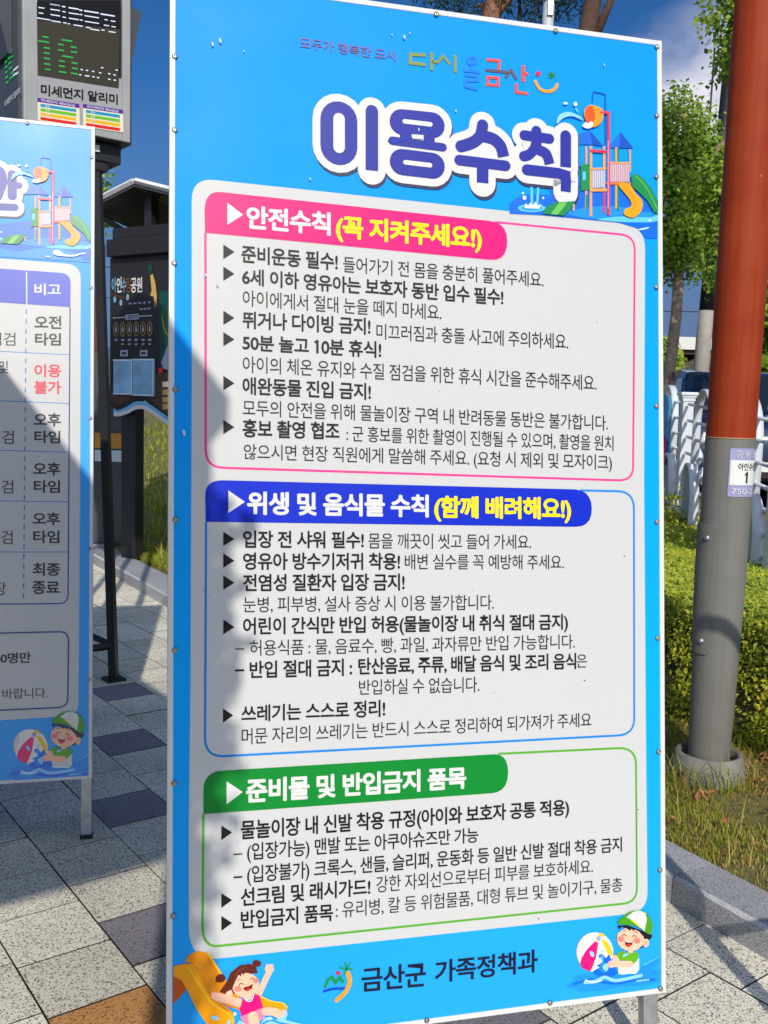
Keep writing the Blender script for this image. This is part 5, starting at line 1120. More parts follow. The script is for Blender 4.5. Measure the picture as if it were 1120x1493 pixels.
# paving slabs, laid in strips parallel to the kerb
TW, TL = .27837, .27792; TS = Vector((-.5987,.801)); TT = Vector((.801,.5987)); TO = Vector((-1.1873,3.2928))
slab = MB(); OFFS = {-1:.39, 0:0., 1:.70, 2:.08, 3:.24}
DARK = {(0,2),(1,-2),(2,-4),(3,-7),(-1,6),(2,5),(6,2)}
for j in range(-26, 16):
    off = OFFS.get(j, (j*.37) % 1)
    for i in range(-34, 26):
        c = TO+TT*((j+.5)*TW)-TS*((i+.5+off)*TL)
        if kd(c.x, c.y) > .14 or c.y < -4 or abs(c.x) > 9: continue
        kind = 0
        if (j, i) in DARK: kind = 1
        if (j, i) == (-1, 3): kind = 2
        dz = random.uniform(-.0015, .0015); g = random.uniform(.0014, .0030)
        for lo in (0,):
            q = []
            for e, z in ((g, dz-.012), (g, dz-.0003), (g+.0003, dz)):
                for su, sv in ((-1,-1),(1,-1),(1,1),(-1,1)):
                    p = c+TT*(su*(TW/2-e))-TS*(sv*(TL/2-e)); q.append((p.x, p.y, z))
            fs = [(8,9,10,11)]
            for r_ in (0, 4):
                for k in range(4): fs.append((r_+k, r_+(k+1)%4, r_+4+(k+1)%4, r_+4+k))
            slab.add(q, fs[:1], kind); slab.add(q, fs[1:], 3)
pav = struct('pavement', slab, [M['light_tile'], M['dark_tile'], M['orange_tile'], M['joint']])
# granite kerb: separate stones end to end
kerb = MB(); a = -5.0
while a < 13:
    L = .995; w = .2+.1*sstep(3, 6, a); e = .003; bv = .012; h = .1
    prof = [(0,-.05),(0,h-bv),(bv,h),(w-.01,h),(w,h-.01),(w,-.05)]
    vs = []
    for aa in (a+e, a+L-e):
        for d, z in prof: x, y = kpt(d, aa); vs.append((x, y, z))
    n = len(prof)
    for k in range(n-1): kerb.add([vs[k], vs[k+1], vs[n+k+1], vs[n+k]], [(3,2,1,0)], 1 if k == 1 else 0)
    kerb.add(vs[:n], [tuple(range(n))]); kerb.add(vs[n:], [tuple(reversed(range(n)))])
    a += L
struct('kerb', kerb, [M['curb'], M['curb_edge']])
# lawn
lm = MB(); nd, na = 46, 70
ds = [.19+(i/(nd-1))**1.6*14 for i in range(nd)]; aas = [-6+i*(32/(na-1)) for i in range(na)]
vs = []
for d in ds:
    for aa in aas: x, y = kpt(d+(.1*sstep(3, 6, aa) if d < .4 else 0), aa); vs.append((x, y, lawn_z(d, aa)-.012))
lm.add(vs, [(i*na+j, (i+1)*na+j, (i+1)*na+j+1, i*na+j+1) for i in range(nd-1) for j in range(na-1)], 0, True)
struct('lawn', lm, M['turf'])
# road and paths beyond the fence
mb = MB(); mb.add([(2.9,11.2,.585),(60,3,.585),(60,60,.585),(-2,60,.585),(1.6,14,.585)], [(0,1,2,3,4)]); struct('road', mb, M['asphalt'])
mb = MB(); mb.add([(2.62,8.2,.40),(2.75,5.5,.40),(14,3,.5),(14,9.6,.58),(2.9,11,.58)], [(0,1,2,3,4)]); struct('footpath', mb, M['red_paving'])
mb = MB(); mb.add([(2.6,7.3,.42),(2.62,6.6,.415),(12,4.8,.52),(12,5.6,.53)], [(0,1,2,3)]); struct('path', mb, M['dirt_path'])

# grass: blades and weeds on the verge, one mass
random.seed(11)
gb = MB()
def blade(x, y, z, h, w, lean, m):
    an = random.uniform(0, 2*math.pi); dx, dy = math.cos(an), math.sin(an); sx, sy = -dy*w, dx*w
    l1 = lean*h*.35; l2 = lean*h
    gb.add([(x-sx,y-sy,z-.01),(x+sx,y+sy,z-.01),(x+sx*.7+dx*l1,y+sy*.7+dy*l1,z+h*.6),(x-sx*.7+dx*l1,y-sy*.7+dy*l1,z+h*.6),(x+dx*l2,y+dy*l2,z+h)], [(0,1,2,3),(3,2,4)], m)
def scatter(n, d0, d1, a0, a1, h0, h1, w0, w1, straw):
    for _ in range(n):
        d = d0+(d1-d0)*random.random()**1.25; a_ = random.uniform(a0, a1); x, y = kpt(d+(.1*sstep(3, 6, a_) if d < .4 else 0), a_)
        cl = noise.noise(Vector((x*3.1, y*3.1, 2.0)))
        if cl < -.28 and random.random() < .75: continue
        dry = 1 if random.random() < straw+max(0, -cl)*.5 else 0
        h = random.uniform(h0, h1)*(1+.5*cl)*(.65 if dry else 1)
        blade(x, y, lawn_z(d, a_)-.012, h, random.uniform(w0, w1), random.uniform(.3, 1.7 if dry else 1.2), dry)
scatter(42000, .2, 1.35, -1.3, 1.7, .012, .038, .0013, .003, .55)
scatter(420, .22, 1.2, -1.4, 1.6, .09, .17, .002, .0035, .1)
scatter(17000, .25, 2.2, 4.6, 7.8, .03, .09, .003, .006, .16)
scatter(9000, 1.2, 6, 5.5, 16, .05, .13, .006, .013, .12)
scatter(900, .45, 1.6, 4.2, 9.5, .12, .28, .006, .013, .05)
for _ in range(190):                                     # longer tufts round the foot of the lamp pole
    an = random.uniform(-2.9, .5); rr = random.uniform(.17, .24); x, y = 1.412+rr*math.cos(an), 3.955+rr*math.sin(an)
    blade(x, y, .1, random.uniform(.05, .17), random.uniform(.0018, .0035), random.uniform(.3, 1.3), 0 if random.random() < .7 else 1)
for _ in range(260):                                     # straw and litter right of the pole
    x, y = 1.62+random.gauss(0,.07), 3.86+random.gauss(0,.09); blade(x, y, .105+random.uniform(0,.03), random.uniform(.03,.11), .003, random.uniform(.8, 2.2), 1)
tag(obj('grass', gb, [M['grass'], M['straw']]), 'short summer grass with dry tufts growing behind the granite kerb', 'grass', None, 'stuff')
# dry fallen leaves on the verge
fl = MB()
for _ in range(260):
    d, a_ = random.uniform(.25, 1.15), random.choice([random.uniform(-1.2, 1.4), random.uniform(-.2, .7), random.uniform(5, 7.2)]); x, y = kpt(d, a_); z = lawn_z(d, a_)+random.uniform(.01, .045)
    u = Vector((random.uniform(-1,1), random.uniform(-1,1), random.uniform(-.5,.5))).normalized(); v = u.cross(Vector((random.uniform(-.4,.4), random.uniform(-.4,.4), 1))).normalized(); r_ = random.uniform(.012, .03); p = Vector((x,y,z))
    fl.add([p-u*r_, p+v*r_*.45+Vector((0,0,.004)), p+u*r_, p-v*r_*.45+Vector((0,0,.004))], [(0,1,2,3)], 0)
tag(obj('leaves', fl, [mat('fallen_leaves', (.36,.15,.05), .8, .5, 40)]), 'brown fallen leaves lying in the verge grass', 'fallen leaves', None, 'stuff')

# ------------------------------------------------------------------ printed matter: flat shapes laid on a board
def catmull(pts, closed, sub=6):
    n = len(pts); out = []
    if n < 3 and not closed: return pts
    for i in range(n if closed else n-1):
        if closed: p0, p1, p2, p3 = pts[(i-1)%n], pts[i], pts[(i+1)%n], pts[(i+2)%n]
        else: p0, p1, p2, p3 = pts[max(0,i-1)], pts[i], pts[i+1], pts[min(n-1,i+2)]
        for k in range(sub):
            t = k/sub; out.append(tuple(.5*((2*p1[c])+(-p0[c]+p2[c])*t+(2*p0[c]-5*p1[c]+4*p2[c]-p3[c])*t*t+(-p0[c]+3*p1[c]-3*p2[c]+p3[c])*t**3) for c in (0,1)))
    if not closed: out.append(tuple(pts[-1]))
    return out
def stroke_strip(mb, pts, w, closed, cap, put, m):
    pts = [Vector(p) for p in pts]; n = len(pts); h = w/2; Ls, Rs = [], []
    for i in range(n):
        a_ = pts[(i-1)%n] if (closed or i > 0) else None; b_ = pts[(i+1)%n] if (closed or i < n-1) else None
        t1 = (pts[i]-a_).normalized() if a_ is not None and (pts[i]-a_).length > 1e-9 else None; t2 = (b_-pts[i]).normalized() if b_ is not None and (b_-pts[i]).length > 1e-9 else None
        t1 = t1 or t2; t2 = t2 or t1; n1 = Vector((-t1.y, t1.x)); n2 = Vector((-t2.y, t2.x)); nn = n1+n2
        nn = nn.normalized() if nn.length > .2 else n1; k = 1/max(.45, nn.dot(n1)); Ls.append(pts[i]+nn*h*k); Rs.append(pts[i]-nn*h*k)
    vs = [put(p) for p in Ls]+[put(p) for p in Rs]
    mb.add(vs, [(i, n+i, n+(i+1)%n, (i+1)%n) for i in range(n if closed else n-1)], m)
    if not closed and cap:
        for end in ((0,) if cap == 2 else (0, 1)):
            c = pts[0] if end == 0 else pts[-1]; t = (pts[0]-pts[1]).normalized() if end == 0 else (pts[-1]-pts[-2]).normalized(); nn = Vector((-t.y, t.x))
            k = 10; ring = [put(c+nn*h*math.cos(math.pi*i/k)+t*h*math.sin(math.pi*i/k)) for i in range(k+1)]
            mb.add(ring, [tuple(reversed(range(k+1)))], m)
HB, HT = -.085, .835                                   # bottom and top of a Hangul block in em units
def lay_print(parts, parent, front=0.0, order=(), step=.00007, bend=None):
    top = 0; names = [k for k in order if k in parts]+[k for k in parts if k not in order]
    jobs = []
    for name in names: jobs += [(name, [op]) for op in parts[name]] if name == 'section_heading' else [(name, parts[name])]
    for name, ops_ in jobs:
        base = {'print_background':0,'section_border':2,'section_heading':14}.get(name, 18); lvl = base; single = name in ('lettering','slogan','emblem','print_background'); mb = MB(); slots = []
        def slot(c):
            if c not in slots: slots.append(c)
            return slots.index(c)
        for op in ops_:
            lvl = base+1 if single else lvl+1
            y = front-.0006-lvl*step
            put = (lambda p, y=y: Vector((p[0], y, p[1]))) if bend is None else (lambda p, y=y: bend(p, y))
            if op[0] == 'P':
                pts = [(op[3][i]/1e4, op[3][i+1]/1e4) for i in range(0, len(op[3]), 2)]
                if op[2]: pts = catmull(pts, True)
                ar = sum(pts[i-1][0]*pts[i][1]-pts[i][0]*pts[i-1][1] for i in range(len(pts)))
                if ar < 0: pts.reverse()
                mb.add([put(p) for p in pts], [tuple(range(len(pts)))], slot(op[1]))
            elif op[0] == 'S':
                _, c, w, sm, cl, cap, fl_ = op; pts = [(fl_[i]/1e4, fl_[i+1]/1e4) for i in range(0, len(fl_), 2)]
                if sm: pts = catmull(pts, bool(cl))
                stroke_strip(mb, pts, w/1e4, bool(cl), cap, put, slot(c))
            else:
                _, c, sty, text, q = op; vs, fs = glyphs(text, sty)
                x0 = min(v.x for v in vs); x1 = max(v.x for v in vs); k = slot(c); out = []
                bl, br, tl, tr = [(q[i]/1e4, q[i+1]/1e4) for i in (0,2,4,6)]
                for v in vs:
                    s_ = (v.x-x0)/(x1-x0); t_ = (v.y-HB)/(HT-HB)
                    px = [(bl[c_]*(1-s_)+br[c_]*s_)*(1-t_)+(tl[c_]*(1-s_)+tr[c_]*s_)*t_ for c_ in (0,1)]
                    out.append(put(px) if bend is None else bend(px, y)); 
                    if bend is None: out[-1].y = y
                mb.add(out, fs, k)
                if STY[sty][1] and bend is None:               # heavier lettering: the strokes swell evenly all round
                    ez = abs(tl[1]-bl[1])*STY[sty][1]/(HT-HB); ex = abs(br[0]-bl[0])*STY[sty][1]/(x1-x0)
                    for q_ in range(8): mb.add([(v.x+ex*math.cos(q_*math.pi/4), v.y-.00002*(q_+1), v.z+ez*math.sin(q_*math.pi/4)) for v in out], fs, k)
        o = obj(name, mb, [ink(c) for c in slots], parent)
    return top

# ------------------------------------------------------------------ easel notice boards
def easel(name, label, frame, parts, screws, order):
    o_, r_, u_ = [Vector(q) for q in frame]; nb = u_.cross(r_)                                  # nb points to the back of the board
    W, H = 1.2175, 2.395
    root = thing(name, label, 'notice board', rows(r_, nb, u_, o_))
    leg = o_.z/u_.z
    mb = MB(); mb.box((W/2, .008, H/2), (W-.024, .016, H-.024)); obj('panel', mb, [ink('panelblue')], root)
    fr = MB(); fw_ = .0125
    for c, s_ in (((fw_/2, .014, H/2), (fw_, .034, H)), ((W-fw_/2, .014, H/2), (fw_, .034, H)), ((W/2, .014, H-fw_/2), (W-2*fw_, .032, fw_)), ((W/2, .014, fw_/2), (W-2*fw_, .032, fw_))): fr.box(c, s_, 0, None, .002)
    obj('frame', fr, M['frame_white'], root)
    mb = MB()
    for zz in (.45, 1.2, 1.95): mb.box((W/2, .036, zz), (W-.03, .022, .03))
    obj('back_rail', mb, M['steel'], root)
    for xx in (.021, W-.021):
        mb = MB(); mb.box((xx, .05, (H-leg)/2), (.04, .03, H+leg-.012), 0, None, .003); mb.tube([(xx, .03, -leg+.09), (xx, .072, -leg+.09)], .008, 0, 8)
        for dz in (.05,): mb.tube([(xx, .031, -leg+dz), (xx, .034, -leg+dz)], .007, 0, 8)
        lg_ = obj('leg', mb, M['steel'], root)
        mb = MB(); mb.box((xx, .05, -leg+.012), (.046, .036, .024), 0, None, .004); obj('foot_cap', mb, M['rubber'], lg_)
    inv = root.matrix_world.inverted()
    for xx in (.12, W-.12):
        top = Vector((xx, .075, 1.75)); wp = root.matrix_world @ top; foot = inv @ Vector((wp.x-.02*nb.x+.55*nb.x, wp.y+.55, .012))
        mb = MB(); mb.tube([top, foot], .014, 0, 8); obj('rear_strut', mb, M['steel'], root)
    for x, z in screws:
        x, z = x/1e4, z/1e4; x = min(max(x, .011), W-.011) if (x < .06 or x > W-.06) else x; z = min(max(z, .010), H-.012)
        y0 = -.003
        mb = MB(); mb.lathe([(.0065, y0+.0005), (.0065, y0-.0008), (.0045, y0-.0028), (.002, y0-.0034), (.0012, y0-.0022), (.0002, y0-.0022)], (x, 0, z), 0, 14, (Vector((1,0,0)), Vector((0,0,1)), Vector((0,1,0)))); obj('screw', mb, M['screw'], root)
    lay_print(parts, root, 0.0, order)
    return root
INK['panelblue'] = srgb(0,164,250)
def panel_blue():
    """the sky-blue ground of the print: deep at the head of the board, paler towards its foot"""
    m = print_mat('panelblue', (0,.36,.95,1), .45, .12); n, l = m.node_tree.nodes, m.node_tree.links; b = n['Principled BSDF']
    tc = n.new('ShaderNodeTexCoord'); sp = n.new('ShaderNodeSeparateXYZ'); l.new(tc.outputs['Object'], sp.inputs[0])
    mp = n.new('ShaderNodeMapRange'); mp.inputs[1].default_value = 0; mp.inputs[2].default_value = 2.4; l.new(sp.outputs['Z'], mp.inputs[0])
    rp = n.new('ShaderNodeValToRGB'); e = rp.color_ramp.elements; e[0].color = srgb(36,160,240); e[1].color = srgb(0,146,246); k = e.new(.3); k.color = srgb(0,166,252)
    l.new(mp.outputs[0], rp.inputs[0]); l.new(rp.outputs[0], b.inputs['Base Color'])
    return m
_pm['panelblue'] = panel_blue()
S1 = [[-0.43906, 1.95912, 0.19974], [0.96867, 0.24836, -0.00023], [-0.03079, 0.12101, 0.99217]]
S2 = [[-1.04807, 3.42007, 0.23848], [0.96604, 0.25839, -0.00246], [-0.02243, 0.09333, 0.99538]]
S2[0] = [S2[0][k]-S2[1][k]*1.2175 for k in range(3)]
def shift(parts, dx):
    for ops in parts.values():
        for op in ops:
            a_ = op[-1]
            for i in range(0, len(a_), 2): a_[i] += dx
shift(PRINT_TIMES, 12175); SCREWS_TIMES = [(x+12175, z) for x, z in SCREWS_TIMES]
for ops in PRINT_TIMES.values():                       # the print stops at the board's own left edge
    for op in ops:
        for i in range(0, len(op[-1]), 2): op[-1][i] = min(max(op[-1][i], 400), 12040)
ORDER = ('print_background','section_border','section_heading','playground_picture','title','slogan','girl_picture','boy_picture','emblem','lettering')
rules = easel('notice_board', 'large blue and white rules board with pink, blue and green headings in front', S1, PRINT_RULES, SCREWS_RULES, ORDER)
FILM = True
times = easel('notice_board', 'blue timetable board with lilac table half shaded, behind the rules board', S2, PRINT_TIMES, SCREWS_TIMES, ('print_background','section_heading','section_border','playground_picture','title','boy_picture','lettering'))
FILM = False
# water droplets left on the print
for x, z, r_ in DROPS:
    mb = MB(); r_ = r_*.0014; mb.lathe([(r_, -.0008), (r_*.8, -.0008-r_*.3), (r_*.4, -.0008-r_*.5), (.0001, -.0008-r_*.55)], (0,0,0), 0, 12, (Vector((.6,0,.25)), Vector((-.3,0,1.3)), Vector((0,1,0))))
    d = obj('water_drop', mb, M['water'], rules, (x/1e4, -.004, z/1e4))

# ------------------------------------------------------------------ red and grey lamp pole
PB = Vector((1.412, 3.955, .115))
lamp = thing('street_lamp', 'thick lamp pole painted rust red above and grey below, beside the rules board', 'street lamp', PB)
mb = MB(); mb.lathe([(.083,.0),(.086,.15),(.0925,.45),(.0985,.8),(.0995,1.2),(.0995,1.425),(.0985,1.435)], (0,0,0), 0, 48); obj('grey_sleeve', mb, M['pole_grey'], lamp)
mb = MB(); mb.lathe([(.0975,1.431),(.0975,1.436),(.1003,1.436),(.1003,1.441),(.0975,1.441)], (0,0,0), 0, 48); obj('seam_band', mb, M['band'], lamp)
mb = MB(); mb.lathe([(.0975,1.44),(.0985,2.0),(.0985,3.0),(.085,4.4),(.08,4.42),(0,4.42)], (0,0,0), 0, 48); obj('red_shaft', mb, M['pole_red'], lamp)
mb = MB(); mb.lathe([(.185,-.13),(.172,-.03),(.154,.055),(.139,.100),(.133,.110),(.124,.112),(.115,.102),(.110,.02)], (0,0,0), 0, 40)
col = obj('base_collar', mb, M['concrete'], lamp)
mb = MB(); mb.lathe([(.05,4.42),(.06,4.5),(.22,4.58),(.25,4.66),(.20,4.74),(0,4.78)], (0,0,0), 0, 32); obj('lamp_head', mb, M['pole_red'], lamp)
def polar(r_, a_, z): return Vector((r_*math.sin(a_), -r_*math.cos(a_), z))        # angle 0 faces -Y
def pole_r(z): return .083+(.0995-.083)*sstep(0, 1.0, z)
def patch(mb, a0, a1, z0, z1, lift, m=0, rr=.012, n=10):
    """thin plate wrapped on the pole with rounded corners"""
    pts = []; ra = rr/.099
    for cx, cz, s0 in ((a1-ra, z1-rr, 0), (a0+ra, z1-rr, 1), (a0+ra, z0+rr, 2), (a1-ra, z0+rr, 3)):
        for k in range(5): t = math.pi/2*(s0+k/4); pts.append((cx+ra*math.cos(t), cz+rr*math.sin(t)))
    zs = sorted(set([z0+(z1-z0)*k/8 for k in range(9)]+[p[1] for p in pts])); cols = []
    def span(z):
        if z > z1-rr: h = z-(z1-rr); k = ra*(1-math.sqrt(max(0, 1-(h/rr)**2)))
        elif z < z0+rr: h = (z0+rr)-z; k = ra*(1-math.sqrt(max(0, 1-(h/rr)**2)))
        else: k = 0
        return a0+k, a1-k
    vs = []
    for z in zs:
        b0, b1 = span(z)
        for k in range(n+1): a_ = b0+(b1-b0)*k/n; vs.append(polar(pole_r(z)+lift, a_, z))
    N = n+1; nz_ = len(zs)
    mb.add(vs, [(i*N+k, i*N+k+1, (i+1)*N+k+1, (i+1)*N+k) for i in range(nz_-1) for k in range(n)], m, True)
    rim = [(0,k) for k in range(N)]+[(i,n) for i in range(1,nz_)]+[(nz_-1,k) for k in range(n-1,-1,-1)]+[(i,0) for i in range(nz_-2,0,-1)]
    rv = []
    for i, k in rim:
        v = vs[i*N+k]; z = zs[i]; q = Vector((v.x, v.y, 0)).normalized()*(pole_r(z)-.002); rv += [v, Vector((q.x, q.y, z))]
    L_ = len(rim); mb.add(rv, [(2*i, 2*i+1, 2*((i+1)%L_)+1, 2*((i+1)%L_)) for i in range(L_)], m)
AC = math.atan2(-1.412, 3.955)*-1                         # the pole seen from the camera
VIEW = -AC*-1
def vang(t): return -math.atan2(1.412, 3.955)+t           # angle measured from the side that faces the camera
door = MB(); patch(door, vang(-1.35), vang(-.30), .545, 1.085, .009); dob = obj('access_cover', door, M['pole_grey'], lamp)
for z in (.60, 1.03):
    mb = MB(); c = polar(pole_r(z)+.009, vang(-.62), z); nrm = polar(1, vang(-.62), 0); tx = nrm.cross(Vector((0,0,1))).normalized()
    mb.lathe([(.0125,0),(.0125,.004),(.009,.010),(.004,.012),(.0001,.011)], c, 0, 16, (tx, Vector((0,0,1)), nrm)); obj('bolt', mb, M['steel'], dob)
pl = MB(); patch(pl, vang(.02), vang(1.28), 1.205, 1.400, .003, 0, .008); plo = obj('number_plate', pl, M['plate_lilac'], lamp)
pl = MB(); patch(pl, vang(.07), vang(1.24), 1.252, 1.352, .0042, 0, .002); obj('number_field', pl, M['plate_white'], plo)
def on_plate(p, y): return polar(.1055-(y+.0006)*0+.0008, vang(p[0]), p[1])
def plate_text(t, sty, a0, a1, z0, z1, c):
    q = [a0, z0, a1, z0, a0, z1, a1, z1]
    lay_print({'plate_lettering': [['T', c, sty, t, [v*1e4 for v in q]]]}, plo, 0, (), bend=on_plate)
plate_text('공 원 등', 'B', .24, 1.2, 1.362, 1.390, 'white'); plate_text('아인수림', 'M', .36, 1.24, 1.312, 1.342, 'black'); lay_print({'plate_lettering': [['P', 'black', 0, [7200, 12610, 7900, 12610, 7900, 13060, 7300, 13060, 6500, 12960, 6500, 12900, 7200, 12950]]]}, plo, 0, (), bend=on_plate); plate_text('750-2', 'B', .16, 1.1, 1.214, 1.243, 'white')

# ------------------------------------------------------------------ clipped hedge
random.seed(5)
def leaf(mb, p, nrm, size, m=0, ratio=.5, wild=.55):
    nrm = (Vector(nrm)+Vector((random.gauss(0,wild), random.gauss(0,wild), random.gauss(0,wild)))).normalized(); t = nrm.orthogonal(); t.rotate(Matrix.Rotation(random.uniform(0, 6.28), 3, nrm)); b = nrm.cross(t); h = size*random.uniform(.7, 1.25)
    fold = nrm*h*.12
    mb.add([p-t*h, p-b*h*ratio+fold, p+t*h, p+b*h*ratio+fold], [(0,1,2,3)], m)
hedge = thing('hedge', 'low clipped hedge of small green leaves behind the lamp pole', 'hedge', (1.35,4.9,.1))
def hedge_back(a_): return 1.75+2.2*sstep(.2, 1.6, a_)
def hedge_top(d, a_): return .765+.028*(d-1.1)+.02*math.sin(a_*2.1)+.03*noise.noise(Vector((d*1.7, a_*1.7, 0)))-.05*sstep(.12, 0, d-1.1)
core = MB(); A_ = [-3+i*.4 for i in range(22)]; vs = []
for a_ in A_:
    for d, z in ((1.16,.05),(1.19,.66),(hedge_back(a_)-.05,.70),(hedge_back(a_)-.03,.05)): x, y = kpt(d, a_); vs.append(Vector((x,y,z))-Vector((1.35,4.9,.1)))
core.add(vs, [(i*4+k, i*4+k+1, (i+1)*4+k+1, (i+1)*4+k) for i in range(len(A_)-1) for k in range(3)])
obj('twigs', core, M['hedge_core'], hedge)
lv = MB(); O_ = Vector((1.35,4.9,.1))
top_n = 0
while top_n < 36000:                                     # top
    y = random.uniform(3.3, 8.8); x = y*(random.uniform(.235, .47) if top_n % 4 else random.uniform(.15, .75)); d, a_ = kd(x, y), ka(x, y)
    if not 1.1 < d < hedge_back(a_): continue
    top_n += 1
    leaf(lv, Vector((x, y, hedge_top(d, a_)-abs(random.gauss(0,.022))+(random.random() < .04)*.03))-O_, (.05,-.6,.8), .0098, wild=.36)
for _ in range(26000):                                   # front face, thinner towards the ground
    a_ = random.uniform(-1.1, 1.9) if _ % 5 else random.uniform(-2.6, 2.8); z = .77-(.69)*random.random()**.95; hole = noise.noise(Vector((a_*3.2, z*4.2, 7)))
    if hole < -.10-.35*sstep(.3,.7,z) and random.random() < .8: continue
    d = 1.1+.05*noise.noise(Vector((a_*2.5, z*3, 1)))+abs(random.gauss(0,.03))+(.05*sstep(.3, .08, z)); x, y = kpt(d, a_)
    leaf(lv, Vector((x, y, z))-O_, (-.8546,-.519,.35), .0098)
for _ in range(1500):
    a_ = random.uniform(-1.4, .6); z = random.uniform(.3, .76); x, y = kpt(hedge_back(a_)+random.gauss(0,.02), a_); leaf(lv, Vector((x,y,z))-O_, (.8,.5,.3), .0125)
obj('foliage', lv, M['hedge_leaf'], hedge)
# a taller sprig of shrub against the fence
sh = MB()
shrub = thing('shrub', 'small dark shrub poking up between the clipped hedge and the white fence', 'shrub', (2.36,7.4,.35))
for k in range(9):
    tip = Vector((random.uniform(-.22,.22), random.uniform(-.2,.2), random.uniform(.5,.78)))
    for _ in range(34): p = tip*random.uniform(.45,1)+Vector((random.gauss(0,.04), random.gauss(0,.04), random.gauss(0,.03))); leaf(sh, p, (random.gauss(0,1), -1, .6), .026, 0, .35)
obj('foliage', sh, M['hedge_leaf'], shrub)
mb = MB()
for k in range(6): mb.tube([(0,0,0), (random.uniform(-.15,.15), random.uniform(-.12,.12), .6)], [.008,.003], 0, 6)
obj('stem', mb, M['dark_bark'], shrub)

# ------------------------------------------------------------------ white ornamental fence
FD = Vector((.1, 1, .09))
def fence_at(y): return Vector((2.478+.1*(y-8), y, .42+.05*(y-8)))
fence = thing('fence', 'white ornamental metal fence with arched pickets behind the hedge', 'fence', fence_at(8)-Vector((0,0,.1)))
FO = fence.matrix_world.translation
def post(y):
    c = fence_at(y)-FO; mb = MB()
    mb.box(c+Vector((0,0,.63)), (.09,.09,1.46), 0, None, .006)
    p = obj('post', mb, M['white_paint'], fence); mb = MB()
    mb.box(c+Vector((0,0,1.365)), (.105,.105,.03), 0, None, .004); mb.box(c+Vector((0,0,1.39)), (.12,.12,.02), 0, None, .004); mb.box(c+Vector((0,0,1.412)), (.14,.14,.026), 0, None, .004); obj('cap', mb, M['white_paint'], p)
for y in (10.6, 8.0, 5.4): post(y)
def fpt(y, z): return fence_at(y)-FO+Vector((0,0,z))
for y0, y1 in ((8.08,10.52), (5.48,7.92)):
    for k in range(9):
        z = 1.33-.132*k; mb = MB(); mb.tube([fpt(y0, z), fpt(y1, z)], .013, 0, 8); obj('rail', mb, M['white_paint'], fence)
    for t in (.27, .75):
        ym = y0+(y1-y0)*t; mb = MB(); rw = .27
        arch = [fpt(ym-rw, .62)]+[fpt(ym-rw*math.cos(math.pi*k/14), 1.19+.27*math.sin(math.pi*k/14)) for k in range(15)]+[fpt(ym+rw, .62)]
        mb.tube(arch, .024, 0, 4, flat=(Vector((1,0,0)), 1.7, .5)); obj('arch', mb, M['white_paint'], fence)
        for zz, dy in ((1.08, 0), (.945, -.13), (.945, .13), (.81, 0)):
            mb = MB(); mb.tube([fpt(ym+dy, zz-.066), fpt(ym+dy, zz-.03), fpt(ym+dy, zz), fpt(ym+dy, zz+.03), fpt(ym+dy, zz+.066)], [.006,.026,.034,.026,.006], 0, 8); obj('spindle', mb, M['white_paint'], fence)
    for t in (.115, .47, .83):                             # broad petal-shaped lower pickets, a plate inside a raised rim
        ym = y0+(y1-y0)*t; w_ = .19
        lo = [(-w_*.75, -.12), (-w_*.95, .34)]+[(-w_*math.cos(math.pi*k/14), .60+.28*math.sin(math.pi*k/14)) for k in range(15)]+[(w_*.95, .34), (w_*.75, -.12)]
        mb = MB(); mb.tube([fpt(ym+a_, z)+Vector((-.045,0,0)) for a_, z in lo], .026, 0, 4, flat=(Vector((1,0,0)), 1.9, .5)); pk_ = obj('picket', mb, M['white_paint'], fence)
        mb = MB(); n = len(lo); fr_ = [fpt(ym+a_*.97, z)+Vector((-.053,0,0)) for a_, z in lo]; bk_ = [v+Vector((.016,0,0)) for v in fr_]
        mb.add(fr_+bk_, [tuple(range(n)), tuple(range(2*n-1,n-1,-1))]); pa_ = obj('plate', mb, M['fence_plate'], pk_)
mb = MB(); bz = []
for i in range(13):
    y = 8.35+i*.16; 
    for z in (.30, .72, 1.12, 1.38): p = fpt(y, z); bz.append(p+Vector((-.05+.02*math.sin(i*1.3+z*3), 0, .01*math.sin(i*2.1))))
mb.add(bz, [(i*4+k, (i+1)*4+k, (i+1)*4+k+1, i*4+k+1) for i in range(12) for k in range(3)], 0, True)
ban = tag(obj('banner', mb, M['banner'], None, FO), 'pale blue cloth banner tied to the white fence', 'banner')
mb = MB()
for i in range(3):
    y = 8.5+i*.5; p = fpt(y, .95); p.x -= .075
    mb.add([p+Vector((0,-.09,-.16)), p+Vector((0,.12,-.2)), p+Vector((0,.1,.1)), p+Vector((0,-.08,.05))], [(0,1,2,3)], i % 2)
obj('banner_picture', mb, [mat('banner_magenta', (.5,.04,.28), .7), mat('banner_teal', (.02,.20,.24), .7)], ban)
ban.modifiers.new('cloth_thickness', 'SOLIDIFY').thickness = .002

# ------------------------------------------------------------------ air quality display on its steel stand
DO = Vector((-1.94,5.12,0)); DF = Vector((.786,.618,0)); DN = Vector((-.618,.786,0))
disp = thing('air_quality_display', 'grey box display with green number and colour chart, high on a black stand', 'electronic display', rows(DF, DN, Vector((0,0,1)), DO))
DW = .60; Z0 = 3.045
body = MB(); body.box((DW/2+.03, DW/2+.012, Z0+.85), (DW-.02, DW-.02, 1.7)); obj('casing', body, M['display_dark'], disp)
fr = MB()
def fbox(x0, x1, z0, z1, y0=-.02, y1=.012): fr.box(((x0+x1)/2, (y0+y1)/2, (z0+z1)/2), (x1-x0, y1-y0, z1-z0), 0, None, .004)
fbox(.02, .093, Z0, 4.75); fbox(.55, .595, Z0, 4.75); fbox(.093, .55, Z0, 3.372); fbox(.093, .55, 4.2, 4.75)
obj('front_bezel', fr, M['display_grey'], disp)
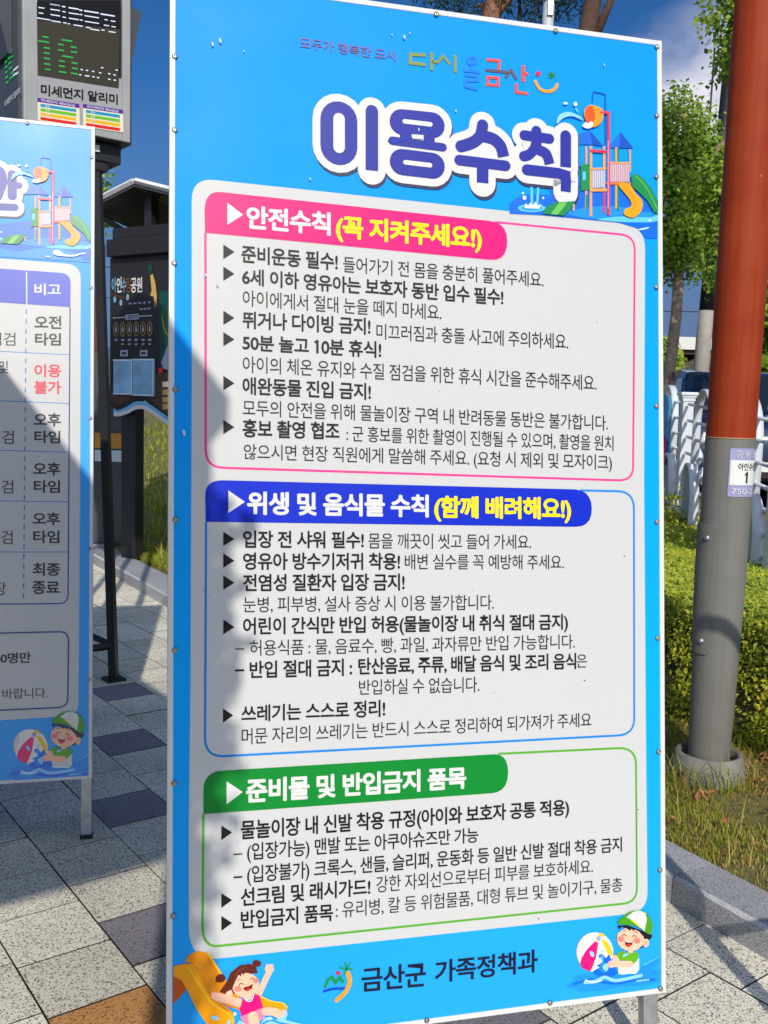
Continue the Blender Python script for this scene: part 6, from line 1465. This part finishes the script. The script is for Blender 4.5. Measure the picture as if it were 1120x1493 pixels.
mb = MB(); mb.box((.3215, .004, 3.786), (.457, .008, .828)); obj('screen_back', mb, M['board_black'], disp)
mb = MB(); mb.prism([(.60,3.42),(.655,3.70),(.672,3.75),(.66,3.755),(.60,3.77)], .0, .25); obj('side_fin', mb, M['display_dark'], disp)
mb = MB(); mb.prism([(-.02,3.4),(-.10,3.72),(-.11,4.6),(.0,4.6),(.0,3.4)], .1, .5); obj('side_fin', mb, M['display_dark'], disp)
mb = MB(); mb.box((DW/2+.03, .30, Z0-.055), (DW-.1, .46, .10), 0, None, .005); mb.box((DW/2-.0, .26, Z0-.13), (DW-.18, .36, .05), 0, None, .005); obj('under_box', mb, M['dark_metal'], disp)
lay_print(PRINT_DISPLAY, disp, -.021, ('screen','led_rows','stickers','lettering'))
side = bpy.data.objects.new('side_face', None); COL.objects.link(side); side.parent = disp
SM = rows(Vector((.618,-.786,0)), Vector((.786,.618,0)), Vector((0,0,1)), DO); side.matrix_parent_inverse = Matrix(); side.matrix_local = disp.matrix_world.inverted() @ SM
sf = MB(); sf.box((-.30, .012, 3.85), (.58, .02, 1.7)); obj('side_panel', sf, M['display_dark'], side)
lay_print(PRINT_DISPLAY_SIDE, side, -.0, ())
dinv = disp.matrix_world.inverted()
def stand_leg(b, t):
    mb = MB(); b, t = dinv @ Vector(b), dinv @ Vector(t); mb.tube([b, t], .032, 0, 4, smooth=False); lg_ = obj('leg', mb, M['dark_metal'], disp)
    mb = MB(); mb.box(b+Vector((0,0,.008)), (.11,.11,.014)); obj('base_plate', mb, M['dark_metal'], lg_)
stand_leg((-1.5536,5.49,.0), (-1.655,5.49,3.0)); stand_leg((-2.05,5.15,.0), (-1.96,5.25,3.0)); stand_leg((-1.95,5.95,.0), (-1.9,5.82,3.0)); stand_leg((-2.45,5.6,.0), (-2.3,5.55,3.0))
mb = MB(); q0, q1, q2 = dinv @ Vector((-1.56,5.49,.205)), dinv @ Vector((-2.05,5.15,.205)), dinv @ Vector((-1.95,5.95,.205)); mb.tube([q0, q1], .022, 0, 4, smooth=False); mb.tube([q0+(q2-q0)*.04, q2], .022, 0, 4, smooth=False); obj('brace', mb, M['dark_metal'], disp)
mb = MB(); mb.box(dinv @ Vector((-1.64,5.44,3.0)), (.035,.02,.035)); obj('junction_box', mb, M['white_trim'], disp)

# ------------------------------------------------------------------ roofed map board on the lawn
BO = Vector((-2.62,9.3,0)); BR = Vector((.86,-.51,0)); BN = Vector((.51,.86,0))
board = thing('map_board', 'black roofed park map board with wavy lower edge, standing on the lawn', 'map board', rows(BR, BN, Vector((0,0,1)), BO))
wave = [(-.07,1.59),(.036,1.535),(.175,1.585),(.26,1.635),(.335,1.65),(.395,1.64),(.47,1.595),(.66,1.47),(.8,1.41),(1.0,1.43),(1.2,1.50),(1.42,1.55)]
pm_ = MB(); pm_.prism([(1.42,2.98),(-.07,2.98)]+wave, 0, .06); obj('panel', pm_, M['board_black'], board)
mb = MB(); mb.prism([(1.40,1.90),(-.005,1.90)]+[(x, z+.055) for x, z in wave], -.004, -.0005); obj('slat_skirt', mb, M['brown_slats'], board)
mb = MB(); mb.box((.10, .13, .95), (.19, .12, 1.9), 0, None, .01); obj('column', mb, M['dark_metal'], board)
mb = MB(); mb.box((1.26, .13, .95), (.19, .12, 1.9), 0, None, .01); obj('column', mb, M['dark_metal'], board)
mb = MB(); mb.box((.70, .10, 3.06), (1.5, .34, .16), 0, None, .01); mb.box((.72, .05, 3.19), (1.42, .2, .1), 0, None, .01); obj('header_box', mb, M['board_black'], board)
mb = MB(); mb.box((.345, .12, 3.36), (.09, .1, .50), 0, None, .005); obj('king_post', mb, M['dark_metal'], board)
rf = MB()                                            # a shallow smoked roof rising to a peak over the king post, its corners swept down
pk = Vector((.345,-.10,3.62)); 
for p1, p2, p3 in ((Vector((-.225,-.12,3.455)), Vector((-.05,.75,3.25)), Vector((.345,.8,3.42))), (Vector((1.55,-.12,3.30)), Vector((1.5,.75,3.22)), Vector((.345,.8,3.42)))):
    th = Vector((0,0,.035)); q = [pk, p1, p2, p3]; rf.add([v-th for v in q]+[v for v in q], [(0,1,2,3),(7,6,5,4),(0,4,5,1),(1,5,6,2),(2,6,7,3),(3,7,4,0)])
roof = obj('roof', rf, M['poly_roof'], board)
tr = MB()
tr.tube([Vector((-.235,-.13,3.465)), pk+Vector((0,-.012,.012))], .026, 0, 4, smooth=False); tr.tube([pk+Vector((0.02,-.012,.012)), Vector((1.56,-.13,3.31))], .026, 0, 4, smooth=False); obj('fascia', tr, M['white_trim'], roof)
mb = MB(); mb.tube([(-.22,-.06,3.405), (.06,.3,3.16)], .03, 0, 4, smooth=False); mb.tube([(1.5,-.06,3.25), (1.2,.3,3.16)], .03, 0, 4, smooth=False); obj('rafter', mb, M['dark_metal'], roof)
for x0, x1, z0, z1 in ((.0, .247, 1.692, 2.025), (.255, .525, 1.685, 2.03)):
    mb = MB(); mb.box(((x0+x1)/2, -.014, (z0+z1)/2), (x1-x0, .02, z1-z0), 0, None, .003); pk_ = obj('leaflet_pocket', mb, M['paper'], board)
    mb = MB()
    for c, s_ in ((((x0+x1)/2, -.026, z1-.008), (x1-x0, .004, .016)), (((x0+x1)/2, -.026, z0+.006), (x1-x0, .004, .012)), ((x1-.006, -.0262, (z0+z1)/2), (.012, .004, z1-z0-.03))): mb.box(c, s_)
    obj('pocket_edge', mb, M['paper_edge'], pk_)
lay_print(PRINT_MAPBOARD, board, -.004, ('map','picture','wave','lettering'))
# a dark information post behind the timetable board
ip = thing('information_post', 'slim dark information post with white lettering strip, between black stand and timetable board', 'sign', (-3.05,10.2,.12))
mb = MB(); mb.box((0,0,1.0), (.55,.06,2.0), 0, None, .01); obj('panel', mb, M['display_dark'], ip)
mb = MB(); mb.box((.12,-.033,.93), (.3,.006,.12)); mb.box((.12,-.033,1.09), (.3,.006,.16), 1); obj('strip', mb, [M['paper_edge'], mat('orange_strip', (.6,.28,.04), .6)], ip)

# ------------------------------------------------------------------ trees
def tree(name, label, loc, trunk, crown, lmat, bmat, n, size, group=None, cat='tree', limbs=9, seed=1, ratio=.9, flat=1.0, clump=.22):
    random.seed(seed); t = thing(name, label, cat, loc, group); mb = MB()
    mb.tube([p for p, r_ in trunk], [r_ for p, r_ in trunk], 0, 12)
    tops = []
    for k in range(limbs):
        c, rad = random.choice(crown); i = random.randrange(max(1, len(trunk)-3), len(trunk)); b = Vector(trunk[i][0])
        e = Vector(c)+Vector((random.gauss(0,1), random.gauss(0,1), random.gauss(0,.7))).normalized()*Vector((rad[0],rad[1],rad[2])).length*.42
        m_ = b.lerp(e, .5)+Vector((0,0,.15)); mb.tube([b, m_, e], [trunk[i][1]*.5, trunk[i][1]*.3, .01], 0, 7)
    obj('trunk', mb, bmat, t)
    lf = MB(); vol = [r_[0]*r_[1]*r_[2] for c, r_ in crown]; tot = sum(vol); cl = []
    nc = max(30, n//42)
    for (c, r_), v in zip(crown, vol):
        for _ in range(max(3, int(nc*v/tot))):
            d = Vector((random.gauss(0,1), random.gauss(0,1), random.gauss(0,1))).normalized()*random.uniform(.45, 1.0)**.6
            cl.append((Vector(c)+Vector((d.x*r_[0], d.y*r_[1], d.z*r_[2])), d))
    for _ in range(n):
        p, d = random.choice(cl); q = p+Vector((random.gauss(0,1), random.gauss(0,1), random.gauss(0,flat)))*clump
        leaf(lf, q, (d+Vector((0,-.2,.55))), size, 0, ratio)
    obj('crown', lf, lmat, t)
    return t
tree('ginkgo_tree', 'ginkgo with round crown and bare leaning trunk, just right of the rules board', (4.0,14,.5),
     [((0,0,-.2),.10),((.02,0,1.2),.09),((.1,0,2.6),.08),((.1,0,3.6),.07),((.05,0,5.4),.04)], [((-.05,0,4.2),(.72,.7,.95)), ((-.1,.1,5.0),(.62,.62,.7)), ((.12,0,3.45),(.42,.45,.35)), ((.42,-.1,4.3),(.45,.5,.8))], M['ginkgo_leaf'], M['bark'], 21000, .024, 'ginkgo street trees', seed=3, clump=.10)
tree('ginkgo_tree', 'tall ginkgo with branches reaching into the sky behind the red pole top', (3.86,11,.5),
     [((0,0,-.2),.11),((-.02,0,2.2),.10),((-.1,0,4.3),.085),((-.12,0,6.6),.04)], [((.0,0,5.3),(.46,.55,.45)), ((.12,.1,6.2),(.46,.5,.75)), ((-.05,0,6.9),(.32,.4,.4)), ((-.1,.1,3.6),(.42,.45,.5)), ((.15,0,2.9),(.45,.45,.4)), ((.6,0,4.4),(.35,.45,.9)), ((-.5,0,5.55),(.16,.2,.12))], M['ginkgo_leaf'], M['bark'], 17000, .0225, 'ginkgo street trees', seed=8, clump=.085)
tree('ginkgo_tree', 'distant young ginkgo between white house and utility pole', (16.3,48,.5), [((0,0,0),.2),((0,0,3),.12)], [((0,0,3.0),(1.0,1.0,1.5)), ((0,0,4.5),(.6,.6,.8))], M['ginkgo_leaf'], M['bark'], 1500, .16, 'ginkgo street trees', limbs=3, seed=4)
tree('broadleaf_tree', 'dark green tree far behind the lamp pole, left side', (8.55,22,.4), [((0,0,0),.2),((0,0,4),.1)], [((0,0,3.2),(1.0,.9,1.9))], M['ginkgo_leaf'], M['dark_bark'], 2200, .1, 'trees across the road', limbs=3, seed=6)
tree('broadleaf_tree', 'green tree right of the red pole above the parked blue car', (10.4,24,.4), [((0,0,0),.2),((0,0,4),.1)], [((.2,0,3.6),(1.2,1,2.0))], M['ginkgo_leaf'], M['dark_bark'], 2600, .1, 'trees across the road', limbs=3, seed=7)
tree('broadleaf_tree', 'dense dark tree half hidden by the ginkgo trunk', (10.0,37,.4), [((0,0,0),.2),((0,0,3),.1)], [((0,0,2.5),(1.0,1,1.9))], M['ginkgo_leaf'], M['dark_bark'], 1500, .14, 'trees across the road', limbs=3, seed=9)
tree('pine_tree', 'pine with reddish trunk and dark needles above the rules board', (1.75,16,.9),
     [((-.25,0,-.3),.19),((-.2,0,4),.17),((-.31,0,6.9),.14),((-.05,0,8.6),.10),((.1,0,10.5),.06)], [((-.75,0,7.42),(.75,.8,.30)), ((.25,.2,7.55),(.8,.8,.42)), ((.95,.1,7.6),(.5,.6,.42)), ((-.2,.2,8.4),(1.5,1,.6)), ((.0,0,9.2),(1.2,1,.6)), ((.2,.5,7.1),(.5,.3,.16))], M['pine_leaf'], M['pine_bark'], 15000, .055, 'pine trees', seed=12, ratio=.14, clump=.16)
tree('pine_tree', 'dark leaning pine trunk with a forked branch at the top of the photo', (2.3,14,.6),
     [((0,0,-.2),.16),((.1,0,4),.145),((.3,0,6.2),.13),((.46,0,7.3),.11),((.6,0,9),.07)], [((.5,.2,9.6),(1.2,1,.7)), ((1.2,.2,9.3),(.8,.8,.5))], M['pine_leaf'], M['dark_bark'], 4200, .06, 'pine trees', seed=13, ratio=.14, limbs=4, clump=.16)
mb = MB(); mb.tube([(.38,0,6.15),(.62,-.05,6.75),(.95,-.1,7.6)], [.075,.055,.03], 0, 8); br = obj('branch', mb, M['dark_bark'], bpy.data.objects['pine_tree.001'])
tree('broadleaf_tree', 'small bright tree behind the timetable board beside the black stand', (-4.36,14.4,.9), [((0,0,0),.12),((.1,0,3),.06)], [((.0,0,3.6),(.2,.4,.5))], M['ginkgo_leaf'], M['dark_bark'], 900, .028, None, limbs=3, seed=15, clump=.09)

# ------------------------------------------------------------------ poles, wires
up_ = thing('utility_pole', 'concrete utility pole with dark upper half and brackets, beside ginkgo trunk', 'utility pole', (5.12,16,.5))
mb = MB(); mb.tube([(0,0,0),(.04,0,2.45),(.066,0,3.0)], [.135,.122,.12], 0, 20); obj('shaft', mb, M['pole_concrete'], up_)
mb = MB(); mb.tube([(.062,0,2.9),(.10,0,4.2),(.2,0,7.5)], [.124,.118,.10], 0, 20); obj('upper_sleeve', mb, M['dark_metal'], up_)
for z in (3.62, 5.2):
    mb = MB(); mb.box((.085+.02*(z-3.6), -.02, z), (.62, .07, .07), 0, None, .005); br_ = obj('bracket', mb, M['dark_metal'], up_)
    mb = MB()
    for x in (-.22, .36): mb.lathe([(.03,0),(.04,.03),(.03,.06),(.045,.09),(.0,.12)], (x, -.02, z+.03), 0, 10)
    obj('insulator', mb, M['white_trim'], br_)
mb = MB()
for x in (-.13, .26, .31): mb.tube([(x, -.05, 3.6), (x+.03, -.05, 7)], .016, 0, 6)
obj('conduit', mb, M['dark_metal'], up_)
wp = thing('lamp_post', 'slim pale grey post with clamp, showing above the top of rules board', 'lamp post', (1.56,11,.2))
mb = MB(); mb.tube([(0,0,0),(.06,0,5.4),(.075,0,6.6)], [.08,.065,.06], 0, 16); obj('shaft', mb, mat('pale_grey_post', (.45,.47,.48), .45), wp)
mb = MB(); mb.box((.075,-.07,5.83), (.06,.03,.2), 0, None, .004); mb.tube([(-.06,-.05,5.9),(.18,-.05,5.9)], .012, 0, 6); obj('clamp', mb, M['steel'], wp)
mb = MB(); mb.tube([(-.08,-.02,5.2),(-.08,-.02,6.8)], .008, 0, 5); obj('cable', mb, M['cable'], wp)
def wire(a, b, sag, r_, label):
    a, b = Vector(a), Vector(b); mb = MB(); mb.tube([a.lerp(b, k/14)-Vector((0,0,sag*4*(k/14)*(1-k/14))) for k in range(15)], r_, 0, 5); tag(obj('power_line', mb, M['cable']), label, 'power line', 'overhead power lines')
wire((-30,26,5.6), (9.6,26,5.35), .3, .012, 'upper thin black power line crossing low behind the concrete utility pole')
wire((-30,27,4.75), (9.8,27,4.6), .2, .012, 'lower thin black power line crossing low behind the concrete utility pole')
wire((-2,18,4.4), (5.1,16,4.15), .1, .010, 'thin power line meeting the bracket of the concrete utility pole')
wire((4.2,17,4.9), (7.5,15,8.6), .05, .009, 'steep thin power line rising behind the ginkgo crowns')

# ------------------------------------------------------------------ houses and hills across the road
hs = thing('house', 'white two-storey house with sloping brown eaves beyond the road', 'house', (12.0,40,.4))
mb = MB(); mb.prism([(-1.6,0),(.55,0),(.78,3.55),(-1.6,2.5)], 0, 5); obj('wall', mb, M['plaster'], hs)
mb = MB(); mb.prism([(-1.9,2.38),(.95,3.62),(.95,3.85),(-1.9,2.62)], -.4, 5.3); mb.box((.1,2.6,3.95), (3.4,5.4,.14)); obj('roof', mb, M['roof_brown'], hs)
mb = MB(); mb.box((-.4,1.2,4.3), (3.4,3,.5)); obj('parapet', mb, M['plaster'], hs)
for x, z, w_, h_ in ((-.52,1.35,.75,.85), (-.35,-.1,.8,.8), (-1.35,.1,.5,.6)):
    mb = MB(); mb.box((x,-.02,z), (w_+.12,.06,h_+.12)); f_ = obj('window', mb, M['dark_metal'], hs); mb = MB(); mb.box((x,-.055,z), (w_,.03,h_)); obj('pane', mb, M['pane_green'], f_)
mb = MB(); mb.box((-1.25,-.1,.72), (.95,.12,.3)); obj('shop_sign', mb, M['white_trim'], hs)
sh_ = thing('house', 'low dark shed with green wall beside the white house', 'house', (13.4,42,.4))
mb = MB(); mb.box((.2,1,1.0), (2.2,2,2.2)); obj('wall', mb, M['pane_green'], sh_)
mb = MB(); mb.prism([(-1.0,2.9),(-.2,3.9),(2.2,2.9),(2.2,2.75),(-.2,3.7),(-1.0,2.75)], -.2, 2.2); obj('roof', mb, M['roof_brown'], sh_)
aw = thing('parasol', 'red canvas awning on a pole in front of the white house', 'awning', (12.35,36,.5))
mb = MB(); mb.add([(-.75,0,1.35),(.85,-.5,1.45),(.95,.6,1.5),(.7,.1,2.05)], [(0,1,3),(1,2,3),(2,0,3)]); obj('canopy', mb, M['red_cloth'], aw)
mb = MB(); mb.tube([(.45,0,0),(.5,0,2.4)], .035, 0, 8); obj('pole', mb, M['plaster'], aw)
tag(aw, 'red canvas parasol on a pale pole in front of the white house', 'parasol')
for x, y, w_, h_, label in ((24,46,9,4.2,'long pale building far right beyond the parked cars'), (-8,60,12,6.0,'grey blue block seen low under the map board roof')):
    b_ = thing('building', label, 'building', (x,y,.4)); mb = MB(); mb.box((0,2,h_/2), (w_,4,h_)); obj('wall', mb, M['plaster'], b_); mb = MB(); mb.box((0,2,h_+.1), (w_+.5,4.5,.2)); obj('roof', mb, M['roof_brown'], b_)
    for k in range(int(w_/2.2)): mb = MB(); mb.box((-w_/2+1.2+2.2*k,-.02,h_*.55), (1.1,.06,1.2)); obj('window', mb, M['pane_green'], b_)
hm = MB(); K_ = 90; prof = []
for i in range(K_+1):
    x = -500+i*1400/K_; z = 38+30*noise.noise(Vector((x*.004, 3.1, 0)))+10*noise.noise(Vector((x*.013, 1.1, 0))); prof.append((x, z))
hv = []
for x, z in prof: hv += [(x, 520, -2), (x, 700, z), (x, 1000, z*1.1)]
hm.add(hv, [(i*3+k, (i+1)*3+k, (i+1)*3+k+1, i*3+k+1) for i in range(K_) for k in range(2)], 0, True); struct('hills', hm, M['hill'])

# ------------------------------------------------------------------ parked cars
def car(label, loc, rz, paint, suv, plate=None):
    t = thing('parked_car', label, 'car', Matrix.Translation(Vector(loc)) @ Matrix.Rotation(rz, 4, 'Z'), 'cars parked along the road')
    Hh = 1.72 if suv else 1.48; L = 4.5; Wd = .9
    side = [(-2.25,.35),(-2.25,.85),(-2.15,1.0),(-1.2,1.06),(-.55,Hh-.06),(.1,Hh),(1.5,Hh-.03),(1.95,Hh-.1),(2.2,1.05),(2.25,.8),(2.22,.35)] if suv else [(-2.25,.3),(-2.25,.72),(-2.1,.86),(-1.15,.95),(-.4,Hh-.04),(.2,Hh),(1.0,Hh-.03),(1.75,1.02),(2.2,.98),(2.25,.7),(2.22,.3)]
    bm = bmesh.new(); A1 = []; A2 = []
    for x, z in side:
        k = 1-.16*max(0, (z-.95)/(Hh-.95)); A1.append(bm.verts.new((x, -Wd*k, z))); A2.append(bm.verts.new((x, Wd*k, z)))
    n = len(side); bm.faces.new(A1[::-1]); bm.faces.new(A2)
    for i in range(n): bm.faces.new((A1[i], A1[(i+1)%n], A2[(i+1)%n], A2[i]))
    bmesh.ops.bevel(bm, geom=bm.edges[:], offset=.07, segments=3, affect='EDGES', profile=.55); bm.verts.index_update(); mb = MB()
    mb.add([v.co for v in bm.verts], [[v.index for v in f.verts] for f in bm.faces], 0, True); bm.free(); body_ = obj('body', mb, paint, t)
    def glass(pts): mb = MB(); c = sum((Vector(p) for p in pts), Vector())/len(pts); mb.add(pts, [tuple(range(len(pts)))]); g = obj('window', mb, M['glass'], t); g.modifiers.new('thickness', 'SOLIDIFY').thickness = .012
    s3, s4 = side[3], side[4]; wk = lambda z: Wd*(1-.16*max(0, (z-.95)/(Hh-.95)))
    q = lambda f, y, off: (s3[0]+(s4[0]-s3[0])*f-off, y, s3[1]+(s4[1]-s3[1])*f+off*.6)
    glass([q(.12,-.74,.012), q(.12,.74,.012), q(.9,.66,.012), q(.9,-.66,.012)])
    r3, r4 = (side[7], side[8]) if suv else (side[6], side[7]); q2 = lambda f, y: (r3[0]+(r4[0]-r3[0])*f+.014, y, r3[1]+(r4[1]-r3[1])*f+.008)
    glass([q2(.12,-.68), q2(.12,.68), q2(.85,.74), q2(.85,-.74)])
    for sg in (-1, 1):
        z0, z1 = (1.08, Hh-.14) if suv else (.99, Hh-.12)
        for x0, x1, x2, x3 in ((-.95,-.48,.25,.25), (.33,.33,1.15,1.15)): glass([(x0, sg*(wk(z0)+.004), z0), (x2, sg*(wk(z0)+.004), z0), (x3, sg*(wk(z1)+.004), z1), (x1, sg*(wk(z1)+.004), z1)])
        for x in (-1.4, 1.4):
            ax = (Vector((1,0,0)), Vector((0,0,1)), Vector((0,-sg,0))); mb = MB(); mb.lathe([(.2,.0),(.31,.0),(.33,-.04),(.33,-.18),(.2,-.2)], (x, sg*.90, .33), 0, 24, ax); w_ = obj('wheel', mb, M['rubber'], t); mb = MB(); mb.lathe([(.21,.01),(.17,-.03),(.06,-.01),(.0,-.0)], (x, sg*.9, .33), 0, 16, ax); obj('rim', mb, M['rim'], w_)
        mb = MB(); mb.box((-2.2, sg*.62, .78), (.12,.34,.14), 0, None, .03); obj('headlight', mb, M['lamp_lens'], t)
        mb = MB(); mb.box((2.2, sg*.66, .92), (.1,.28,.16), 0, None, .03); obj('tail_light', mb, M['tail_lens'], t)
        mb = MB(); mb.box((-.82, sg*.99, 1.06), (.12,.18,.12), 0, None, .03); obj('mirror', mb, paint, t)
    mb = MB(); mb.box((-2.255,0,.5), (.05,1.3,.22), 0, None, .01); obj('grille', mb, M['rubber'], t)
    for x in (-2.285, 2.265): mb = MB(); mb.box((x,0,.52), (.02,.5,.11), 0, None, .004); obj('number_plate', mb, plate or M['plate_white'], t)
    return t
car('dark navy sport utility vehicle parked behind the fence post', (4.75,13.2,.585), R(82), M['car_navy'], True)
car('blue saloon car half hidden by the ginkgo trunk', (4.2,17.8,.585), R(86), M['car_blue'], False)
car('blue car with pale blue number plate, at the right photo edge', (5.95,12.6,.585), R(76), M['car_blue'], True, M['plate_blue'])

# ------------------------------------------------------------------ unseen shelter, vine and arch, assumed and shaped for the shadows on boards and slabs
sl = thing('shelter', 'assumed unseen shelter with flat roof, shaped for the shadow across the timetable board', 'shelter', (-1.6,-1.0,0))
zr = 3.0
pg = [(-1.06-.587*9+.0,1.48+.81*9),(-.0,.02),(-.03,-.09),(.0,-.20),(.06,-.55),(.10,-.88),(.14,-1.165),(-.44,-1.62),(-7.5,-7.17),(-13,.5)]
pg = [(x+1.6, y+1.0) for x, y in pg]
mb = MB(); n = len(pg); mb.add([(x,y,zr) for x,y in pg]+[(x,y,zr+.06) for x,y in pg], [tuple(range(n)), tuple(range(2*n-1,n-1,-1))]+[(i,(i+1)%n,n+(i+1)%n,n+i) for i in range(n)]); obj('roof', mb, M['roof_sheet'], sl)
for x, y in ((.075,-1.2), (-3.4,-3.7), (-4.2,3.4)):
    mb = MB(); mb.box((x+1.6, y+1.0, zr/2), (.13 if y == -1.2 else .09,.085,zr), 0, None, .006); obj('post', mb, M['timber'], sl)
random.seed(21); vn = MB(); VO = Vector((.12,-1.2,0))
for _ in range(420):
    z = random.uniform(1.2, 2.9); a_ = random.uniform(0, 6.28); r_ = .05+abs(random.gauss(0,.035)); leaf(vn, Vector((r_*math.cos(a_)+.02*math.sin(z*9), r_*math.sin(a_), z)), (math.cos(a_), math.sin(a_), .3), .02, 0, .7)
for _ in range(330):
    t = random.random(); ex, ey = .0+.14*t, -.2-.96*t; q = Vector((ex+random.gauss(.015,.03), ey+random.gauss(0,.03), 3.0-abs(random.gauss(0,.25)))); leaf(vn, q-VO, (random.gauss(0,1), -1, .4), .02, 0, .7)
vine = thing('shadow_vine', 'unseen climbing plant added on a shelter post and roof edge to mottle the shadow', 'plant', VO)
obj('foliage', vn, M['hedge_leaf'], vine)
mb = MB(); mb.tube([(.06*math.cos(k*.5), .06*math.sin(k*.5), .05*k) for k in range(60)], .005, 0, 5); obj('stem', mb, M['dark_bark'], vine)

# assumed arch, out of view, added to throw thin shadows on slabs, kerb and pole
ga = thing('assumed_arch', 'assumed tubular garden arch, unseen, added right of the viewer for its thin shadow', 'garden arch', (1.22,1.95,0))
mb = MB(); w_ = .46; dx, dy = .94, -.34
arc_ = [(0,0,0),(0,0,.9),(0,0,1.75)]+[((w_-w_*math.cos(math.pi*k/14))*dx, (w_-w_*math.cos(math.pi*k/14))*dy, 1.75+w_*.95*math.sin(math.pi*k/14)) for k in range(1,14)]+[(2*w_*dx,2*w_*dy,1.75),(2*w_*dx,2*w_*dy,0)]
mb.tube(arc_, .028, 0, 10); obj('hoop', mb, M['dark_metal'], ga)
for z in (.35, .62):
    mb = MB(); mb.tube([(2*w_*dx*k/12, 2*w_*dy*k/12, z+.14*math.sin(math.pi*k/12)) for k in range(13)], .017, 0, 8); obj('cross_bar', mb, M['dark_metal'], ga)
